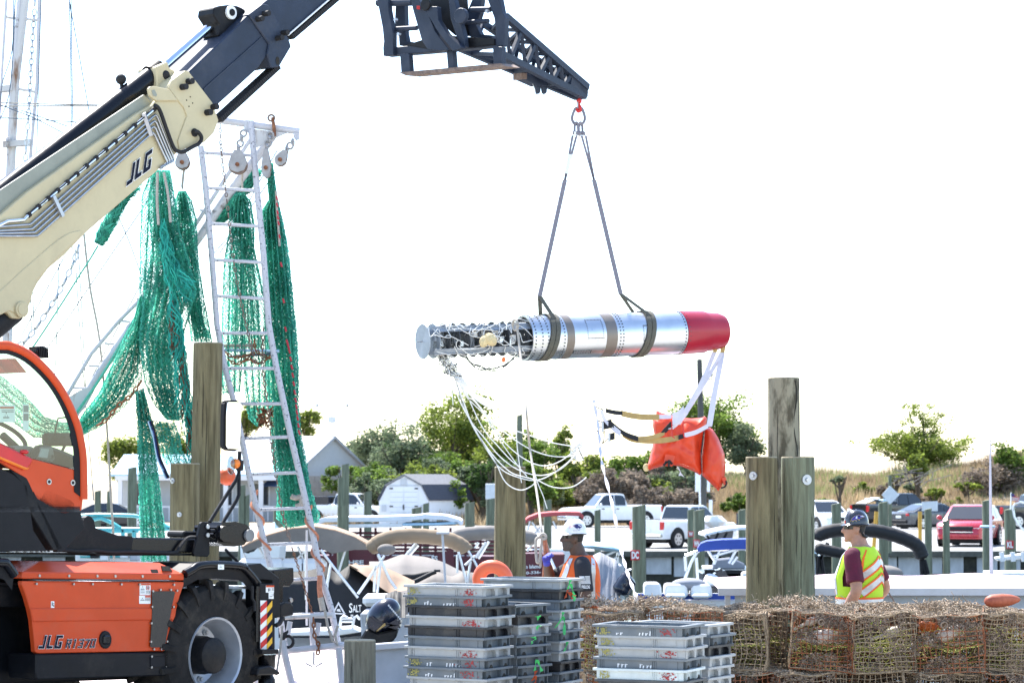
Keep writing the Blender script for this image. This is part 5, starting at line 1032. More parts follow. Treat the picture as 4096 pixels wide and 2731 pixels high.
nA = net('green net bunched under the boom with teal and brown tassels', [
    (z2(1375, 70, 1330, 400, 1370, 800, 1300, 1150, 1255, 1568)+z3_(1260, 200, 1300, 500, 1380, 700, 1500, 850), z2(1520, 70, 1560, 300, 1600, 600, 1700, 900, 1760, 1160, 1640, 1568)+z3_(1560, 200, 1590, 450, 1620, 700, 1640, 850), 27.2, 46, 150, .10, 5),
    (z2(1390, 80, 1380, 500, 1400, 900, 1370, 1300)+z3_(1290, 100, 1340, 500, 1450, 800), z2(1515, 80, 1540, 500, 1600, 800, 1680, 1150, 1560, 1500)+z3_(1500, 100, 1560, 500, 1600, 860), 27.4, 40, 140, .10, 4),
    (z2(1350, 100, 1275, 300, 1262, 800, 1255, 1300), z2(1400, 100, 1400, 500, 1380, 900, 1330, 1400), 27.3, 16, 70, .03, 2),
    (z2(1400, 400, 1370, 700, 1330, 1100)+z3_(1270, 0, 1290, 400), z2(1580, 400, 1640, 700, 1730, 1120)+z3_(1600, 0, 1580, 500), 27.6, 40, 120, .12, 6)])
net('green net bundle hung on a single line beside the tall piling', [
    (z2(1600, 260, 1570, 350, 1560, 700, 1620, 1000, 1680, 1300)+z3_(1720, 150), z2(1660, 255, 1720, 350, 1760, 500, 1785, 900, 1850, 1300)+z3_(1910, 150), 27.5, 36, 110, .08, 4),
    (z2(1610, 270, 1590, 700, 1680, 1200, 1740, 1568), z2(1650, 270, 1740, 600, 1770, 1000, 1800, 1400, 1880, 1568), 27.65, 34, 100, .08, 5)])
line(z2(1655, 20, 1632, 240), .012, 'rope_grey', 'net_line', 'grey line holding up the net bundle beside the piling', 'rope', 27.5)
line(zc(90, 715, 70, 910), .011, 'rope_grey', 'net_line', 'short line under the half hidden pulley block', 'rope', 27.5)
net('green net swag sweeping down behind the cab with a rusty foot chain', [
    (z2(1250, 1200, 1180, 1450)+z3_(1130, 60, 1000, 330, 880, 600, 740, 790, 690, 880), z2(1340, 1250, 1300, 1500)+z3_(1280, 250, 1270, 480, 1120, 720, 900, 900, 715, 995), 27.4, 40, 120, .1, 4),
    (z2(1270, 1250, 1220, 1500)+z3_(1060, 250, 930, 550, 800, 760, 695, 880), z2(1320, 1250, 1290, 1500)+z3_(1250, 350, 1100, 690, 900, 870, 715, 985), 27.55, 36, 110, .1, 5),
    (z3_(690, 870, 560, 880, 400, 830, 200, 620, -100, 380), z3_(715, 995, 560, 1010, 300, 1010, 80, 850, -150, 640), 27.5, 34, 90, .1, 4)])
mb = MB(); chain(mb, [P(*a, 27.1) for a in z3_(1285, 470, 1180, 620, 1060, 720, 960, 840, 860, 905)], .07, .012); mb.build('foot_chain', 'rust', None, label='rusty chain along the foot of the net swag', cat='chain', smooth=1)
nE = net('long green net tail with blue rope hanging past the short piling', [
    (z3_(1215, 600, 1230, 900, 1240, 1300, 1245, 1568)+z4(1255, 200, 1255, 480), z3_(1290, 560, 1380, 900, 1410, 1200, 1440, 1568)+z4(1475, 200, 1480, 480), 27.0, 26, 120, .06, 3),
    (z3_(1220, 620, 1240, 1000, 1250, 1500)+z4(1262, 200, 1270, 470), z3_(1290, 600, 1370, 1000, 1420, 1500)+z4(1460, 200, 1490, 470), 27.1, 24, 110, .06, 4),
    (z3_(1370, 850, 1410, 1000, 1450, 1150, 1500, 1250), z3_(1570, 880, 1620, 1000, 1640, 1120, 1700, 1240), 27.05, 24, 46, .08, 3)])
for off, m in ((0, 'canvas_blue'), (12, 'web_black'), (-10, 'canvas_lightblue')):
    MB().tube(catmull([P(a+off*.4, b, 26.95) for a, b in z3_(1340, 860, 1385, 1000, 1420, 1180, 1470, 1300, 1500, 1370)], 5), .016, 5).build('float_rope', m, nE, smooth=1)
nH = net('pair of green net columns hanging behind the ladder', [
    (zc(620, 985, 570, 1080, 555, 1400)+zl('w', 513, 600, 508, 800, 512, 905), zc(700, 975, 690, 1200, 690, 1500)+zl('w', 556, 620, 556, 800, 552, 900), 27.7, 30, 110, .07, 3),
    (zc(640, 985, 660, 1200, 690, 1568)+zl('w', 552, 700, 555, 850, 570, 960, 590, 978), zc(720, 985, 800, 1060, 835, 1300, 835, 1568)+zl('w', 616, 700, 618, 850, 614, 940, 606, 975), 27.75, 34, 120, .07, 4),
    (zc(630, 990, 600, 1200, 600, 1568)+zl('w', 530, 800), zc(715, 990, 780, 1200, 800, 1568)+zl('w', 600, 800), 27.85, 34, 100, .07, 5)])
line(zc(705, 710, 700, 960), .013, 'rope_grey', 'net_line', 'grey fall line from the pulley to the paired net columns', 'rope', 27.5)
RI = (zc(965, 660, 970, 900, 985, 1040, 915, 1150, 915, 1568)+zd_(950, 150, 960, 500, 985, 800, 1005, 1100, 1040, 1500)+ze_(555, 300, 550, 700, 640, 810), zc(1020, 660, 1050, 900, 1075, 1060, 1110, 1200, 1180, 1568)+zd_(1275, 150, 1290, 500, 1285, 800, 1305, 1100, 1380, 1500)+ze_(890, 400, 980, 690, 970, 760))
nI = net('tall green net with red-laced edge rope right of the ladder', [(RI[0], RI[1], 27.9, 52, 210, .09, 5), (RI[0], RI[1], 28.0, 46, 190, .09, 6), ([(a+14, b) for a, b in RI[0]], [(a-14, b) for a, b in RI[1]], 28.1, 46, 180, .08, 4)])
ep = catmull([P(*a, 27.75) for a in zc(1055, 950, 1065, 1150, 1085, 1400)+zd_(1150, 20, 1190, 250, 1225, 500, 1255, 760, 1275, 950, 1300, 1150)], 6)
MB().tube(ep[:14], .013, 6).build('edge_rope', 'rope_grey', nI, smooth=1)
for k in range(2, len(ep)-2, 2):
    MB().tube([ep[k], ep[k]+V((.015, -.01, -.05))], .012, 5).build('red_lacing', 'logo_red', nI)
MB().tube(catmull([P(*a, 27.8) for a in ze_(690, 480, 740, 500, 790, 490, 800, 560, 740, 590)], 5), .03, 6).build('rope_bundle', 'rope_grey', nI, smooth=1)
for l, lab in ((zc(425, 1285, 520, 1190, 640, 1020, 760, 880, 830, 780), 'rolled green net lashed along the strut behind the ladder'), (z2(880, 735, 930, 640, 1010, 490, 1090, 350, 1195, 240), 'rolled green net slanting under the cream boom')):
    pts = catmull([P(*a, 27.9) for a in l], 8); mb = MB(); rr = .075
    for k in range(900):
        i = nr.randrange(len(pts)-1); d = (pts[i+1]-pts[i]).normalized(); x, y = perp(d); a = nr.random()*6.28; f = nr.random()
        q = lerp(pts[i], pts[i+1], f)+(x*math.cos(a)+y*math.sin(a))*rr*nr.uniform(.7, 1.1)*(.6+.4*math.sin(math.pi*min(1, (i+f)/len(pts)+.1))); e = q+d*nr.uniform(.04, .12)+(x*math.sin(a)-y*math.cos(a))*nr.uniform(-.06, .06)
        s_ = d.cross((q-pts[i])).normalized()*.006; n = len(mb.v); mb.v += [q-s_, q+s_, e+s_, e-s_]; mb.f.append((n, n+1, n+2, n+3))
    t = thing('rolled_net', lab, 'net', pts[0]); mb.build('netting', 'net_green', t, recalc=False); MB().tube(pts, rr*.72, 7).build('core', 'net_dark', t, smooth=1)
# tassels of frayed twine on the big net
def tassel(p0, n, ln, spread, m, drift):
    mb = MB()
    for k in range(n):
        a = P(p0[0]+nr.uniform(-spread, spread)*.4, p0[1]+nr.uniform(-30, 30), 27.0+nr.uniform(-.05, .1)); l = ln*nr.uniform(.6, 1.1); pts = [a]
        for j in range(1, 6): f = j/5; pts.append(P(p0[0]+drift*f+nr.uniform(-spread, spread)*(.5+.5*f), p0[1]+l*f, 27.0+nr.uniform(-.08, .1)))
        mb.tube(catmull(pts, 2), .0058, 3)
    mb.build('tassel', m, nA, recalc=False, smooth=1)
for x, y, n, l, s, m, d in ((650, 985, 40, 210, 40, 'net_teal', 100), (650, 900, 26, 260, 30, 'net_teal', 40), (690, 1180, 36, 240, 40, 'net_teal', 20), (715, 1290, 40, 330, 34, 'net_teal', 15), (735, 1450, 30, 300, 28, 'net_teal', 22), (760, 1650, 24, 230, 22, 'net_teal', 8), (690, 1230, 16, 240, 26, 'net_brown', 10), (725, 1400, 22, 280, 24, 'net_brown', 20), (755, 1640, 18, 170, 18, 'net_brown', 5)): tassel((x, y), n, l, s, m, d)
for pts in (((630, 690), (628, 800), (634, 900)), ((655, 690), (672, 780), (682, 890))): MB().tube(catmull([P(a, b, 27.0) for a, b in pts], 5), .016, 5).build('rope', 'rope_grey', nA, smooth=1)
# dredge rig seen between the rungs: chain swags and spreader
dr = thing('spreader_rig', 'rusty chain swags and blue spreader bar behind the ladder', 'fishing gear', P(1000, 1400, 27.8))
for l in ((510, 270, 600, 330, 700, 330, 830, 290), (700, 400, 780, 350, 880, 400, 1000, 330), (540, 340, 640, 405, 760, 360, 870, 405), (830, 130, 840, 250, 920, 320, 1010, 340)):
    mb = MB(); chain(mb, [P(*a, 27.6) for a in zd_(*l)], .05, .01); mb.build('chain', 'rust', dr, smooth=1)
for l, m in ((zd_(500, 262, 1090, 272), 'canvas_lightblue'), (zd_(510, 215, 830, 212), 'rope_grey'), (zd_(560, 330, 1000, 300), 'wire_blue')): MB().tube([P(*a, 27.7) for a in l], .016, 6).build('bar', m, dr)
for k in range(9): MB().tube([P(*a, 27.7) for a in zd_(530+k*34, 212, 545+k*34, 262)], .007, 4).build('tie', 'rope_grey', dr)
mb = MB()
for k in range(120):
    a = P(*zp('d', nr.uniform(860, 1000), nr.uniform(880, 1060)), 27.6); mb.tube([a, a+V((nr.uniform(-.05, .05), 0, nr.uniform(-.05, .05)))], .008, 3)
mb.build('tangle', 'rust', dr, kind='stuff')
MB().ball(P(908, 1905, 27.6), .1, 14, 10).build('buoy', 'float_orange', None, smooth=3, label='small orange ball buoy hung behind the mirror bracket', cat='buoy')
# ---------------------------------------------------------------- stacked plastic trays
TLn, TWd, TP = .66, .40, .073
def tray_parts(kind):
    """returns [(part name, MB)] in local coordinates, origin at base centre"""
    b = MB(); hx, hy = TLn/2-.022, TWd/2-.022; w_ = .006; zt_ = .06
    for s in (-1, 1): b.box((0, s*hy, zt_/2), (2*hx, w_, zt_))
    ex = hx-.03
    for s in (-1, 1): b.box((s*ex, 0, zt_/2), (w_, 2*hy-w_, zt_))
    b.box((0, 0, .004), (2*ex-w_, 2*hy-w_, .006))
    r = MB(); rim = .017
    for s in (-1, 1): r.box((0, s*(hy+.012), TP-rim/2-.001), (TLn, .02, rim)); r.box((s*(TLn/2-.021), 0, TP-rim/2-.001), (.042, 2*hy+.004, rim))
    for s in (-1, 1):
        r.box((-.17, s*(hy+.013), TP-rim/2-.004), (.05, .022, rim)); r.box((.05, s*(hy+.013), TP-rim/2-.004), (.05, .022, rim))
    h = MB()
    for s in (-1, 1):
        for x in (-.285, -.272, -.259, .09, .103, .116): b.box((x, s*(hy+.005), .03), (.005, .008, .055))
        b.box((.2, s*(hy+.004), .034), (.11, .006, .052)) if kind == 'arch' else b.box((.235, s*(hy+.004), .03), (.07, .008, .058))
        for y in ((-.16, 0, .16) if kind == 'arch' else (-.1, .1)):
            wd = .034 if kind == 'arch' else .062
            h.box((s*(hx-.012), y, .03), (.034, wd, .058))
            if kind != 'arch':
                for q in (-.02, -.007, .007, .02): h.box((s*(hx+.006), y+q, .032), (.006, .006, .05))
        if kind == 'arch':
            for y0, y1 in ((-.16, 0), (0, .16)):
                for sg, ye in ((1, y0+.017), (-1, y1-.017)):
                    q = [V((s*(hx+.003), ye, .057)), V((s*(hx+.003), ye+sg*.045, .057)), V((s*(hx+.003), ye+sg*.014, .049)), V((s*(hx+.003), ye, .03))]; h.prism(q, V((-s*.03, 0, 0)))
            b.box((s*(hx-.004), 0, .057), (.04, 2*hy, .006))
        else: b.box((s*(hx-.004), 0, .058), (.03, 2*hy, .006))
    d = MB()
    if kind != 'arch':
        for s in (-1, 1):
            for y in (-.1, .1): d.prism([V((s*(hx+.0095), y+.024*math.cos(a), .024*math.sin(a)+.002)) for a in [math.pi*i/8 for i in range(9)]], V((-s*.008, 0, 0)))
    b.add(h.v, h.f); b.add(r.v, r.f) if 0 else None
    return [('tray_body', b), ('rim', r)]+([('drain_notch', d)] if kind != 'arch' else [])
TRM = {}
for kind in ('arch', 'rib'):
    for col in ('light', 'mid', 'black', 'white', 'dark'):
        L_ = []
        for nm, mb in tray_parts(kind):
            me = mb.mesh(nm, V((0, 0, 0)), bevel=.0018 if nm == 'rim' else 0); me.materials.append(MT['crack' if nm == 'drain_notch' else 'tray_'+col]); L_.append((nm, me))
        TRM[kind, col] = L_
ORD = ['topmost', 'second', 'third', 'fourth', 'fifth', 'sixth', 'seventh', 'eighth', 'ninth', 'tenth', 'eleventh', 'twelfth', 'thirteenth', 'fourteenth', 'fifteenth', 'sixteenth', 'seventeenth']
CN = {'light': 'light grey', 'mid': 'blue-grey', 'black': 'black', 'white': 'white', 'dark': 'dark grey'}
cr_ = random.Random(5); PM = {}
def blotch(cx, cz, w_, h_, m, sd):
    g = random.Random(sd); mb = MB(); y = -(TWd/2-.022+.0095)
    for k in range(60):
        x, z = cx+g.gauss(0, w_*.42), cz+g.gauss(0, h_*.4); r_ = g.uniform(.001, .0045)*(1.6 if k < 12 else 1)
        q = [V((x+math.cos(a)*r_*g.uniform(.6, 2.2), y-.00005*k, min(.054, max(.003, z+math.sin(a)*r_*g.uniform(.6, 1.6))))) for a in [6.283*i/7 for i in range(7)]]; mb.add(q, [tuple(range(7))])
    me = mb.mesh('paint_mark', V((0, 0, 0)), recalc=False); me.materials.append(MT[m]); return me
def scrib(sd):
    g = random.Random(sd); mb = MB(); y = -(TWd/2-.022+.004)
    for x0 in (-.16, .0):
        for k in range(g.randint(2, 5)):
            x = x0+k*.026+g.uniform(-.004, .004); h = g.uniform(.012, .03); mb.prism([V((x, y, .004)), V((x+.008, y, .004)), V((x+.012, y, .004+h)), V((x+.003, y, .004+h))], V((0, -.001, 0)))
            if g.random() < .6: mb.prism([V((x, y, .004+h*.8)), V((x+.02, y, .004+h*.75)), V((x+.02, y, .008+h*.75)), V((x, y, .008+h*.8))], V((0, -.001, 0)))
    me = mb.mesh('white_lettering', V((0, 0, 0)), recalc=False); me.materials.append(MT['spray_white']); return me
def stack(desc, u, v, Y, th, seq):
    c0 = P(u, v, Y); zg_ = gz(Y); n = round((c0.z-zg_)/TP); pit = (c0.z-zg_)/n
    d = V((math.cos(th), -math.sin(th), 0)); e = V((math.sin(th), math.cos(th), 0))
    ctr = V((c0.x, c0.y, 0))-d*TLn/2+e*TWd/2
    for k in range(n):
        s = seq[k] if k < len(seq) else cr_.choice(('lA', 'mR', 'kA', 'mR')); col = {'l': 'light', 'm': 'mid', 'k': 'black', 'w': 'white', 'd': 'dark'}[s[0]]; kind = 'arch' if s[1] == 'A' else 'rib'
        jx, jy, ja = cr_.gauss(0, .006), cr_.gauss(0, .005), cr_.gauss(0, .007)
        t = thing('fish_tray', f'{CN[col]} tray, {ORD[k]} from top, in the {desc}' if k else f'{CN[col]} tray on top of the {desc}', 'tray', (ctr.x+jx, ctr.y+jy, c0.z-pit*(k+1)), 'stacked plastic trays', rz=-th+ja, local=True)
        def part(me, nm):
            o = bpy.data.objects.new(nm, me); COL.objects.link(o); o.parent = t
            if nm in ('drain_notch', 'paint_mark', 'white_lettering'): o['kind'] = 'stuff'
        for nm, me in TRM[kind, col]: part(me, nm)
        for f in s[2:]:
            if f == 'y': part(blotch(-.25, .03, .05, .04, 'spray_yellow', cr_.random()), 'paint_mark')
            if f == 'r': part(blotch(.2, .03, .07, .045, 'spray_red', cr_.random()), 'paint_mark')
            if f == 's': part(scrib(cr_.random()), 'white_lettering')
    return c0
stack('stack beside the dark outboard engine', 1938, 2345, 17.3, R(31), ['lAyr', 'mRyrs', 'kA', 'lAr', 'kA', 'mR', 'lAr', 'mRyrs', 'mRyrs', 'lA', 'mRr'])
stack('narrow stack tied with green ribbons', 2071, 2419, 17.75, R(38), ['mR', 'kA', 'lAr', 'mR', 'mR', 'mR', 'mR', 'mR', 'mR'])
stack('stack before the orange-vested worker', 2240, 2316, 18.2, R(27), ['lA', 'kA', 'mR', 'lA', 'lA', 'mR', 'lA', 'lA', 'kA', 'mR', 'lA'])
stack('paint-marked stack before the wire traps', 2741, 2503, 16.6, R(24), ['mRyrs', 'lAy', 'lAyr', 'mRs', 'wRyr', 'dR', 'mR'])
stack('stack touching the weedy traps', 2836, 2498, 17.25, R(31), ['lA', 'mR', 'kA', 'lA', 'lA', 'lA', 'lA'])
def ribbon(lab, m, Y, *paths):
    t = None
    for p in paths:
        q = catmull([P(a, b, Y-.004*i) for i, a_ in enumerate(p) for a, b in (a_,)], 4); w_ = [V((.011*math.cos(i*.35), -.004, .006*math.sin(i*.5))) for i in range(len(q))]
        mb = MB().strip(q, w_, .0015)
        if t is None: t = mb.build('ribbon_tie', m, None, label=lab, cat='ribbon', group='plastic ribbons tied to the trays')
        else: mb.build('ribbon_tail', m, t)
zt_l = lambda *a: zl('t', *a); zk_l = lambda *a: zl('k', *a)
ribbon('green plastic ribbon knotted to the topmost handle before the orange-vested worker', 'ribbon_green', 18.25, zt_l(245, 55, 225, 110, 212, 160), zt_l(240, 95, 265, 160, 280, 230, 288, 300))
ribbon('green ribbon with two long tails on the stack before the orange-vested worker', 'ribbon_green', 18.15, zt_l(155, 430, 150, 480, 110, 550, 60, 615), zt_l(150, 480, 172, 540, 168, 620, 172, 698))
ribbon('short green ribbon low on the stack before the orange-vested worker', 'ribbon_green', 18.15, zt_l(205, 780, 195, 830, 168, 890))
ribbon('orange ribbon bow on the black tray before the orange-vested worker', 'ribbon_orange', 18.2, zt_l(215, 170, 200, 200, 182, 265), zt_l(220, 195, 260, 220, 300, 240), zt_l(220, 195, 250, 240, 265, 275))
ribbon('tiny green ribbon knot on the second narrow tray', 'ribbon_green', 17.6, zk_l(1900, 778, 1950, 772), zk_l(1925, 778, 1918, 815))
ribbon('tiny green ribbon knot on the third narrow tray', 'ribbon_green', 17.6, zk_l(1905, 905, 1915, 880, 1950, 890), zk_l(1912, 900, 1912, 930))
ribbon('bent green ribbon on the fourth narrow tray', 'ribbon_green', 17.6, zk_l(1850, 1022, 1890, 1022, 1885, 1050, 1840, 1070, 1850, 1095))
ribbon('wide forked green ribbon low on the narrow stack', 'ribbon_green', 17.55, zk_l(1905, 1285, 1890, 1340, 1880, 1410), zk_l(1905, 1290, 1935, 1340, 1962, 1420))
ribbon('crumpled orange ribbon low on the narrow stack', 'ribbon_orange', 17.55, zk_l(1895, 1415, 1880, 1470, 1850, 1530), zk_l(1885, 1470, 1895, 1530, 1880, 1560))
# ---------------------------------------------------------------- wire crab traps
PW, PH = .5, .46; pr = random.Random(21)
def wob(p, s, a):
    a *= 1.9; return p+V((NZ.noise(p*6+V((s, 0, 0))), NZ.noise(p*6+V((0, s, 9))), NZ.noise(p*6+V((5, 0, s)))))*a
def sqpanel(mb, f, nu, nv, r, sd, drop=.06):
    for i in range(nu+1):
        if pr.random() > drop: mb.tube([wob(f(i/nu, j/10), sd, .012) for j in range(11)], r, 3, cap=False)
    for j in range(nv+1):
        if pr.random() > drop: mb.tube([wob(f(i/10, j/nv), sd, .012) for i in range(11)], r, 3, cap=False)
def hexpanel(mb, f, n, r, sd):
    h = 1/n
    for i in range(n):
        for j in range(int(n*1.15)):
            u = (i+(.5 if j % 2 else 0))*h; v = j*h*.87; a = (u, v); b = (u+h*.5, v+h*.28); c = (u+h*.5, v+h*.87-.28*h+.0); d = (u, v+h*.58)
            seg = [((u, v), (u+h*.5, v+h*.29)), ((u, v), (u-h*.5, v+h*.29)), ((u+h*.5, v+h*.29), (u+h*.5, v+h*.87))]
            for p, q in seg:
                if 0 <= p[0] <= 1 and 0 <= q[0] <= 1 and p[1] <= 1 and q[1] <= 1 and pr.random() > .05: mb.tube([wob(f(*p), sd, .02), wob(f(*q), sd, .02)], r, 3, cap=False)
def flakes(n, fn, s0, s1, out):
    mb = MB()
    for _ in range(n):
        p = fn(); s = pr.uniform(s0, s1); a = V((pr.gauss(0, 1), pr.gauss(0, 1), pr.gauss(0, 1))).normalized(); b, c = perp(a); k = len(mb.v)
        mb.v += [p+b*s, p-b*s*.6+c*s*.8, p-b*s*.5-c*s*pr.uniform(.2, .9), p+a*s*pr.uniform(.3, 1.1)]; mb.f += [(k, k+1, k+2), (k, k+3, k+1), (k+1, k+3, k+2), (k+2, k+3, k)]
    return mb
def potmeshes(v):
    sd = v*13.7; sag = .05; h = PW/2; parts = []
    topz = lambda u, w_: PH+.07*NZ.noise(V((u*2+sd, w_*2, 1)))-sag*math.sin(math.pi*u)*math.sin(math.pi*w_)*.5*(1 if v % 2 else -1)
    fr = lambda u, w_: V((-h+u*PW, -h-.015*math.sin(math.pi*u)*math.sin(math.pi*w_), w_*topz(u, 0))); bk_ = lambda u, w_: V((-h+u*PW, h, w_*topz(u, 1)))
    lf = lambda u, w_: V((-h, -h+u*PW, w_*topz(0, u))); rt = lambda u, w_: V((h, -h+u*PW, w_*topz(1, u))); tp = lambda u, w_: V((-h+u*PW, -h+w_*PW, topz(u, w_))); md = lambda u, w_: V((-h+u*PW, -h+w_*PW, PH*.42+.05*NZ.noise(V((u*3, w_*3, sd)))))
    m1, m2 = (('wire_rust', 'wire_grey'), ('wire_grey', 'wire_rust'), ('wire_rust', 'wire_rust'), ('wire_grey', 'wire_grey'), ('wire_rust', 'wire_grey'))[v]
    a = MB(); sqpanel(a, fr, 12, 11, .0036, sd); sqpanel(a, rt, 12, 11, .0036, sd+1); parts.append(('side_mesh', a, m1))
    a = MB(); sqpanel(a, bk_, 12, 11, .0036, sd+2); sqpanel(a, lf, 12, 11, .0036, sd+3); parts.append(('side_mesh', a, m2))
    a = MB(); sqpanel(a, tp, 14, 14, .0032, sd+4); parts.append(('top_mesh', a, 'wire_grey'))
    a = MB(); hexpanel(a, md, 11, .0027, sd); parts.append(('inner_mesh', a, 'wire_yellow')); a = MB(); hexpanel(a, lambda u, w_: V((-h+u*PW, -h+.012+(.05 if v % 2 else .2), .02+w_*(PH*.75))), 11, .0027, sd+5); parts.append(('inner_mesh', a, 'wire_yellow'))
    for z in (0, 1):
        a = MB()
        for p, q in (((0, 0), (1, 0)), ((1, 0), (1, 1)), ((1, 1), (0, 1)), ((0, 1), (0, 0))):
            f = (lambda u, w_: V((-h+u*PW, -h+w_*PW, .006))) if z == 0 else tp; a.tube([f(p[0]+(q[0]-p[0])*i/8, p[1]+(q[1]-p[1])*i/8) for i in range(9)], .0045, 4)
        parts.append(('frame', a, 'wire_grey'))
    for _ in range(2): a = MB().torus(fr(pr.uniform(.2, .8), pr.uniform(.4, .85))-V((0, .012, 0)), V((pr.uniform(-.3, .3), 1, 0)), .024, .006, 14, 5); parts.append(('escape_ring', a, 'fouling'))
    a = flakes(1900, lambda: wob(tp(pr.random(), pr.random()), sd, .01)+V((0, 0, pr.uniform(-.01, .012))), .004, .013, 1)
    for _ in range(170):
        p = tp(pr.random(), pr.random()); a.tube([p, p+V((pr.gauss(0, .02), pr.gauss(0, .02), pr.uniform(0, .008))), p+V((pr.gauss(0, .045), pr.gauss(0, .045), pr.uniform(-.01, .012)))], .0026, 3)
    parts.append(('dried_weed', a, 'dry_weed'))
    dens = (4200, 2600, 6500, 3400, 3000)[v]
    def sp():
        f = pr.choice((fr, fr, fr, lf, rt, bk_)); u, w_ = pr.random(), pr.random()**(.8 if v != 2 else 1)
        for _ in range(4):
            if NZ.noise(V((u*4+sd, w_*4, 2))) > .0: break
            u, w_ = pr.random(), pr.random()
        return f(u, w_)+V((0, 0, 0))
    a = flakes(dens, sp, .004, .014, 1); parts.append(('fouling', a, 'fouling'))
    a = flakes(420, lambda: wob(md(pr.random(), pr.random()), sd, .02), .005, .012, 1); parts.append(('green_weed', a, 'weed_green'))
    out = []
    for nm, mb, m in parts:
        me = mb.mesh(nm, V(), recalc=False, smooth=3 if 'mesh' in nm or nm == 'frame' else 0); me.materials.append(MT[m]); out.append((nm, me))
    return out
PV = [potmeshes(v) for v in range(5)]
def pot(x, y, z, v, rz, lab):
    t = thing('crab_trap', lab, 'trap', (x, y, z), 'weedy wire crab traps piled on the wharf', rz=rz, local=True); t.rotation_euler = (pr.uniform(-.05, .05), pr.uniform(-.07, .07), rz); sc_ = pr.uniform(.95, 1.16); t.scale = (sc_, sc_, 1)
    for nm, me in PV[v]:
        o = bpy.data.objects.new(nm, me); COL.objects.link(o); o.parent = t
        if nm in ('dried_weed', 'fouling', 'green_weed', 'inner_mesh'): o['kind'] = 'stuff'
px0 = P(2318, 2500, 20.2).x+PW/2
RWN = {0: 'front row', 1: 'back row'}
for row in range(3):  # rearmost row is added, to block light showing through the mesh
    for lay in range(2):
        for i in range(8):
            x = px0+i*.535+(row % 2)*.14+(.1 if lay else 0)*(i % 2)+pr.uniform(-.03, .03); y = 20.45+row*.55+pr.uniform(-.03, .03)
            if x > 5.0 or (row == 2 and i < 2): continue
            zz = gz(y)+lay*(PH+.012)+(.0 if lay == 0 else pr.uniform(0, .025))
            pot(x, y, zz, (0, 3, 2, 1, 4, 3, 0, 1)[(i+lay*3+row) % 8], pr.choice((0, 0, math.pi))+pr.uniform(-.24, .24), ('rust-sided', 'grey-sided', 'thickly fouled', 'pale grey', 'rust and grey')[(0, 3, 2, 1, 4, 3, 0, 1)[(i+lay*3+row) % 8]]+(' weed-topped wire trap in the upper ' if lay else ' wire trap in the lower ')+('front row before the vested workers', 'middle row of the trap pile', 'added back row blocking light')[row])
def buoy(label, u, v, Y, ln, r, ang, m, stick=True):
    c = P(u, v, Y); d = V((math.cos(ang), .15, math.sin(ang))).normalized()
    t = thing('trap_buoy', label, 'buoy', c, 'worn buoys stored in the traps')
    MB().lathe(c-d*ln/2, d, [(0, r*.35), (ln*.06, r*.7), (ln*.18, r*.95), (ln*.5, r), (ln*.75, r*.8), (ln*.93, r*.45), (ln, r*.2)], 16, True).build('float_body', m, t, smooth=1)
    if stick: MB().cyl(c-d*ln*.5, c-d*(ln*.5+.12), .014, 8).build('stick', 'buoy_white', t)
buoy('large off-white bullet buoy inside an upper trap', 3300, 2545, 20.45, .26, .062, .12, 'buoy_white'); buoy('off-white bullet buoy slanting upward inside an upper trap', 3810, 2528, 20.45, .26, .058, .35, 'buoy_white'); buoy('small off-white buoy just under a trap roof', 3250, 2482, 20.6, .12, .035, .4, 'buoy_white')
buoy('orange buoy lying crossways in an upper trap', 3720, 2510, 20.65, .2, .05, -.2, 'buoy_orange'); buoy('stubby orange buoy beside the slanting white buoy', 3935, 2540, 20.6, .12, .045, 1.3, 'buoy_orange', False); buoy('pale buoy in the middle of an upper trap', 3580, 2525, 20.6, .2, .045, .3, 'buoy_white')
buoy('red and white buoy lying on top of the traps', 4010, 2400, 20.5, .3, .055, .05, 'buoy_red', False); buoy('brown buoy in the trap behind the paint-marked trays', 2345, 2505, 20.5, .16, .06, .6, 'buoy_white'); buoy('orange buoy in the trap behind the tallest trays', 2372, 2445, 20.7, .14, .04, 1.2, 'buoy_orange', False)
for (u, v, lab) in ((2600, 2395, 'brown clump of dried weed heaped on the traps by the strap'), (2350, 2395, 'brown clump of dried weed beside the orange vest'), (3180, 2392, 'small reddish weed tuft below the clustered pilings'), (3790, 2408, 'dark reddish weed clumps near the red buoy')):
    c = P(u, v+25, 20.6); mb = flakes(700, lambda: c+V((pr.gauss(0, .13), pr.gauss(0, .08), abs(pr.gauss(0, .03)))), .005, .016, 1)
    for _ in range(150): p = c+V((pr.gauss(0, .13), pr.gauss(0, .08), abs(pr.gauss(0, .03)))); mb.tube([p, p+V((pr.gauss(0, .03), pr.gauss(0, .03), pr.uniform(0, .04)))], .003, 3)
    mb.build('weed_clump', 'dry_weed', None, recalc=False, label=lab, cat='seaweed')
MB().tube([P(*zp('u', x, y), 20.7) for x, y in ((1335, 222), (1320, 185), (1295, 150), (1290, 135))], .007, 5).build('twig', 'rusty_steel', None, label='bare twig sticking up from the traps beside the lime vest', cat='twig')
# rescue ring behind the trays
c = P(1972, 2320, 20.2)
rr_ = MB().torus(c, V((.25, 1, .25)), .115, .055, 36, 14).build('ring_buoy', 'float_orange', None, smooth=3, label='round orange ring float with black cord behind the trays', cat='float')
for a in (2.3, 1.2):
    x, y = perp(V((.25, 1, .25))); p = c+(x*math.cos(a)+y*math.sin(a))*.115; tdir = (-x*math.sin(a)+y*math.cos(a)); MB().torus(p, tdir, .059, .007, 18, 5).build('black_cord', 'web_black', rr_)
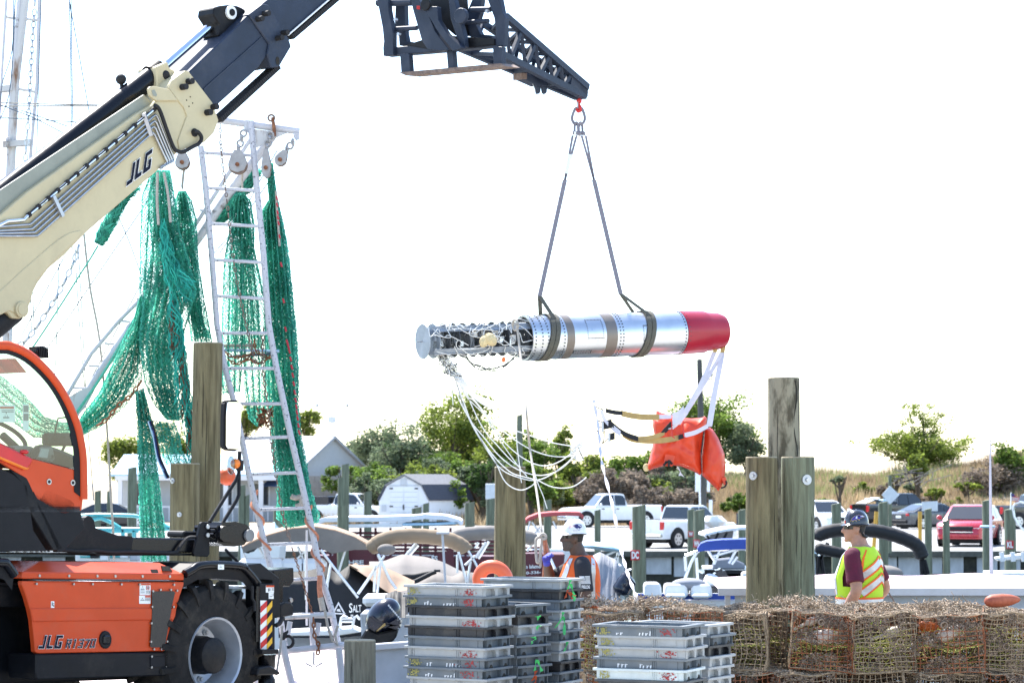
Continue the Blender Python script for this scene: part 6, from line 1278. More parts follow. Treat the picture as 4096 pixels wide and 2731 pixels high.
# ---------------------------------------------------------------- people
TORSO = [(.78, .125, .168, 0), (.92, .122, .163, 0), (1.06, .124, .16, 0), (1.2, .128, .172, 0), (1.31, .125, .186, -.005), (1.385, .105, .178, -.012), (1.435, .08, .125, -.018), (1.475, .062, .075, -.018)]
TORSO0 = list(TORSO)
def tsurf(th, z, grow):
    for (a, ra, wa, xa), (b, rb_, wb_, xb) in zip(TORSO, TORSO[1:]):
        if a <= z <= b: f = (z-a)/(b-a); rx, ry, xo = ra+(rb_-ra)*f, wa+(wb_-wa)*f, xa+(xb-xa)*f; break
    else: rx, ry, xo = (TORSO[0] if z < .9 else TORSO[-1])[1:]
    return V((xo+math.cos(th)*(rx+grow), math.sin(th)*(ry+grow), z))
def limb(mb, pts, rs, n=12):
    q = catmull(pts, 5); m = len(q)-1; k = len(pts)-1; rr = []
    for i in range(len(q)): f = i/m*k; a = min(int(f), k-1); rr.append(rs[a]+(rs[a+1]-rs[a])*(f-a))
    mb.tube(q, rr, n)
def hand(mb, wr, d, side, curl, palmn):
    """palm and five fingers; d = pointing direction, palmn = palm normal"""
    d = d.normalized(); sd = d.cross(palmn).normalized()*side
    mb.loft([(wr, sd*.028, palmn*.018), (wr+d*.04, sd*.042, palmn*.017), (wr+d*.085, sd*.043, palmn*.015)], 10)
    for i, (o, ln) in enumerate(((-.032, .065), (-.011, .078), (.011, .074), (.032, .058))):
        p = wr+d*.08+sd*o; dd = d.copy(); pts = [p]
        for j in range(3): dd = (dd+palmn*curl*.75).normalized(); p = p+dd*ln/2.4; pts.append(p)
        mb.tube(pts, [.0105, .0098, .009, .0075], 7)
    p = wr+d*.025-sd*.035; t1 = (d*.6-sd*.8+palmn*.4).normalized(); mb.tube([p, p+t1*.035, p+t1*.035+(d*.7+palmn*.7*curl).normalized()*.035], [.013, .011, .009], 7)
def person(u, v, Y, H, rz, headyaw, skin, label, arms, shirtm, vestm, hatm, beard=None, glove=None, bulk=(1, 1)):
    TORSO[:] = [(z, rx*(1+(bulk[0]-1)*(1 if z < 1.3 else .5)), ry*bulk[1], xo+(.02 if z < 1.25 else 0)) for z, rx, ry, xo in TORSO0]
    hd_ = P(u, v, Y); z0 = gz(Y); k = H/1.745
    t = thing('person', label, 'person', (hd_.x, Y, z0), rz=rz, local=True); t.scale = (k, k, k)
    b = MB()
    b.loft([(V((xo, 0, z)), V((rx-.012, 0, 0)), V((0, ry-.012, 0))) for z, rx, ry, xo in TORSO], 18)
    limb(b, [V((-.01, 0, 1.42)), V((.015, 0, 1.5)), V((.04, 0, 1.57))], [.078, .07, .066])
    hy = MX.Rotation(headyaw, 3, 'Z'); hc = V((.045, 0, 1.505)); hp = lambda x, y, z: hc+hy @ V((x, y, z))
    HS = [(.0, .05, .028, .03), (.02, .042, .05, .046), (.05, .026, .074, .06), (.085, .014, .089, .07), (.12, .008, .09, .0745), (.16, .0, .09, .075), (.195, -.004, .084, .07), (.225, -.004, .066, .052), (.238, -.004, .03, .025)]
    b.loft([(hp(cx, 0, z), hy @ V((rx, 0, 0)), hy @ V((0, ry, 0))) for z, cx, rx, ry in HS], 20)
    b.loft([(hp(.1, 0, .128), hy @ V((.008, 0, 0)), hy @ V((0, .009, 0))), (hp(.112, 0, .1), hy @ V((.014, 0, 0)), hy @ V((0, .014, 0))), (hp(.113, 0, .083), hy @ V((.017, 0, 0)), hy @ V((0, .019, 0))), (hp(.1, 0, .072), hy @ V((.01, 0, 0)), hy @ V((0, .014, 0)))], 10)
    b.ball(hp(.092, 0, .054), .016, 8, 6, (.8, 1.5, .6), hy); b.ball(hp(.09, 0, .041), .015, 8, 6, (.8, 1.4, .6), hy); b.ball(hp(.082, 0, .012), .022, 8, 6, (1, 1.2, .8), hy); b.ball(hp(.088, 0, .14), .02, 8, 6, (.6, 2.6, .6), hy)
    for s in (-1, 1): b.ball(hp(-.005, s*.079, .1), .03, 8, 8, (.7, .3, 1.05), hy)
    for s in (-1, 1): limb(b, [V((0, s*.09, .9)), V((.01, s*.1, .5)), V((-.01, s*.105, .09))], [.085, .058, .042]); b.loft([(V((-.06, s*.105, .04)), V((.03, 0, 0)), V((0, 0, .04))), (V((.02, s*.105, .045)), V((.0, .04, 0)), V((0, 0, .045))), (V((.13, s*.11, .03)), V((.0, .045, 0)), V((0, 0, .028)))], 10)
    gl = MB()
    for i, (sh, el, wr, cu, pn) in enumerate(arms):
        sh, el, wr = V(sh), V(el), V(wr); limb(b, [sh, lerp(sh, el, .5), el, lerp(el, wr, .4), wr], [.068, .06, .05, .049, .033])
        d = (wr-el).normalized(); pn = V(pn); pn = (pn-d*pn.dot(d)).normalized(); tgt = gl if glove is not None and i == glove else b
        hand(tgt, wr-d*.005, d, 1 if sh.y > 0 else -1, cu, pn)
        if tgt is gl: gl.tube([wr-d*.05, wr+d*.02], [.037, .034], 10)
    b.build('body', skin, t, remesh=.0085)
    if glove is not None: gl.build('glove', 'glove_blue', t, remesh=.006)
    # shirt with sleeves
    s = MB(); s.loft([(V((xo, 0, z)), V((rx+.004, 0, 0)), V((0, ry+.004, 0))) for z, rx, ry, xo in TORSO[:-1]], 20)
    for sh, el, wr, cu, pn in arms: sh, el = V(sh), V(el); limb(s, [sh+V((0, -.04*(1 if sh.y > 0 else -1), .015)), sh, lerp(sh, el, .5), lerp(sh, el, .8)], [.07, .077, .076, .079], 14)
    s.build('shirt', shirtm, t, remesh=.011)
    p_ = MB(); p_.loft([(V((0, 0, .97)), V((.128, 0, 0)), V((0, .168, 0))), (V((0, 0, .86)), V((.125, 0, 0)), V((0, .172, 0))), (V((0, 0, .76)), V((.1, 0, 0)), V((0, .16, 0)))], 18)
    for q in (-1, 1): limb(p_, [V((0, q*.088, .86)), V((.012, q*.1, .5)), V((-.008, q*.105, .1))], [.1, .076, .07])
    p_.build('trousers', 'trousers', t, remesh=.013)
    for q in (-1, 1): MB().loft([(V((-.085, q*.105, .05)), V((0, .03, 0)), V((0, 0, .045))), (V((-.04, q*.105, .06)), V((0, .045, 0)), V((0, 0, .06))), (V((.06, q*.107, .05)), V((0, .05, 0)), V((0, 0, .05))), (V((.165, q*.11, .03)), V((0, .04, 0)), V((0, 0, .03)))], 14).build('boot', 'boot', t, smooth=1)
    # vest: front opening, arm holes
    vs = MB(); zs = [.74, .8, .88, .96, 1.04, 1.12, 1.2, 1.27, 1.33, 1.385, 1.43, 1.462]; n = 48; idx = {}
    for i, z in enumerate(zs):
        for j in range(n):
            th = 2*math.pi*j/n; p = tsurf(th, max(.78, z), .021+.006*math.sin(3*th+z*9)+(.008 if z < .8 else 0)); p.z = z+(.008*NZ.noise(V((th*2, z*5, 0)))); idx[i, j] = len(vs.v); vs.v.append(p)
    for i in range(len(zs)-1):
        for j in range(n):
            th = 2*math.pi*(j+.5)/n; zm = (zs[i]+zs[i+1])/2; dth = min(abs(th-math.pi/2), abs(th-1.5*math.pi))
            if 1.13 < zm < 1.42 and dth < .29: continue
            if (th < .12 or th > 6.17) and zm > .8: continue
            if zm > 1.36 and (th < .45 or th > 5.83): continue
            a, c_, d_, e_ = idx[i, j], idx[i, (j+1) % n], idx[i+1, (j+1) % n], idx[i+1, j]; vs.f.append((a, c_, d_, e_))
    vst = vs.build('vest', vestm, t, smooth=3, recalc=False)
    def band(pts, w_, m, nm='reflective_band', g=.026):
        q = []
        for (t0, z0_), (t1, z1_) in zip(pts, pts[1:]):
            for i in range(8): f = i/8; q.append((t0+(t1-t0)*f, z0_+(z1_-z0_)*f))
        q.append(pts[-1]); mb = MB(); rows = [[], []]
        for i, (th, z) in enumerate(q):
            t2, z2_ = q[min(i+1, len(q)-1)]; t1, z1_ = q[max(i-1, 0)]; dt, dz = (t2-t1)*.16, z2_-z1_; l = math.hypot(dt, dz)+1e-9; nx, nz_ = -dz/l/.16, dt/l
            for r_, s_ in ((0, -1), (1, 1)): rows[r_].append(tsurf(th+nx*w_/2*s_, min(1.46, max(.76, z+nz_*w_/2*s_)), g+.006*math.sin(3*th+z*9)))
        mb.grid(rows); return mb.build(nm, m, vst, recalc=False, smooth=3)
    # hat
    hat = MB(); rows = []; zb = .158
    dome = lambda az, el, g=0: hp(-.006+math.cos(az)*math.cos(el)*(.108+g), math.sin(az)*math.cos(el)*(.1+g), zb+math.sin(el)*(.122+g)*(1+.05*math.cos(az)*0)+(.012*math.sin(el)*max(0, 1-abs(math.sin(az))*3.5)))
    for i in range(9): rows.append([dome(2*math.pi*j/36, math.pi/2*i/8.2) for j in range(36)])
    hat.grid(rows, True); hat.f.append(tuple(len(hat.v)-36+j for j in range(36)))
    br = [[], [], []]
    for j in range(36):
        az = 2*math.pi*j/36; f = max(0, math.cos(az)); ext = .005+.03*f**2; p0 = dome(az, 0); d = hy @ V((math.cos(az), math.sin(az), 0)); br[0].append(p0); br[1].append(p0+d*ext+V((0, 0, -.012*f-.006))); br[2].append(p0+d*(ext-.006)+V((0, 0, -.012*f-.014)))
    hat.grid(br, True); ht = hat.build('hard_hat', hatm, t, smooth=1.0, recalc=False)
    MB().torus(hp(-.006, 0, zb-.012), V((0, 0, 1)), .1, .008, 28, 6).build('hat_harness', 'web_black', ht)
    # glasses
    gw = MB(); rws = [[hp(.0+math.cos(a)*.105, math.sin(a)*.083, z) for a in [-1.25+2.5*i/20 for i in range(21)]] for z in (.108, .122, .14)]; gw.grid(rws)
    gl_ = gw.build('sunglasses', 'lens_black', t, recalc=False, smooth=3)
    for s in (-1, 1): MB().tube([hp(.035, s*.082, .136), hp(-.02, s*.084, .132), hp(-.045, s*.08, .112)], .0035, 5).build('temple_arm', 'lens_black', gl_)
    if beard:
        bd = MB(); rows = []
        for z, cx, rx, ry in HS[:5]:
            f = 1 if z < .075 else .75; rows.append([hp(cx+math.cos(a)*(rx+.004), math.sin(a)*(ry+.003), z-.006) for a in [-1.75*f+3.5*f*i/18 for i in range(19)]])
        bd.grid(rows[:4]); bd.build('beard', beard, t, recalc=False, smooth=3)
    hr = MB(); hr.grid([[hp(cx+math.cos(a)*(rx+.003), math.sin(a)*(ry+.003), z) for a in [1.95+2.38*i/14 for i in range(15)]] for z, cx, rx, ry in HS[2:7]]); hr.build('hair', 'hair_black' if not beard else 'hair_black', t, recalc=False, smooth=3)
    def patch(pts, m, nm, side=1, g=.0025, az0=math.pi/2):
        mb = MB(); mb.v = [dome(az0*side-a, e, g) for a, e in pts]; mb.f = [tuple(range(len(pts)))]; return mb.build(nm, m, ht, recalc=False)
    return t, band, patch, hp
# worker in the orange vest
t1, band, patch, hp1 = person(2316, 2130, 21.6, 1.69, R(184), R(0), 'skin_dark', 'bearded worker in orange vest and white hard hat holding the tag line', [
    ((-.01, .205, 1.375), (-.035, .25, 1.09), (.06, .235, .86), .5, (0, -1, 0)), ((-.01, -.205, 1.375), (.24, -.12, 1.23), (.29, .03, 1.4), 1.0, (-.3, .9, .2))], 'shirt_black', 'vest_orange', 'hat_white', 'beard_grey', glove=1, bulk=(1.45, 1.12))
band([(.75, .78), (.72, 1.0), (.7, 1.2), (.68, 1.44)], .05, 'reflective'); band([(2.3, .8), (2.25, 1.1), (2.2, 1.25), (2.25, 1.38), (2.4, 1.44)], .05, 'reflective'); band([(-.75, .78), (-.7, 1.2), (-.68, 1.44)], .05, 'reflective'); band([(.2, .93), (1.6, .93), (3.14, .93), (4.7, .93), (6.1, .93)], .05, 'reflective')
patch([(-.62, .62), (-.1, .68), (.3, .55), (.1, .42), (-.1, .3), (-.25, .16), (-.36, .2), (-.42, .36), (-.6, .42)], 'logo_blue', 'emblem'); patch([(-.36, .3), (-.22, .36), (-.12, .3), (-.24, .18), (-.34, .2)], 'logo_silver', 'emblem_face', g=.004)
patch([(-.52, .5), (-.44, .58), (-.4, .48), (-.47, .45)], 'sticker', 'emblem_star', g=.004)
for e in (.42, .52): patch([(.0, e+.06), (.5, e-.02), (.62, e-.1), (.4, e-.02)], 'logo_red', 'emblem_streak', g=.004)
for e in (.47,): patch([(.05, e+.04), (.45, e-.03), (.55, e-.08), (.4, e-.04)], 'sticker', 'emblem_streak', g=.0045)
MB().box(hp1(.0, .117, .178), (.04, .004, .018)).build('hat_slot', 'logo_silver', t1)
# flag print and name on the sleeve
ax0, ax1 = V((-.01, .205, 1.375)), V((-.035, .25, 1.09))
def slv(a, f, g=.083): c = lerp(ax0, ax1, f); return c+V((math.sin(a), math.cos(a), 0))*g
def sq(a0, f0, a1, f1, m, nm, g=.085):
    mb = MB(); mb.grid([[slv(a0+(a1-a0)*i/6, f, g) for i in range(7)] for f in (f0, f1)]); mb.build(nm, m, t1, recalc=False)
A0, A1 = .55, -.62
for k in range(7):
    f0 = .3+k*.036; sq(A0 if k > 3 else -.05, f0, A1, f0+.02, 'sticker', 'flag_stripe')
sq(A0, .3, .0, .43, 'logo_silver', 'flag_canton')
text('FIELDS', slv(.38, .68, .09), slv(-.45, .68, .09), slv(.38, .58, .09), 'sticker', t1, 'sleeve_name', 0, .03)
# worker in the lime vest
t2, band, patch, hp2 = person(3442, 2112, 22.5, 1.80, R(149), R(31), 'skin_tan', 'worker in lime vest and dark hard hat watching with his back turned', [
    ((-.01, .205, 1.375), (-.07, .265, 1.1), (.05, .25, .87), .6, (0, -1, 0)), ((-.01, -.205, 1.375), (-.1, -.29, 1.1), (.04, -.22, .9), .6, (0, 1, 0))], 'shirt_maroon', 'vest_lime', 'hat_navy', bulk=(1.45, 1.22))
pi_ = math.pi
for zc_ in (1.345, 1.2):
    for s in (-1, 1):
        p0, p1 = (pi_, zc_), (pi_+s*1.02, zc_-.14)
        band([p0, p1], .055, 'reflective')
        band([(pi_, zc_+.04), (pi_+s*1.02, zc_-.1)], .014, 'trim_orange', 'orange_trim', .028); band([(pi_, zc_-.04), (pi_+s*1.02, zc_-.18)], .014, 'trim_orange', 'orange_trim', .028)
for s in (-1, 1): band([(pi_+s*1.05, 1.2), (pi_+s*.95, 1.34), (pi_+s*.8, 1.44)], .016, 'trim_orange', 'orange_trim', .028)
rng = [(a, .985) for a in (.15, 1.6, 3.14, 4.7, 6.13)]
band(rng, .06, 'reflective'); band([(a, z+.036) for a, z in rng], .016, 'trim_orange', 'orange_trim', .028); band([(a, z-.036) for a, z in rng], .016, 'trim_orange', 'orange_trim', .028)
band([(.7, 1.05), (.72, 1.25), (.7, 1.44)], .05, 'reflective'); band([(.5, 1.05), (.52, 1.25), (.5, 1.42)], .016, 'trim_orange', 'orange_trim', .028)
patch([(-.75, .5), (-.5, .62), (-.1, .68), (.3, .56), (.55, .35), (.62, .1), (.5, .22), (.4, .1), (.28, .25), (.12, .14), (.05, .3), (-.15, .22), (-.2, .36), (-.45, .4)], 'logo_gold', 'emblem'); patch([(-.68, .51), (-.48, .59), (-.1, .64), (.27, .53), (.5, .34), (.55, .2), (.48, .27), (.4, .17), (.27, .3), (.12, .2), (.03, .35), (-.15, .28), (-.2, .4), (-.45, .43)], 'logo_purple', 'emblem_bird', g=.004)
patch([(.02, .54), (.16, .5), (.18, .34), (.05, .36)], 'sticker', 'emblem_letter', g=.006); patch([(-.66, .51), (-.45, .57), (-.2, .5), (-.4, .46)], 'logo_silver', 'emblem_beak', g=.006); patch([(1.15, .2), (1.35, .2), (1.35, .0), (1.15, .02)], 'logo_red', 'hat_sticker')
MB().tube([hp2(-.03, .085, .1), hp2(-.06, .075, .05), hp2(-.09, .03, .04), hp2(-.095, -.03, .045)], .012, 6).build('hat_strap', 'web_black', t2, smooth=1)
# ---------------------------------------------------------------- marina: slim pilings, signs, boats
mr_ = random.Random(31)
def mpile(u0, u1, vt, label='grey-green timber piling standing in the marina slips', m='marina_piling', Y=None, dia=.3, zb=-2.4, group='timber pilings of the marina'):
    w_ = u1-u0; Y = Y or max(44, min(91, dia*FPX/w_)); a, b = P(u0, vt, Y), P(u1, vt, Y); r = (b.x-a.x)/2; c = (a+b)/2
    t = MB(); rows = []
    for i in range(7):
        z = zb+(c.z-zb)*i/6; rows.append([V((c.x+math.cos(6.283*j/12)*r*(1.06-.06*i/6), Y+r+math.sin(6.283*j/12)*r, z+(.03*math.cos(6.283*j/12) if i == 6 else 0))) for j in range(12)])
    t.grid(rows, True); t.f.append(tuple(72+j for j in range(12)))
    o = t.build('piling', m, None, smooth=.8, label=label, cat='piling', group=None if label != 'grey-green timber piling standing in the marina slips' else group)
    return o, c, r, Y
PLB = 'tallest piling of three overlapping before the service truck|middle piling of three overlapping before the service truck|lowest thick piling of three overlapping before the service truck|piling standing alone left of the white shed|thick piling standing before the shed side wall|slim piling beside the thick one before the shed|taller of two slim pilings behind the ladder foot|shorter of two slim pilings behind the ladder foot|pale piling between the shed and the orange-stained piling|dark piling tight against the orange-stained piling|piling between the orange-stained piling and white hard hat|slim piling before the side-on white pickup|piling beside the grey notice sign|thick piling just left of the dark hard hat|thick piling before the black pickup|slim piling under the blank square sign|short slim piling before the red car grille|roped piling beside the red car door|tall piling behind the green net tail|short piling left of the long beige rope|thin short piling right of the long beige rope'.split('|')
for a, lb in zip(((1365, 1396, 1856), (1350, 1383, 1908), (1348, 1394, 2022), (1455, 1486, 1965), (1646, 1686, 2030), (1691, 1716, 2012), (953, 981, 1941), (980, 997, 1980), (1859, 1898, 2009), (1944, 1979, 1994), (2175, 2206, 1999), (2378, 2403, 2039), (2954, 2982, 2038), (3328, 3367, 2014), (3516, 3554, 2008), (3700, 3729, 2035), (3773, 3801, 2081), (3932, 3971, 2000), (509, 545, 1869), (377, 402, 1963), (427, 442, 1963)), PLB): mpile(*a, lb)[0]['group'] = 'timber pilings of the marina'
mpile(2067, 2090, 1659, 'slender tall pole rising behind the orange-stained piling', Y=88)
def signed(u0, u1, vt, txt, su0, su1, sv0, sv1, lab):
    o, c, r, Y = mpile(u0, u1, vt, lab); q = [P(su0, sv1, Y-.02), P(su1, sv1, Y-.02), P(su1, sv0, Y-.02), P(su0, sv0, Y-.02)]
    pl_ = MB().prism(q, V((0, .02, 0))).build('slip_sign', 'sign_red', o, bevel=.006); d = q[1]-q[0]; h = q[3]-q[0]
    text(txt, q[0]+d*.1+h*.12, q[0]+d*.9+h*.12, q[0]+d*.1+h*.88, 'sticker', o, 'sign_letters', 0, .05, depth=.006)
signed(2530, 2584, 2022, 'DC', 2523, 2559, 2199, 2239, 'thick piling with the red DC slip sign'); signed(4021, 4067, 2035, 'KL', 4025, 4055, 2161, 2194, 'piling with the red KL slip sign'); signed(1091, 1141, 2022, 'FE', 1090, 1116, 2189, 2222, 'piling with the red FE slip sign behind the ladder')
signed(2776, 2820, 2039, 'WN', 2773, 2799, 2157, 2189, 'piling with the red WN slip sign by the blue canopy'); signed(2751, 2778, 2036, 'W', 2753, 2774, 2124, 2146, 'piling with a small red W slip sign'); 
def boat(label, Y, u, cat='boat', group=None): return thing('boat', label, cat, (P(u, 2300, Y).x, Y, -1.75), group)
def canopy(t, name, m, top, Y, dep, tk=10, par=None):
    pts = [P(a, b, Y) for a, b in top]; lw = [P(a, b+tk, Y) for a, b in reversed(top)]
    return MB().prism(pts+lw, V((0, dep, 0))).build(name, m, par or t, bevel=.01)
def tubes(t, name, m, Y, r, *segs, par=None):
    for sg in segs: MB().tube([P(a, b, Y+(c[0] if c else 0)) for a, b, *c in sg], r, 6).build(name, m, par or t, smooth=1)
def hull(t, u0, u1, vt, Y, dep, m='hull_white', rake=14):
    q = [P(u0, vt, Y), P(u1, vt, Y)]; b0, b1 = q[0].copy(), q[1].copy(); b0.z = b1.z = -1.95; b0.x += .12; b1.x -= .25
    return MB().prism([q[0], q[1], b1, b0], V((0, dep, 0))).build('hull', m, t, bevel=.02)
def tarp(t, name, m, ridge, base, Y, dep, sag=.05, n=26):
    """draped cover: near hem, ridge, far hem"""
    def samp(pl_, f):
        x = pl_[0][0]+(pl_[-1][0]-pl_[0][0])*f
        for (a, b), (c, d) in zip(pl_, pl_[1:]):
            if a <= x <= c: return x, b+(d-b)*(x-a)/(c-a+1e-9)
        return pl_[-1]
    rows = []
    for k in range(9):
        g = k/8; row = []
        for i in range(n+1):
            f = i/n; ru, rv = samp(ridge, f); bu, bv = samp(base, f)
            if g <= .5: e = g*2; p = lerp(P(bu, bv, Y-dep/2), P(ru, rv, Y), e); p.z -= sag*math.sin(math.pi*e)*(1+.8*math.sin(f*19)); p.y += .06*NZ.noise(V((f*9, g*6, Y)))
            else: e = (g-.5)*2; a = P(ru, rv, Y); b = P(bu, bv, Y-dep/2); p = lerp(a, V((b.x, Y+dep/2, b.z)), e); p.z -= sag*math.sin(math.pi*e)
            row.append(p)
        rows.append(row)
    return MB().grid(rows).build(name, m, t, smooth=3, recalc=False)
def rolled(t, name, m, pts, Y, r, par=None): 
    q = catmull([P(a, b, Y) for a, b in pts], 6); return MB().tube(q, [r*(.55+.45*min(1, min(i, len(q)-1-i)/3))*(1+.025*math.sin(i*1.7)) for i in range(len(q))], 10).build(name, m, par or t, smooth=1)
e_ = lambda *a: zl('e', *a); g_ = lambda *a: zl('g', *a); i_ = lambda *a: zl('i', *a)
# tan bimini pontoon boat behind the ladder
t = boat('pontoon boat under a wide domed tan canopy behind the ladder', 46, 1250); hull(t, 1000, 1500, 2330, 46, 2.2)
rows = []
for k in range(7):
    f = k/6; rows.append([P(a, b-18*math.sin(math.pi*f)+8*f, 45.2+f*2.2) for a, b in e_(180, 1010, 250, 960, 450, 880, 700, 810, 950, 795, 1150, 830, 1350, 900, 1500, 980, 1555, 1030)])
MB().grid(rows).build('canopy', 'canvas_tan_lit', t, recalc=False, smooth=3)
MB().grid([[P(a, b, 45.2) for a, b in e_(180, 1010, 450, 890, 700, 820, 950, 805, 1150, 840, 1350, 905, 1555, 1030)], [P(a, b, 45.25) for a, b in e_(190, 1075, 450, 980, 700, 960, 950, 1000, 1120, 1080, 1350, 1040, 1555, 1040)]]).build('canopy_valance', 'canvas_taupe', t, recalc=False, smooth=3)
tubes(t, 'canopy_leg', 'alu_tube', 45.5, .022, e_(340, 985, 390, 1090), e_(1000, 1040, 1110, 1190, 1190, 1290, 1390, 1530), e_(1255, 1050, 1185, 1280), e_(760, 1005, 830, 1160), e_(190, 1080, 240, 1180), e_(430, 1090, 340, 1180), e_(830, 1060, 655, 1230))
for x in (1010, 1090, 1180, 1250): MB().box(P(x, 2265, 45.6), (.5, .6, .3)).build('seat', 'seat_white', t, bevel=.08)
# black-covered boat with the SALT cover
t = boat('boat wrapped in a black cover lettered SALT', 36, 1300); hull(t, 1130, 1560, 2530, 36, 2.4, 'hull_grey')
tarp(t, 'mooring_cover', 'canvas_black', e_(560, 1290, 760, 1270, 900, 1250, 1040, 1205, 1180, 1290, 1300, 1195, 1420, 1260, 1650, 1440, 1850, 1560), e_(560, 1960, 1180, 1960, 1850, 1900), 36, .7, .0)
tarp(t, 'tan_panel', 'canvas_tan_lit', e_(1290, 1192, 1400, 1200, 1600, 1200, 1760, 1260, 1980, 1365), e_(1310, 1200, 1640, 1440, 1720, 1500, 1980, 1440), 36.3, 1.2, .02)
tubes(t, 'frame_leg', 'alu_tube', 34.9, .019, e_(1000, 1040, 1185, 1285, 1390, 1540), e_(1620, 1170, 1390, 1500), e_(1105, 1190, 1070, 1390, 1060, 1500), e_(1570, 1200, 1560, 1480), e_(1600, 1100, 1640, 1180, 1720, 1350, 1790, 1450), e_(1625, 1180, 1590, 1490), e_(845, 990, 850, 1560))
text('S', P(*zp('f', 1460, 642), 34.85), P(*zp('f', 1498, 640), 34.85), P(*zp('f', 1460, 530), 34.85), 'sticker', t, 'cover_lettering', 0, .01); text('ALT', P(*zp('f', 1502, 636), 34.85), P(*zp('f', 1604, 632), 34.85), P(*zp('f', 1502, 552), 34.85), 'sticker', t, 'cover_lettering', 0, .01)
text('R', P(*zp('f', 1480, 690), 34.85), P(*zp('f', 1520, 690), 34.85), P(*zp('f', 1480, 662), 34.85), 'sticker', t, 'cover_lettering', 0, .0)
lg_ = lambda *a: [P(*q, 34.86) for q in zl('f', *a)]
for l in ((1335, 512, 1420, 660, 1400, 660, 1335, 545), (1335, 512, 1335, 545, 1285, 640, 1265, 640), (1265, 640, 1420, 650, 1420, 662, 1265, 655)): MB().prism(lg_(*l), V((0, .004, 0))).build('triangle_logo', 'logo_silver', t)
MB().prism(lg_(1310, 620, 1325, 595, 1350, 600, 1360, 590, 1352, 612, 1368, 630, 1330, 625), V((0, .004, 0))).build('logo_animal', 'logo_silver', t)
tubes(t, 'ladder_rail', 'alu_tube', 34.6, .02, zl('f', 1340, 860, 1370, 700, 1400, 680, 1440, 700), zl('f', 1490, 870, 1520, 700, 1550, 680, 1590, 720)); tubes(t, 'ladder_step', 'alu_tube', 34.6, .015, zl('f', 1370, 710, 1530, 712), zl('f', 1360, 745, 1520, 745), zl('f', 1350, 835, 1500, 830))
MB().prism([P(*a, 34.5) for a in zl('f', 740, 870, 1500, 830, 1600, 870, 1340, 910, 750, 915)], V((0, .5, .02))).build('swim_platform', 'hull_white', t, bevel=.01)
# outboard engine
t = boat('dark navy outboard engine tilted beside the tray stack', 33, 1530, 'outboard')
eng = [P(*a, 33) for a in zl('f', 1660, 820, 1640, 760, 1660, 660, 1720, 580, 1800, 520, 1880, 508, 1970, 530, 2030, 600, 2065, 700, 2080, 780, 2050, 830, 1960, 850, 1880, 760, 1770, 880)]
ce = P(*zp('f', 1860, 690), 33.3); rt_ = MX.Rotation(-.9, 3, 'Y'); MB().ball(ce, .3, 22, 16, (.92, .72, .68), rt_).build('cowling', 'engine_navy', t, smooth=3); MB().prism([P(*a, 33.05) for a in zl('f', 1655, 800, 1700, 660, 1780, 720, 1900, 780, 2050, 700, 2080, 790, 2040, 850, 1880, 800, 1780, 880)], V((0, .45, 0))).build('cowl_skirt', 'engine_navy', t, bevel=.03, seg=2)
MB().prism([P(*a, 33.1) for a in zl('f', 1660, 830, 1800, 880, 2040, 830, 2000, 960, 1900, 1020, 1600, 975, 1580, 960)], V((0, .35, 0))).build('midsection', 'black_paint', t, bevel=.03)
MB().prism([P(*a, 32.97) for a in zl('f', 1770, 865, 1880, 760, 1888, 790, 1800, 850)], V((0, .02, 0))).build('accent', 'web_tan', t)
for k in range(8): MB().prism([P(*a, 32.97) for a in zl('f', 1915+k*19, 545+k*22, 1935+k*19, 552+k*22, 1930+k*19, 572+k*22, 1918+k*19, 565+k*22)], V((0, .015, 0))).build('engine_lettering', 'logo_silver', t)
MB().cyl(P(1515, 2560, 33.2), P(1500, 2640, 33.2), .09, 10).build('lower_unit', 'black_paint', t)
t = boat('white pontoon with a padded stern seat by the dark engine', 34.5, 1560); hull(t, 1440, 1640, 2450, 34.5, 1.8, 'hull_grey'); MB().box(P(1515, 2398, 34.4), (.42, .5, .16)).build('seat_pad', 'seat_white', t, bevel=.05); tarp(t, 'black_cover', 'canvas_black', zl('f', 1880, 430, 2000, 380, 2150, 420), zl('f', 1880, 520, 2000, 700, 2150, 700), 34.2, 1.2, .02)
# taupe covers behind the tray stacks
t = boat('boat under a pale taupe mooring cover behind the tray stacks', 41, 1700); hull(t, 1480, 1960, 2420, 41, 2.2, 'hull_grey')
tarp(t, 'mooring_cover', 'canvas_taupe', g_(-60, 900, 80, 900, 280, 825, 520, 850, 700, 900, 920, 1010, 1060, 1020), g_(-60, 1300, 500, 1300, 1060, 1300), 41, 2.4, .02)
tarp(t, 'front_flap', 'canvas_taupe', g_(400, 1120, 500, 1060, 640, 1000, 800, 1060, 960, 990, 1070, 1060), g_(400, 1350, 700, 1350, 1070, 1350), 39.6, 1.0, .02)
rolled(t, 'dark_seam', 'canvas_black', g_(280, 1050, 400, 1060, 640, 1010), 39.4, .05); rolled(t, 'pole_seam', 'canvas_black', g_(120, 1240, 300, 1160, 440, 1100, 640, 1000), 38.9, .035); MB().cyl(P(*zp('g', 650, 1010), 38.9), P(*zp('g', 650, 985), 38.9), .05, 10).build('vent_cap', 'web_black', t)
tubes(t, 'whip_antenna', 'mast_white', 38.5, .018, g_(705, 610, 722, 900, 735, 1130)); MB().box(P(*zp('g', 710, 602), 38.5), (.2, .1, .04)).build('light_head', 'mast_white', t, bevel=.01)
tubes(t, 'frame_leg', 'alu_tube', 39, .019, g_(870, 800, 900, 900, 960, 1140), g_(975, 790, 1040, 900, 1090, 1000), g_(1000, 900, 960, 1140), g_(30, 820, 90, 960, 210, 1180), g_(860, 830, 860, 1020), g_(940, 940, 1050, 840), g_(100, 840, 0, 1000))
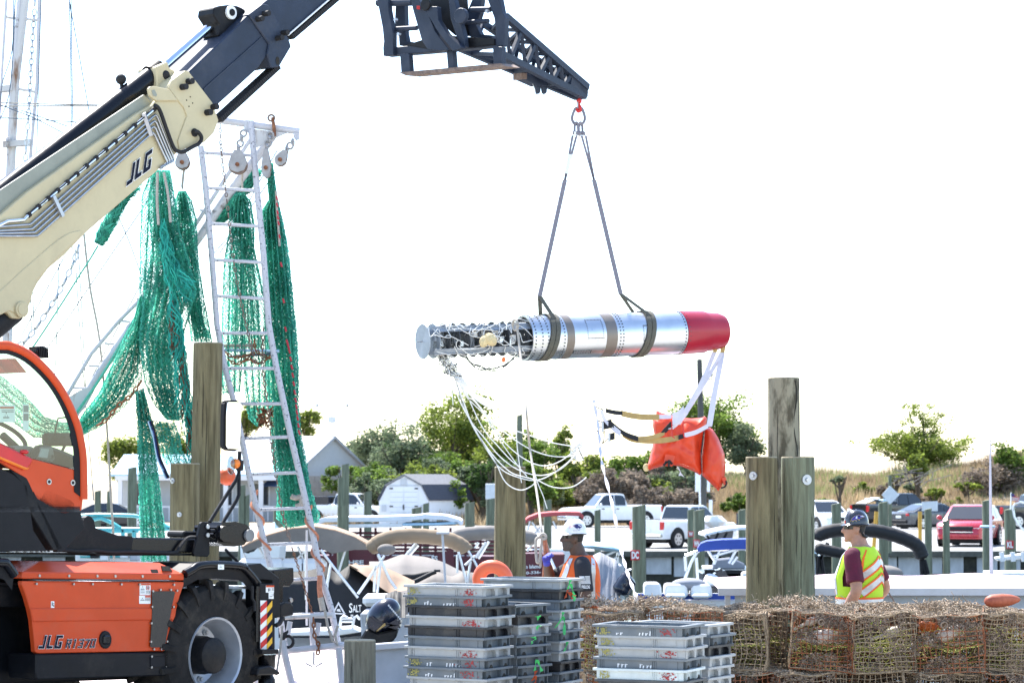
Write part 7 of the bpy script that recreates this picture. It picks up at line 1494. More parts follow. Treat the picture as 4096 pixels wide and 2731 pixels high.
# rolled tan bimini arches
t = boat('boat with a long rolled tan canopy boot on silver struts', 43, 1700); hull(t, 1500, 1880, 2330, 43, 2)
rolled(t, 'canopy_boot', 'canvas_tan', g_(-60, 790, 0, 730, 60, 690, 200, 645, 400, 632, 600, 645, 760, 670, 880, 720, 940, 770, 960, 800), 43, .13)
tubes(t, 'strut', 'alu_tube', 43.2, .024, g_(430, 710, 320, 840), g_(450, 730, 345, 850), g_(30, 830, 130, 1000)); MB().ball(P(*zp('g', 120, 775), 42.8), .16, 12, 8, (1, .6, .6)).build('boot_end', 'canvas_taupe', t, smooth=3)
t = boat('boat with a rolled brown canopy boot behind the orange-stained piling', 47, 2000); hull(t, 1850, 2250, 2330, 47, 2)
rolled(t, 'canopy_boot', 'canvas_taupe', g_(830, 660, 900, 625, 1080, 605, 1260, 600, 1400, 615, 1600, 650, 1680, 690), 47, .13); tubes(t, 'strut', 'alu_tube', 47.1, .024, g_(1160, 700, 1050, 860), g_(1190, 690, 1080, 870), g_(1080, 700, 1050, 760), g_(1640, 720, 1590, 790), g_(1800, 790, 1900, 1020), g_(1560, 880, 1560, 1000)); MB().prism([P(*a, 47.3) for a in g_(720, 605, 900, 595, 1000, 600, 960, 640, 840, 660)], V((0, 1, 0))).build('dark_top', 'canvas_black', t)
# long white canopy with maroon rails
t = boat('long white flat-roofed pontoon boat with dark red rails', 66, 1600)
canopy(t, 'roof', 'canvas_white', [(1262, 2078), (1300, 2068), (1500, 2066), (1660, 2060), (1700, 2055), (1780, 2060), (1835, 2075), (1845, 2082)], 66, 2.6, 20); canopy(t, 'blue_trim', 'canvas_lightblue', [(1610, 2092), (1750, 2090), (1832, 2085)], 66.0, 2.4, 10); canopy(t, 'white_fascia', 'seat_white', [(1262, 2097), (1400, 2096), (1608, 2093)], 66.0, .1, 14)
tubes(t, 'rail', 'maroon_paint', 66.2, .035, *[[(1262+k*60, 2110), (1262+k*60, 2240)] for k in range(12)], *[[(1250, 2130+k*16), (1990, 2133+k*16)] for k in range(7)]); hull(t, 1250, 1990, 2225, 66, 2.4, 'maroon_paint')
MB().prism([P(*a, 65.8) for a in g_(560, 860, 820, 760, 830, 1000, 560, 1000)], V((0, .05, 0))).build('side_panel', 'maroon_paint', t); text('ES', P(*zp('g', 592, 895), 65.75), P(*zp('g', 655, 895), 65.75), P(*zp('g', 592, 842), 65.75), 'sticker', t, 'side_lettering', 0, .03)
text('HSE', P(*zp('e', 1290, 1195), 65.75), P(*zp('e', 1450, 1195), 65.75), P(*zp('e', 1290, 1148), 65.75), 'sticker', t, 'side_lettering', 0, .03); MB().prism([P(*a, 65.9) for a in e_(1130, 1010, 1560, 1010, 1560, 1220, 1130, 1220)], V((0, .05, 0))).build('side_panel', 'maroon_paint', t)
t = boat('dark red deck boat with white lettering behind the tag line', 64, 2140); hull(t, 2090, 2260, 2215, 64, 2, 'maroon_paint'); MB().prism([P(*a, 63.9) for a in g_(1575, 830, 1720, 815, 1720, 1060, 1575, 1060)], V((0, .05, 0))).build('side_panel', 'maroon_paint', t); text('s Islamo', P(*zp('g', 1580, 975), 63.8), P(*zp('g', 1735, 970), 63.8), P(*zp('g', 1580, 935), 63.8), 'sticker', t, 'side_lettering', 0, .02); text('0-336-', P(*zp('g', 1580, 1035), 63.8), P(*zp('g', 1735, 1025), 63.8), P(*zp('g', 1580, 1005), 63.8), 'sticker', t, 'side_lettering', 0, .02)
tubes(t, 'rail', 'maroon_paint', 64, .03, *[[(2090, 2190+k*14), (2170, 2188+k*14)] for k in range(3)])
# red canopy boat
t = boat('boat with a flat red canopy beside the white hard hat', 72, 2210); hull(t, 2110, 2330, 2200, 72, 2); canopy(t, 'canopy', 'canvas_red', g_(1560, 480, 1600, 440, 1700, 400, 1850, 385, 2000, 380, 2150, 385, 2180, 420), 72, 2.4, 16); tubes(t, 'canopy_leg', 'alu_tube', 72, .03, g_(1620, 480, 1590, 590), g_(1640, 490, 1720, 600), g_(1860, 480, 1900, 560), g_(1740, 530, 1660, 620))
# teal frames at the left
t = boat('workboat with teal pipe frames and white gunwales beyond the turret arm', 52, 500); hull(t, 300, 700, 2215, 52, 2.2)
tubes(t, 'pipe_frame', 'teal_pipe', 52, .04, zl('4', 720, 70, 860, 60, 1000, 62, 1200, 68, 1340, 100, 1450, 140, 1520, 180), zl('4', 720, 130, 900, 90, 1000, 130, 1080, 180), zl('4', 740, 190, 1300, 188, 1520, 185), zl('4', 860, 210, 1240, 205), zl('4', 1100, 190, 1105, 420), zl('4', 1200, 200, 1190, 460), zl('4', 720, 430, 1240, 430))
for k in range(6): MB().box(P(340+k*40, 2200+(k % 3)*10, 51.5), (.16, .3, .22)).build('deck_gear', mr_.choice(('seat_white', 'web_black', 'hull_grey')), t, bevel=.02)
t = boat('pale boat with a blue-grey tarp and dark tail arm behind the ladder foot', 54, 1080); hull(t, 960, 1120, 2180, 54, 1.6); tarp(t, 'tarp', 'canvas_lightblue', e_(380, 820, 450, 780, 520, 750), e_(360, 860, 450, 850, 520, 850), 54, 1.5, .01); rolled(t, 'boom_arm', 'canvas_black', e_(190, 1040, 240, 1010, 330, 985), 50, .12); tubes(t, 'frame_leg', 'dark_grey', 50, .03, e_(0, 1030, 140, 1170), e_(20, 1060, 150, 1180))
# grey covered console
t = boat('boat console under a tall grey cover behind the orange vest', 40, 2430); hull(t, 2300, 2480, 2400, 40, 1.8, 'hull_grey'); tarp(t, 'console_cover', 'canvas_grey', i_(440, 840, 520, 800, 640, 860, 690, 880, 725, 960), i_(430, 1350, 580, 1350, 740, 1350), 40, 1.2, .0)
rolled(t, 'outboard_cover', 'engine_navy', i_(725, 1240, 760, 1170, 820, 1090, 850, 1060), 39.5, .14); tubes(t, 'tiller', 'alu_tube', 39.5, .02, i_(790, 1060, 810, 990, 850, 985))
t = boat('light blue upturned skiff on a rack beside the DC piling', 60, 2420); MB().loft([(P(2320, 2182, 60), V((0, .1, 0)), V((0, 0, .04))), (P(2370, 2180, 60), V((0, .5, 0)), V((0, 0, .09))), (P(2430, 2188, 60), V((0, .55, 0)), V((0, 0, .1))), (P(2484, 2200, 60), V((0, .1, 0)), V((0, 0, .03)))], 14).build('skiff', 'canvas_lightblue', t, smooth=1); tubes(t, 'rack', 'alu_tube', 60, .03, [(2330, 2195), (2330, 2300)], [(2470, 2205), (2470, 2300)], i_(560, 850, 760, 760), i_(580, 860, 650, 900, 760, 790)); hull(t, 2310, 2490, 2260, 60.5, 1.5, 'hull_grey')
# blue bimini deck boat
t = boat('deck boat with royal blue canopy and white bow seats', 45, 2800); hull(t, 2560, 3010, 2395, 44, 2.4); MB().box(P(2790, 2384, 43.9), (2.1, .1, .1)).build('rub_rail', 'canvas_blue', t)
rows = [[P(a, b-6*math.sin(math.pi*k/4), 44.2+k*.55) for a, b in i_(1540, 770, 1575, 715, 1640, 690, 1800, 675, 2000, 670, 2120, 668)] for k in range(5)]; MB().grid(rows).build('canopy', 'canvas_blue', t, recalc=False, smooth=3)
MB().grid([[P(a, b, 44.2) for a, b in i_(1540, 770, 1580, 715, 1700, 685, 1900, 672, 2120, 668)], [P(a, b, 44.22) for a, b in i_(1550, 800, 1600, 790, 1700, 785, 1900, 775, 2120, 772)]]).build('canopy_valance', 'canvas_blue', t, recalc=False, smooth=3)
tubes(t, 'canopy_leg', 'alu_tube', 44.3, .026, i_(1550, 780, 1480, 900, 1400, 1110), i_(1530, 860, 1545, 1120), i_(1770, 790, 1715, 930), i_(1940, 790, 1870, 920), i_(1960, 850, 1900, 930), i_(1655, 790, 1720, 890), i_(1410, 850, 1420, 1000), i_(1410, 840, 1560, 790), i_(1690, 850, 1960, 770, 2100, 770), i_(1700, 850, 1740, 890))
for u0, u1, v0, v1 in ((2578, 2648, 2330, 2385), (2660, 2752, 2334, 2385), (2765, 2850, 2336, 2388)): MB().prism([P(u0, v1, 43.6), P(u1, v1, 43.6), P(u1-3, v0+12, 43.6), P(u1-12, v0, 43.6), P(u0+6, v0, 43.6), P(u0, v0+10, 43.6)], V((0, .5, 0))).build('bow_seat', 'seat_white', t, bevel=.04)
for u0, u1, v in ((2665, 2745, 2392), (2770, 2840, 2392)): MB().prism([P(u0, v-18, 43.4), P(u1, v-18, 43.4), P(u1, v, 43.4), P(u0, v, 43.4)], V((0, .5, 0))).build('cushion', 'seat_white', t, bevel=.03)
MB().prism([P(*a, 43.8) for a in i_(1620, 1160, 1650, 1075, 1680, 1060, 1760, 1080, 1830, 1160)], V((0, .5, .05))).build('seat_back', 'seat_white', t, bevel=.04); MB().ball(P(2755, 2335, 43.8), .22, 12, 8, (1.4, 1, .5)).build('bean_bag', 'canvas_grey', t, smooth=3)
for x, y, w_ in ((2970, 2325, .2), (2985, 2300, .16), (2915, 2330, .2), (2930, 2335, .12)): MB().box(P(x, y, 43.5), (w_, .3, w_*.8)).build('deck_gear', 'seat_white', t, bevel=.03)
t = boat('dark boat with a black outboard under the blue canopy', 50, 2930); hull(t, 2810, 3010, 2290, 50, 2, 'engine_navy'); MB().prism([P(*a, 49) for a in i_(1720, 1080, 1715, 1010, 1760, 975, 1820, 975, 1860, 1020, 1870, 1100, 1820, 1150, 1770, 1140)], V((0, .5, 0))).build('cowling', 'engine_navy', t, bevel=.06, seg=2, smooth=1); MB().prism([P(*a, 50) for a in i_(1615, 985, 2040, 990, 2040, 1150, 1640, 1150)], V((0, .1, 0))).build('transom', 'black_paint', t); MB().prism([P(*a, 51.2) for a in i_(1720, 880, 1900, 860, 2040, 920, 2040, 985, 1700, 985)], V((0, .3, 0))).build('windscreen', 'canvas_grey', t, bevel=.03)
t = boat('boat with a low cream canopy between the pilings by the clustered three', 62, 2920); hull(t, 2830, 3010, 2270, 62, 2); canopy(t, 'canopy', 'canvas_white', i_(1620, 610, 1700, 585, 1850, 555, 2000, 540, 2120, 538), 62, 2.2, 12); tubes(t, 'canopy_leg', 'dark_grey', 62, .03, i_(1640, 630, 1690, 690), i_(1850, 600, 1800, 690), i_(1760, 600, 1720, 690))
# black rolled bimini by the lime vest
m_ = lambda *a: zl('m', *a)
t = boat('boat with a thick black rolled canopy arch behind the lime vest', 45, 3480); hull(t, 3270, 3720, 2380, 45, 2.2, 'hull_grey')
rolled(t, 'canopy_boot', 'canvas_black', m_(215, 660, 240, 600, 320, 560, 500, 530, 800, 530, 1000, 550, 1200, 600, 1380, 670, 1480, 740, 1520, 830, 1540, 890), 45, .125); rolled(t, 'canopy_boot', 'canvas_black', m_(190, 760, 280, 770, 420, 800, 600, 840), 44.6, .1)
tubes(t, 'strut', 'dark_grey', 45, .035, m_(1540, 880, 1550, 1000, 1580, 1090), m_(1520, 890, 1530, 1090), m_(1560, 900, 1610, 1080), m_(260, 850, 300, 1090), m_(240, 860, 220, 1090), m_(350, 690, 250, 900)); MB().ball(P(*zp('m', 1050, 1075), 44.5), .25, 12, 8, (1.4, 1, .6)).build('rolled_tarp', 'canvas_taupe', t, smooth=3); tarp(t, 'light_cover', 'canvas_lightblue', m_(230, 730, 400, 740, 560, 800), m_(230, 850, 400, 850, 560, 870), 46.5, 1.2, 0)
# pink-white hardtop workboat
t = boat('workboat with a broad pale pink flat roof edged in metal', 26, 3600); YR = 28.2
x0, x1 = P(2872, 2385, YR).x, P(4300, 2385, YR).x
zt0 = P(3300, 2353, YR).z; MB().grid([[V((x0+(x1-x0)*i/20, YR+2.6*j/8, zt0+.10*math.sin(math.pi*(j/8)*.9)*(.4+.6*min(1, i/6))+.02*math.sin(i*.9)*math.sin(math.pi*j/8))) for i in range(21)] for j in range(9)]).build('roof_skin', 'pink_top', t, recalc=False, smooth=3)
MB().box(((x0+x1)/2, YR-.02, zt0-.035), (x1-x0, .05, .085)).build('roof_edge', 'alu_edge', t, bevel=.004); MB().box(((x0+x1)/2+.1, YR+.12, zt0-.15), (x1-x0-.2, .04, .15)).build('cabin_fascia', 'hull_grey', t); MB().box(((x0+x1)/2+.3, YR+1.3, -.8), (x1-x0-.7, 2.3, 1.9)).build('hull', 'hull_white', t, bevel=.03)
for xx in (x0+.12, x0+1.4, x0+2.9): MB().box((xx, YR+.15, zt0-.4), (.06, .06, .66)).build('roof_post', 'alu_edge', t)
MB().tube([P(3960, 1665, 31), P(3962, 2000, 31), P(3966, 2300, 31), P(3966, 2330, 31)], [.006, .018, .024, .03], 6).build('whip_antenna', 'mast_white', None, smooth=1, label='tall thin white whip antenna beside the red car', cat='antenna')
t = boat('white skiff with rod holders and a small flag beside the KL piling', 52, 4060); hull(t, 3985, 4200, 2290, 52, 1.5); n_ = lambda *a: zl('n', *a)
MB().prism([P(*a, 52) for a in n_(1530, 1030, 1600, 1020, 1882, 980, 1882, 1050, 1560, 1075)], V((0, .3, 0))).build('rod_board', 'seat_white', t, bevel=.02)
for x in (1600, 1735, 1865): MB().cyl(P(*zp('n', x, 965), 52), P(*zp('n', x+15, 1080), 52), .05, 8).build('rod_holder', 'seat_white', t)
tubes(t, 'flag_staff', 'alu_tube', 53, .015, n_(1722, 215, 1712, 430)); tubes(t, 'hoop', 'alu_tube', 53, .025, n_(1745, 440, 1740, 400, 1770, 355, 1830, 335, 1882, 345), n_(1745, 430, 1760, 520, 1800, 600, 1882, 700))
MB().prism([P(*a, 53) for a in n_(1722, 222, 1760, 235, 1785, 268, 1830, 275, 1805, 332, 1770, 328, 1718, 318)], V((0, .02, 0))).build('flag', 'canvas_red', t); MB().prism([P(*a, 52.98) for a in n_(1722, 222, 1755, 234, 1770, 262, 1722, 268)], V((0, .01, 0))).build('flag_canton', 'logo_blue', t)
for k in range(3): MB().prism([P(*a, 52.98) for a in n_(1720, 276+k*15, 1815-k*4, 284+k*15, 1815-k*4, 291+k*15, 1720, 283+k*15)], V((0, .01, 0))).build('flag_stripe', 'sticker', t)
MB().torus(P(3950, 2105, 75), V((0, 0, 1)), .2, .035, 16, 6).build('mooring_rope', 'canvas_lightblue', None, label='pale blue rope looped round a piling beside the red car', cat='rope')
# ---------------------------------------------------------------- vehicles
def loftbody(secs):  # secs: list of (x, [(y,z)...]) half outlines mirrored
    rows = []
    for x, hs in secs: rows.append([V((x, y, z)) for y, z in hs]+[V((x, -y, z)) for y, z in reversed(hs)])
    mb = MB(); mb.grid(rows, True); n = len(rows[0]); mb.f.append(tuple(range(n-1, -1, -1))); e = (len(rows)-1)*n; mb.f.append(tuple(e+i for i in range(n))); return mb
def vehicle(kind, name, label, paint, u, v, hd_, L=None, Y=None, sz=1):
    Y = Y or (CAMZ-LOTZ)/((v-1927)/FPX); c = P(u, v, Y); t = thing(name, label, name.split('_')[-1] if 'pickup' not in name else 'pickup', (c.x, Y, LOTZ), rz=math.atan2(hd_[1], hd_[0]), local=True)
    pk = kind == 'pickup'; suv = kind == 'suv'
    if pk: L, W, zb, zs, belt, roof = 5.8, 1.98, .42, .85, 1.22, 1.93
    elif suv: L, W, zb, zs, belt, roof = 4.8, 1.94, .32, .75, 1.08, 1.68
    else: L, W, zb, zs, belt, roof = 4.8, 1.85, .25, .65, .95, 1.42
    h = L/2; w_ = W/2; hood = belt-.1
    def sec(x, zt, k=1.0): return (x, [(w_*k*.93, zb), (w_*k, zs), (w_*k*.97, zt-.06), (w_*k*.88, zt)])
    if pk: S = [sec(-h, belt+.05, .97), sec(-h+.1, belt+.06), sec(.0, belt+.06), sec(.4, belt), sec(1.1, belt-.01), sec(1.2, hood+.06), sec(h-.35, hood), sec(h-.08, hood-.12, .93), sec(h, hood-.25, .88)]
    elif suv: S = [sec(-h, belt-.1, .9), sec(-h+.15, belt), sec(.5, belt), sec(.95, belt-.02), sec(h-.35, hood), sec(h-.1, hood-.14, .92), sec(h, hood-.3, .85)]
    else: S = [sec(-h, belt-.12, .88), sec(-h+.12, belt), sec(-1.3, belt), sec(.6, belt), sec(.95, belt-.02), sec(h-.4, hood-.06), sec(h-.1, hood-.2, .9), sec(h, hood-.32, .82)]
    loftbody(S).build('body', paint, t, smooth=.6)
    if pk: gx = [(-.78, belt), (-.62, roof-.06), (-.4, roof), (.45, roof), (.62, roof-.05), (1.22, belt-.02)]
    elif suv: gx = [(-h+.1, belt), (-h+.45, roof-.12), (-h+.75, roof-.02), (-.2, roof), (.3, roof-.06), (1.05, belt-.03)]
    else: gx = [(-1.95, belt), (-1.1, roof-.08), (-.7, roof), (.0, roof), (.3, roof-.06), (1.05, belt-.03)]
    rws = [[V((x, w_*(.93 if z < belt+.1 else .74), z-.02)), V((x, w_*(.90 if z < belt+.1 else .68), z)), V((x, -w_*(.90 if z < belt+.1 else .68), z)), V((x, -w_*(.93 if z < belt+.1 else .74), z-.02))] for x, z in gx]
    g = MB(); g.grid(rws)
    for s in (0, 3): g.f.append(tuple((i*4+s) for i in range(len(gx))))
    gr = g.build('cabin', paint, t, smooth=.5)
    # windows: side panes, windscreen, rear window
    def side(xa, xb, s):
        def yz(x, f):
            tp = roof
            for (a, za), (b, zb_) in zip(gx, gx[1:]):
                if a <= x <= b: tp = za+(zb_-za)*(x-a)/(b-a)
            zz = belt+.04+(min(tp, roof)-.09-belt-.04)*f; k = (zz-belt)/(roof-belt); return V((x, s*(w_*(.93-.2*k)+.012), zz))
        n = 6; MB().grid([[yz(xa+(xb-xa)*i/n, f) for i in range(n+1)] for f in (0, 1)]).build('side_window', 'car_glass', t, recalc=False)
    sp = {'pickup': ((-.66, -.02), (.04, .98)), 'suv': ((-1.95, -1.15), (-1.08, -.1), (-.03, .85)), 'sedan': ((-1.5, -.75), (-.68, .0), (.07, .85))}[kind]
    for a, b in sp:
        for s in (-1, 1): side(a, b, s)
    def quad(i, j, f0, f1, nm, k=.86):
        (xa, za), (xb, zb_) = gx[i], gx[j]; pa, pb = (xa+(xb-xa)*f0, za+(zb_-za)*f0), (xa+(xb-xa)*f1, za+(zb_-za)*f1); o = .02 if i > 2 else -.02
        wa = w_*(.93-.22*(pa[1]-belt)/(roof-belt))*k; wb_ = w_*(.93-.22*(pb[1]-belt)/(roof-belt))*k
        MB().add([V((pa[0]+o, -wa, pa[1]+.015)), V((pa[0]+o, wa, pa[1]+.015)), V((pb[0]+o, wb_, pb[1]+.015)), V((pb[0]+o, -wb_, pb[1]+.015))], [(0, 1, 2, 3)]).build(nm, 'car_glass', t, recalc=False)
    quad(5, 4, .06, .95, 'windscreen'); quad(0, 1, .12, .95, 'rear_window')
    wx = (1.75, -1.85) if pk else ((1.42, -1.42))
    wr = .41 if pk else (.37 if suv else .33)
    for x in wx:
        for s in (-1, 1):
            MB().cyl(V((x, s*(w_-.04), wr+.04)), V((x, s*(w_+.004), wr+.04)), wr+.09, 24).build('wheel_arch', 'black_rubber', t)
            wh = MB().cyl(V((x, s*(w_-.26), wr)), V((x, s*(w_+.02), wr)), wr, 24).build('wheel', 'black_rubber', t)
            MB().cyl(V((x, s*(w_-.1), wr)), V((x, s*(w_+.03), wr)), wr*.66, 20).build('rim', 'wheel_alloy', wh)
            for q in range(6): a = q*1.047; MB().box(V((x+math.cos(a)*wr*.42, s*(w_+.032), wr+math.sin(a)*wr*.42)), (.07, .01, .07)).build('rim_gap', 'black_rubber', wh)
    for s in (-1, 1):
        MB().box((-h+.03, s*(w_-.12), belt-.2 if pk else belt-.16), (.12, .2, .36 if pk else .12), MX.Rotation(0, 3, 'Z')).build('tail_lamp', 'tail_red', t, bevel=.02)
        MB().box((h-.14, s*(w_-.28), hood-.28), (.2, .34, .16)).build('head_lamp', 'screen_grey', t, bevel=.03)
        MB().ball(V((.92, s*(w_+.1), belt+.08)), .12, 8, 6, (.6, 1, .8)).build('door_mirror', paint, t, smooth=3)
        for x in ((-.15, .75) if pk else (-.5, .45)): MB().box((x, s*(w_+.004), belt-.16), (.16, .03, .05)).build('door_handle', paint if not pk else 'black_rubber', t)
        MB().box((.02, s*(w_*.998), (zb+belt)/2), (.012, .012, belt-zb-.1)).build('door_gap', 'black_rubber', t)
    MB().box((h-.05, 0, hood-.36), (.1, 1.15, .26 if pk else .42)).build('grille', 'rim_silver' if pk else 'black_rubber', t, bevel=.02); MB().box((h-.04, 0, zb+.14), (.16, W*.86, .16)).build('front_bumper', 'chrome' if pk else paint, t, bevel=.04); MB().box((-h-.03, 0, zb+.16), (.16, W*.92, .18)).build('rear_bumper', 'chrome' if pk else 'dark_grey', t, bevel=.04)
    MB().box((-h-.012, 0, zb+.42), (.02, .5, .14)).build('number_plate', 'sticker', t)
    if not pk: MB().box((h-.02, 0, zb+.28), (.06, W*.6, .03)).build('chrome_strip', 'chrome', t)
    if pk: MB().box((-1.85, 0, belt+.065), (1.9, W*.76, .02)).build('bed_interior', 'dark_grey', t)
    MB().box((0, 0, zb-.08), (L*.86, W*.8, .2)).build('underbody', 'black_rubber', t)
    t.scale = (sz,)*3
    return t
vehicle('pickup', 'pickup_truck', 'white crew-cab pickup parked side-on below the dark brush', 'car_white', 2438, 2106, (-.95, -.31))
vehicle('pickup', 'pickup_truck', 'white pickup with red tail lamps parked behind the DC piling', 'car_white', 2742, 2186, (.66, .75), sz=.87)
bt = vehicle('pickup', 'pickup_truck', 'black pickup carrying white boards parked below the tan dune', 'car_black', 3600, 2100, (.9, .43))
for k, (x, r) in enumerate(((-1.6, .25), (-2.2, -.3))): MB().box((x, .1, 1.5), (1.1, 1.0, .03), MX.Rotation(r, 3, 'Y')).build('loaded_board', 'sign_white', bt)
MB().box((-1.2, 0, 1.42), (.5, .8, .3)).build('cooler', 'canvas_lightblue', bt, bevel=.03)
vehicle('sedan', 'sedan_car', 'dark grey sedan parked beside the black pickup', 'car_grey', 3738, 2112, (.9, .43))
rs = vehicle('suv', 'red_car', 'bright red car with mesh grille parked facing the water', 'car_red', 3880, 2180, (-.36, -.93)); rs['category'] = 'car'
vehicle('pickup', 'pickup_truck', 'dark pickup parked behind the little flag', 'car_black', 4150, 2112, (.93, .36))
vehicle('suv', 'white_car', 'white car half hidden behind the green piling', 'car_white', 3290, 2130, (.3, -.95))['category'] = 'car'
st_ = vehicle('pickup', 'service_truck', 'white service truck with tool boxes beside the barn-roofed shed', 'car_white', 1400, 2098, (.95, -.3)); st_['category'] = 'truck'
MB().box((-2, 0, 1.35), (1.9, 1.9, .8)).build('tool_box', 'engine_navy', st_, bevel=.03); MB().box((2.75, 0, 1.0), (.3, 1.2, .35)).build('winch', 'black_paint', st_, bevel=.03)
vehicle('sedan', 'dark_car', 'dark car beside the house porch behind the nets', 'car_black', 450, 2110, (1, .1))['category'] = 'car'
# ---------------------------------------------------------------- buildings
def win(t, face, x0, x1, z0, z1, fm='siding_white'):
    w_ = MB().prism([face(x0, z0, .02), face(x1, z0, .02), face(x1, z1, .02), face(x0, z1, .02)], face(0, 0, .05)-face(0, 0, .02)).build('window', fm, t)
    MB().prism([face(x0+.1, z0+.1, .06), face(x1-.1, z0+.1, .06), face(x1-.1, z1-.1, .06), face(x0+.1, z1-.1, .06)], face(0, 0, .07)-face(0, 0, .06)).build('pane', 'window_dark', w_)
def house():
    Y = 165; ap = P(1328, 1745, Y); rx = P(1433, 2080, Y).x; zg_ = LOTZ; zr = ap.z; ze = P(1465, 1875, Y).z
    t = thing('house', 'pale grey gabled house with white roof behind the nets', 'house', (ap.x, Y, zg_))
    g = V((.72, -.69, 0)).normalized(); s = V((-.69, -.72, 0)).normalized()          # gable normal, roof side normal
    wd = 3.0; ln = 8.5; c = V((ap.x, Y, 0)); fz = lambda a, z, o: c+s*(-a)+g*o+V((0, 0, z))      # gable face coords
    fs_ = lambda a, z, o: c+s*(wd+o)-g*a+V((0, 0, z))
    zm = 2.4
    MB().prism([fz(-wd, zg_, 0), fz(wd, zg_, 0), fz(wd, zm, 0), fz(-wd, zm, 0)], -g*ln).build('block_wall', 'shingle_tan', t)
    MB().prism([fz(-wd, zm, .03), fz(wd, zm, .03), fz(wd, ze, .03), fz(0, zr-.1, .03), fz(-wd, ze, .03)], -g*(ln+.03)).build('upper_wall', 'siding_grey', t)
    for k in range(12): z = zm+.25+k*.26; hw = wd if z < ze else wd*(zr-z)/(zr-ze); MB().prism([fz(-hw, z, .05), fz(hw, z, .05), fz(hw, z+.03, .05), fz(-hw, z+.03, .05)], -g*.03).build('siding_lap', 'siding_grey', t) if hw > .2 else None
    for k in range(7):
        for j in range(8): x = -wd+j*.75+(.37 if k % 2 else 0); MB().prism([fz(max(-wd, x), zg_+.1+k*.42, .03), fz(min(wd, x+.72), zg_+.1+k*.42, .03), fz(min(wd, x+.72), zg_+.48+k*.42, .03), fz(max(-wd, x), zg_+.48+k*.42, .03)], -g*.04).build('block', 'shingle_tan', t)
    dz = (zr-ze)/wd
    for sg in (-1, 1):
        rf = MB().prism([fz(0, zr+.05, .35), fz(sg*(wd+.45), ze-dz*.45+.05, .35), fz(sg*(wd+.45), ze-dz*.45-.12, .35), fz(0, zr-.15, .35)], -g*(ln+.8)).build('roof', 'roof_white', t)
    fs0 = lambda a, z, o: c+s*(-wd-o)*(-1)-g*a+V((0, 0, z))
    win(t, lambda a, z, o: c+s*(wd+o)-g*a+V((0, 0, z)), 1.5, 2.6, .5, 1.9); win(t, lambda a, z, o: c+s*(wd+o)-g*a+V((0, 0, z)), 4.5, 5.6, .5, 1.9)
    aw = [fs_(-.2, 2.5, .02), fs_(2.2, 2.5, .02), fs_(2.2, 1.75, 1.2), fs_(-.2, 1.75, 1.2)]; MB().prism(aw, V((0, 0, -.05))).build('awning', 'awning_blue', t); MB().prism([aw[0], aw[3], aw[3]-V((0, 0, .25))], -g*.03).build('awning_side', 'canvas_white', t)
    dr_ = MB().prism([fs_(.6, zg_, .03), fs_(1.5, zg_, .03), fs_(1.5, 1.5, .03), fs_(.6, 1.5, .03)], s*.05).build('door', 'window_dark', t)
    MB().tube([V((ap.x, Y, zr)), V((ap.x, Y, zr+2.4))], .05, 5).build('weather_mast', 'galv', t); MB().box((ap.x, Y, zr+1.1), (.5, .3, .4)).build('weather_box', 'sign_white', t); MB().bar(V((ap.x-1, Y, zr+2)), V((ap.x+1, Y, zr+2)), .04).build('mast_arm', 'galv', t)
    for sx in (-1, 1): MB().ball(V((ap.x+sx, Y, zr+2.05)), .12, 8, 6).build('wind_cup', 'galv', t)
    # long low porch wing to the left
    p0, p1 = P(1200, 2085, Y-3).x, P(455, 2085, Y-3).x; yw = Y-2; ezw = P(900, 1905, yw).z; rzw = P(900, 1855, yw+3).z
    t2 = thing('porch_wing', 'long low wing with blue-grey roof and porch posts behind the nets', 'house', ((p0+p1)/2, yw, zg_))
    MB().box(((p0+p1)/2, yw+3, (zg_+ezw)/2), (p0-p1, 4, ezw-zg_)).build('wall', 'siding_grey', t2)
    MB().prism([V((p1-.3, yw-.6, ezw)), V((p0+.2, yw-.6, ezw)), V((p0+.2, yw+5, rzw+.5)), V((p1-.3, yw+5, rzw+.5))], V((0, 0, .15))).build('roof', 'canvas_lightblue', t2); MB().box(((p0+p1)/2, yw-.55, ezw-.1), (p0-p1, .12, .3)).build('fascia', 'siding_white', t2)
    fc = lambda a, z, o: V((p1+a, yw+1-o, z))
    for a in (1, 3.4, 6.2, 8.6, 10.6): win(t2, fc, a, a+1.3, .4, 2.0)
    for a in range(6): MB().box((p1+.3+a*(p0-p1-.6)/5, yw-.4, (zg_+ezw)/2), (.3, .3, ezw-zg_)).build('porch_post', 'siding_white', t2)
    for a in range(26): MB().box((p1+.3+a*(p0-p1-.6)/25, yw-.45, zg_+.5), (.06, .06, .9)).build('baluster', 'siding_white', t2)
    MB().box(((p0+p1)/2, yw-.45, zg_+1.0), (p0-p1, .1, .1)).build('hand_rail', 'siding_white', t2)
house()
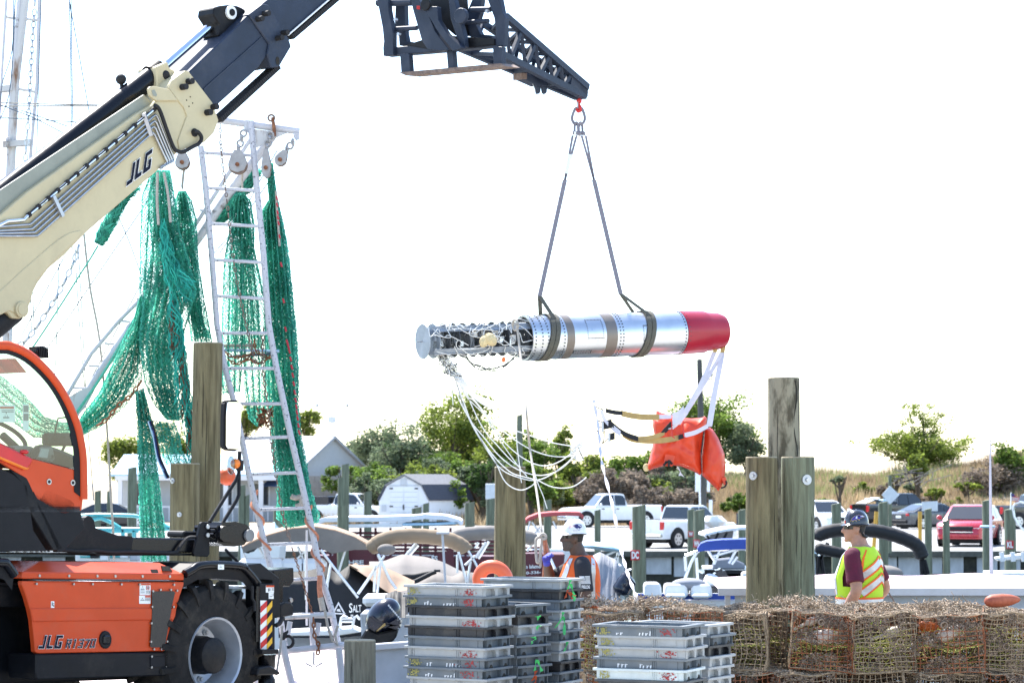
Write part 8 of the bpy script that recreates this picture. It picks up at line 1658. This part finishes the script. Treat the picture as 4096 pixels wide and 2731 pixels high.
def shed():
    Y = 150; s = 1e4/Y; x0, x1 = P(1516, 2080, Y).x, P(1712, 2080, Y).x; zg_ = LOTZ; d = V((.62, .78, 0)); ln = 3.9
    t = thing('garden_shed', 'white barn-roofed shed with double doors below the trees', 'shed', ((x0+x1)/2, Y, zg_)); w_ = x1-x0; zw = P(1600, 1998, Y).z; zk = P(1600, 1943, Y).z; za = P(1614, 1903, Y).z
    f = lambda a, z, o=0: V((x0+a*w_, Y-o, z))
    MB().prism([f(0, zg_), f(1, zg_), f(1, zw), f(.86, zk), f(.5, za), f(.14, zk), f(0, zw)], d*ln).build('wall', 'siding_white', t)
    for (a0, z0), (a1, z1), m in (((-.03, zw-.05), (.12, zk), 'roof_dark'), ((.12, zk), (.5, za+.02), 'roof_shingle'), ((.5, za+.02), (.88, zk), 'roof_shingle'), ((.88, zk), (1.03, zw-.05), 'roof_dark')):
        MB().prism([f(a0, z0, .15), f(a1, z1, .15), f(a1, z1+.1, .15), f(a0, z0+.1, .15)], d*(ln+.3)).build('roof_slope', m, t)
    dr_ = []
    for a0, a1 in ((.22, .5), (.505, .79)):
        dd = MB().prism([f(a0, zg_+.15, .05), f(a1, zg_+.15, .05), f(a1, zk-.02, .05), f(a0, zk-.02, .05)], V((0, .05, 0))).build('door', 'siding_white', t); ex_ = a0 if a0 < .3 else a1
        for z in (zg_+1.15, zk-.15): MB().box(f(ex_+(.03 if a0 < .3 else -.03), z, .07), (.2, .03, .08)).build('hinge', 'black_paint', dd)
        for k in range(6): MB().box(f((a0+a1)/2, zg_+.5+k*.3, .055), ((a1-a0)*w_*.94, .02, .03)).build('board_line', 'siding_grey', dd)
    MB().box(f(.5, zg_+1.1, .08), (.08, .04, .3)).build('latch', 'black_paint', t); MB().box(f(.5, za-.35, .03), (.35, .05, .35)).build('gable_vent', 'siding_grey', t); MB().box(f(.5, zk+.02, .04), (w_*.6, .04, .05)).build('door_trim', 'siding_grey', t)
    for a in (.1, .9): MB().box(f(a, zw-.5, .03), (.28, .04, .4)).build('notice', 'siding_grey', t)
shed()
# ---------------------------------------------------------------- poles, signs, bins
u_ = thing('utility_pole', 'dark wooden utility pole with a floodlight behind the orange bag', 'pole', (P(2810, 2150, 104).x, 104, LOTZ)); MB().tube([P(2818, 2180, 104), P(2806, 1800, 104), P(2798, 1437, 104)], [.15, .13, .11], 10).build('pole', 'utility_wood', u_, smooth=1)
MB().prism([P(*a, 103.7) for a in zl('q', 1630, 770, 1650, 748, 1700, 752, 1710, 785, 1690, 800, 1640, 785)], V((0, .3, 0))).build('floodlight', 'sign_grey', u_, bevel=.03); MB().tube([P(*a, 103.8) for a in zl('q', 1590, 830, 1640, 838, 1690, 825, 1692, 800)], .03, 6).build('light_arm', 'sign_grey', u_)
MB().cyl(P(2794, 1740, 103.8), P(2803, 2150, 103.8), .045, 8).build('conduit', 'sign_white', u_)
for u0, v0, u1, v1 in ((2781, 1870, 2803, 1966), (2828, 1895, 2840, 1966)): MB().prism([P(u0, v0, 103.7), P(u1, v0, 103.7), P(u1, v1, 103.7), P(u0, v1, 103.7)], V((0, .04, 0))).build('notice_board', 'sign_white', u_)
MB().prism([P(2836, 1998, 103.7), P(2850, 1998, 103.7), P(2850, 2060, 103.7), P(2836, 2060, 103.7)], V((0, .1, 0))).build('meter_box', 'sign_white', u_)
def sign(label, post, pm, Y, plate, m, txt=None):
    (u, v0, v1, r) = post; t = thing('sign_post', label, 'sign', (P(u, v1, Y).x, Y, LOTZ)); b = P(u, v1, Y); b.z = LOTZ; MB().cyl(b, P(u, v0, Y), r, 8).build('post', pm, t); q = [P(a, b_, Y-.15) for a, b_ in plate]
    MB().prism(q, V((0, .03, 0))).build('plate', m, t)
    for k, s_ in enumerate(txt or []): h = q[0]; d = q[1]-q[0]; e = q[3]-q[0]; text(s_, h+d*.2+e*(.26+.18*k), h+d*.8+e*(.26+.18*k), h+d*.2+e*(.14+.18*k), 'sticker', t, 'sign_letters', 0, .02, depth=.01)
sign('grey notice sign on a post beside the clustered pilings', (2972, 2035, 2120, .12), 'marina_piling', 100, [(2946, 2052), (2979, 2052), (2979, 2104), (2946, 2104)], 'sign_grey', ['NO', 'FISH', 'DOCKING', 'ONLY'])
sign('back of a white diamond road sign on a tall post', (3560, 1902, 2185, .07), 'marina_piling', 92, [(3560, 1942), (3598, 1978), (3560, 2016), (3527, 1978)], 'sign_white')
sign('blank white square sign beside the dark grey sedan', (3716, 2007, 2150, .06), 'bollard_yellow', 92.5, [(3688, 2006), (3751, 2003), (3751, 2043), (3688, 2043)], 'sign_white')
for a, b in (((3680, 2045), (3680, 2165)), ((3506, 2045), (3494, 2172))):
    t = MB(); y = 95; bt_ = P(*b, y); bt_.z = LOTZ; t.tube([bt_, P(*a, y)], .075, 10); t.build('bollard', 'bollard_yellow', None, smooth=1, label='yellow bollard leaning at the edge of the parking lot', cat='bollard', group='yellow bollards of the parking lot')
t = thing('waste_bin', 'grey waste bin with rope standing by the utility pole', 'bin', P(2885, 2130, 98)); MB().loft([(V((P(2885, 2130, 98).x, 98, LOTZ)), V((.4, 0, 0)), V((0, .4, 0))), (V((P(2885, 2130, 98).x, 98, .1)), V((.5, 0, 0)), V((0, .5, 0)))], 4).build('bin_body', 'sign_grey', t, bevel=.03); MB().box((P(2885, 2130, 98).x, 98, .14), (1.05, 1.05, .08)).build('bin_lid', 'dark_grey', t, bevel=.02)
MB().loft([(P(2860, 2118, 99), V((.1, 0, 0)), V((0, .3, 0))), (P(2858, 2085, 99), V((.5, 0, 0)), V((0, .5, 0))), (P(2855, 2062, 99), V((.3, 0, 0)), V((0, .4, 0)))], 14).build('covered_boat_bow', 'hull_white', None, smooth=1, label='white boat bow on the lot behind the utility pole', cat='boat')
t = thing('kiosk_post', 'small white box on a post beside the orange-stained piling', 'post', (P(1968, 2000, 95).x, 95, LOTZ)); MB().box(P(1966, 1965, 95), (.45, .3, .6)).build('box', 'sign_white', t, bevel=.02); b = P(1966, 1985, 95); MB().cyl(V((b.x, 95, LOTZ)), b, .06, 8).build('post', 'sign_white', t)
# ---------------------------------------------------------------- trees and scrub
fr_ = random.Random(77)
def gc(): return max(-1.7, min(1.7, fr_.gauss(0, 1)))
def tree(name, label, u, v, rx, ry, Y, m, n=2600, ls=.17, vb=None, conical=False, sparse=False, cat='tree', group=None, clumps=46, lob=3):
    s = FPX/Y; c = P(u, v, Y); RX, RZ = rx/s, ry/s; bx_, by = c.x, Y; zg_ = dune_h(bx_, by) if vb is None else P(u, vb, Y).z
    t = thing(name, label, cat, (bx_, by, zg_), group); top = c.z
    tr_ = MB(); tr_.tube(catmull([V((bx_, by, zg_-.3)), V((bx_+RX*.06, by, zg_+(top-zg_)*.5)), V((bx_, by, top+RZ*.2))], 4), [.13+.03*(9-i)/9*RZ*.4-.01*i for i in range(9)], 7)
    for k in range(12):
        a = fr_.random()*6.28; f = fr_.uniform(.1, .75); st = V((bx_, by, zg_+(top-zg_)*f)); e = V((bx_+math.cos(a)*RX*fr_.uniform(.5, .95), by+math.sin(a)*RX*.7, top+RZ*fr_.uniform(-.5, .85))); tr_.tube(catmull([st, lerp(st, e, .5)+V((0, 0, -.15*RZ)), e], 3), [.07-.009*i for i in range(7)], 5)
    tr_.build('trunk', 'bark', t, smooth=1)
    cl = []; lobes = [(0, 0, 1)]+[(fr_.uniform(-.6, .6), fr_.uniform(-.5, .45), fr_.uniform(.45, .65)) for _ in range(lob)]
    while len(cl) < clumps:
        lx, lz, lr = fr_.choice(lobes); d = V((fr_.gauss(0, 1), fr_.gauss(0, 1), fr_.gauss(0, 1))).normalized()*fr_.uniform(.35, 1)**.5*lr*fr_.uniform(.85, 1.06)
        if conical: f = fr_.random()**1.2; lx = lz = 0; d = V((fr_.gauss(0, .45)*(1-f), fr_.gauss(0, .45)*(1-f), f*1.9-1))
        if sparse and d.z < -.5: continue
        cl.append((V((bx_+(d.x+lx)*RX, by+d.y*RX*.8, top+(d.z+lz)*RZ)), fr_.uniform(.17, .33)*min(RX, RZ)*(.75 if sparse else 1)))
    mb = MB(); n = int(n*2.6); ls *= 1.15
    for i in range(n):
        p, r = cl[i % len(cl)]; q = p+V((gc(), gc(), gc()*.8))*r*.7; a = V((fr_.gauss(0, 1), fr_.gauss(0, 1), fr_.gauss(0, 1)+.6)).normalized(); x, y = perp(a); k = len(mb.v); l = ls*fr_.uniform(.6, 1.3)
        mb.v += [q-x*l*.5, q+y*l*.32, q+x*l*.5, q-y*l*.32]; mb.f.append((k, k+1, k+2, k+3))
    mb.build('crown', m, t, recalc=False); return t
tree('tree', 'tall yellow-green tree rising above the white shed', 1800, 1720, 175, 145, 172, 'leaf_yellow', 4200); tree('tree', 'dark green tree leaning right of the tall yellow-green one', 1890, 1760, 130, 150, 176, 'leaf_green', 3000)
tree('tree', 'silvery green tree between the house and the tall tree', 1525, 1810, 115, 105, 172, 'leaf_silver', 2800); tree('tree', 'low silvery tree close behind the house gable', 1425, 1850, 75, 85, 176, 'leaf_silver', 1600); tree('tree', 'dark rounded tree behind the shed roof', 1650, 1850, 110, 100, 168, 'leaf_dark', 2400)
tree('tree', 'olive green rounded tree behind the slender tall pole', 2085, 1800, 120, 95, 170, 'leaf_green', 2600); tree('tree', 'slim pointed tree right of the slender tall pole', 2245, 1790, 58, 110, 168, 'leaf_yellow', 1900, lob=5); tree('tree', 'broad dark tree with pale flowers behind the utility pole', 2870, 1705, 185, 150, 178, 'leaf_green', 4600); tree('tree', 'rounded shoulder tree beside the clustered pilings', 2980, 1780, 90, 85, 176, 'leaf_silver', 1700)
tree('tree', 'open-branched tree standing alone on the dune crest', 3670, 1785, 250, 82, 176, 'leaf_yellow', 5200, ls=.15, clumps=200, lob=8); tree('tree', 'upright top of the open-branched dune tree', 3690, 1690, 120, 85, 177, 'leaf_yellow', 800, ls=.14, sparse=True, clumps=50)
tree('juniper_bush', 'small yellow-green juniper on the dune face', 3672, 1865, 38, 48, 160, 'leaf_yellow', 900, cat='bush'); 
tree('tree', 'dark tree behind the green nets and the cab', 505, 1850, 90, 130, 172, 'leaf_yellow', 2200); tree('tree', 'yellow-green tree behind the ladder above the roof', 985, 1670, 60, 75, 182, 'leaf_yellow', 1300); tree('tree', 'tree top right of the tall red-laced net', 1225, 1700, 60, 60, 184, 'leaf_yellow', 1100); tree('tree', 'small tree behind the short piling', 690, 1760, 70, 80, 180, 'leaf_green', 1200)
for u, v, rx, ry, m, lab in ((1600, 1800, 120, 110, 'leaf_silver', 'grey-green tree directly left of the tall yellow-green one'), (1980, 1850, 110, 100, 'leaf_yellow', 'light green rounded bush tree behind the orange-stained piling'), (2170, 1850, 90, 85, 'leaf_green', 'mid green tree between the tall pole and the slim pointed tree'), (2330, 1870, 90, 80, 'leaf_yellow', 'light green bush tree right of the slim pointed tree'), (2450, 1880, 90, 75, 'leaf_green', 'green bush tree above the side-on white pickup'), (2570, 1880, 90, 75, 'leaf_green', 'green bush tree behind the orange bag'), (2700, 1860, 90, 75, 'leaf_silver', 'silvery bush tree left of the utility pole'), (1730, 1880, 100, 80, 'leaf_green', 'green bush tree right above the shed roof'), (1840, 1920, 90, 70, 'leaf_yellow', 'yellow bush tree at the end of the shed')): tree('tree', lab, u, v, rx, ry, 166 if u < 3000 else 175, m, 2000)
sc = random.Random(8)
for i in range(46):
    u = 1400+i*30+sc.uniform(-25, 25); y = sc.uniform(152, 162); v = sc.uniform(1890, 1975) if u < 2100 else sc.uniform(1905, 2010); rx = sc.uniform(60, 105)
    mm = sc.choice(('leaf_green', 'leaf_silver', 'leaf_yellow', 'leaf_dark')) if u < 2330 or sc.random() < .4 else 'brush_grey'
    if u > 2760: continue
    tree('bush', {'brush_grey': 'grey twiggy thicket on the dune foot behind the pickups', 'leaf_green': 'green bush in the thicket along the dune', 'leaf_silver': 'silvery bush in the thicket along the dune', 'leaf_yellow': 'yellow-green bush in the thicket along the dune', 'leaf_dark': 'dark bush in the thicket along the dune'}[mm], u, v, rx, sc.uniform(50, 85), y, mm, 1000, cat='bush', clumps=22, group={'brush_grey': 'grey thickets', 'leaf_green': 'green bushes', 'leaf_silver': 'silvery bushes', 'leaf_yellow': 'yellow-green bushes', 'leaf_dark': 'dark bushes'}[mm]+' of the dune')
for u, v, rx, ry, m, lab in ((3960, 1900, 130, 95, 'brush_grey', 'large grey-brown thicket on the dune beside the whip antenna'), (4080, 1850, 100, 90, 'leaf_green', 'olive bush above the grey-brown thicket'), (4060, 1960, 110, 60, 'brush_grey', 'lower grey thicket above the dark pickup'), (3895, 1930, 20, 22, 'leaf_yellow', 'tiny yellow-green shrub on the dune face'), (3990, 1945, 55, 22, 'leaf_yellow', 'yellow-green shrub strip in the grey thicket'), (2960, 2010, 80, 40, 'leaf_green', 'green shrub at the dune foot by the grey notice sign'), (2760, 2040, 90, 40, 'leaf_yellow', 'low weeds at the dune foot by the utility pole'), (1480, 2000, 80, 45, 'dune_green', 'bright green weeds beside the white shed'), (3050, 1900, 60, 45, 'leaf_silver', 'reedy bush on the dune behind the clustered pilings')): tree('bush', lab, u, v, rx, ry, 156 if 'foot' in lab or 'weeds' in lab else 164, m, 1500, cat='bush', clumps=34)
for i in range(16):
    u = 3010+i*58+sc.uniform(-25, 25); mm = sc.choice(('brush_grey', 'leaf_yellow', 'leaf_yellow', 'leaf_silver')); tree('bush', {'brush_grey': 'low dry brown scrub on the open dune face', 'leaf_yellow': 'low yellow-green scrub on the open dune face', 'leaf_silver': 'low silvery scrub on the open dune face'}[mm], u, sc.uniform(1900, 2040), sc.uniform(28, 60), sc.uniform(16, 30), sc.uniform(153, 165), mm, 420, cat='bush', clumps=16, group='low scrub of the open dune face')
def grass(name, m, n, xr, yr, h0, h1, cond=None):
    mb = MB()
    for _ in range(n):
        x, y = fr_.uniform(*xr), fr_.uniform(*yr)
        if cond and not cond(x, y): continue
        z = dune_h(x, y)-.03; h = fr_.uniform(h0, h1)*(.7+.6*NZ.noise(V((x*.3, y*.3, 4)))); a = fr_.uniform(-.35, .35)*h; w_ = .025+.02*fr_.random(); k = len(mb.v); mb.v += [V((x-w_, y, z)), V((x+w_, y+fr_.uniform(-.02, .02), z)), V((x+a, y+fr_.uniform(-.2, .2), z+h))]; mb.f.append((k, k+1, k+2))
    mb.build(name, m, None, recalc=False, kind='stuff', label='dry tan beach grass covering the dune face' if m == 'dune_grass' else 'green reed grass along the dune crest', cat='grass')
grass('dune_grass', 'dune_grass', 52000, (-12, 42), (150, 178), .5, 1.15); grass('reed_grass', 'dune_green', 16000, (-14, 42), (162, 180), .6, 1.4, lambda x, y: NZ.noise(V((x*.16, y*.16, 2))) > -.02); 
mb = MB()
for k in range(16): p = P(3560+k*8, 1930+fr_.uniform(-8, 20), 158); mb.tube(catmull([p, p+V((fr_.uniform(-.6, 1.4), 0, fr_.uniform(.1, .8))), p+V((fr_.uniform(-.8, 2.4), 0, fr_.uniform(.2, 1.3)))], 3), .035, 4)
mb.build('dead_branch', 'branch_grey', None, label='bare grey dead branches lying on the dune face', cat='branch')
bpy.context.view_layer.update()
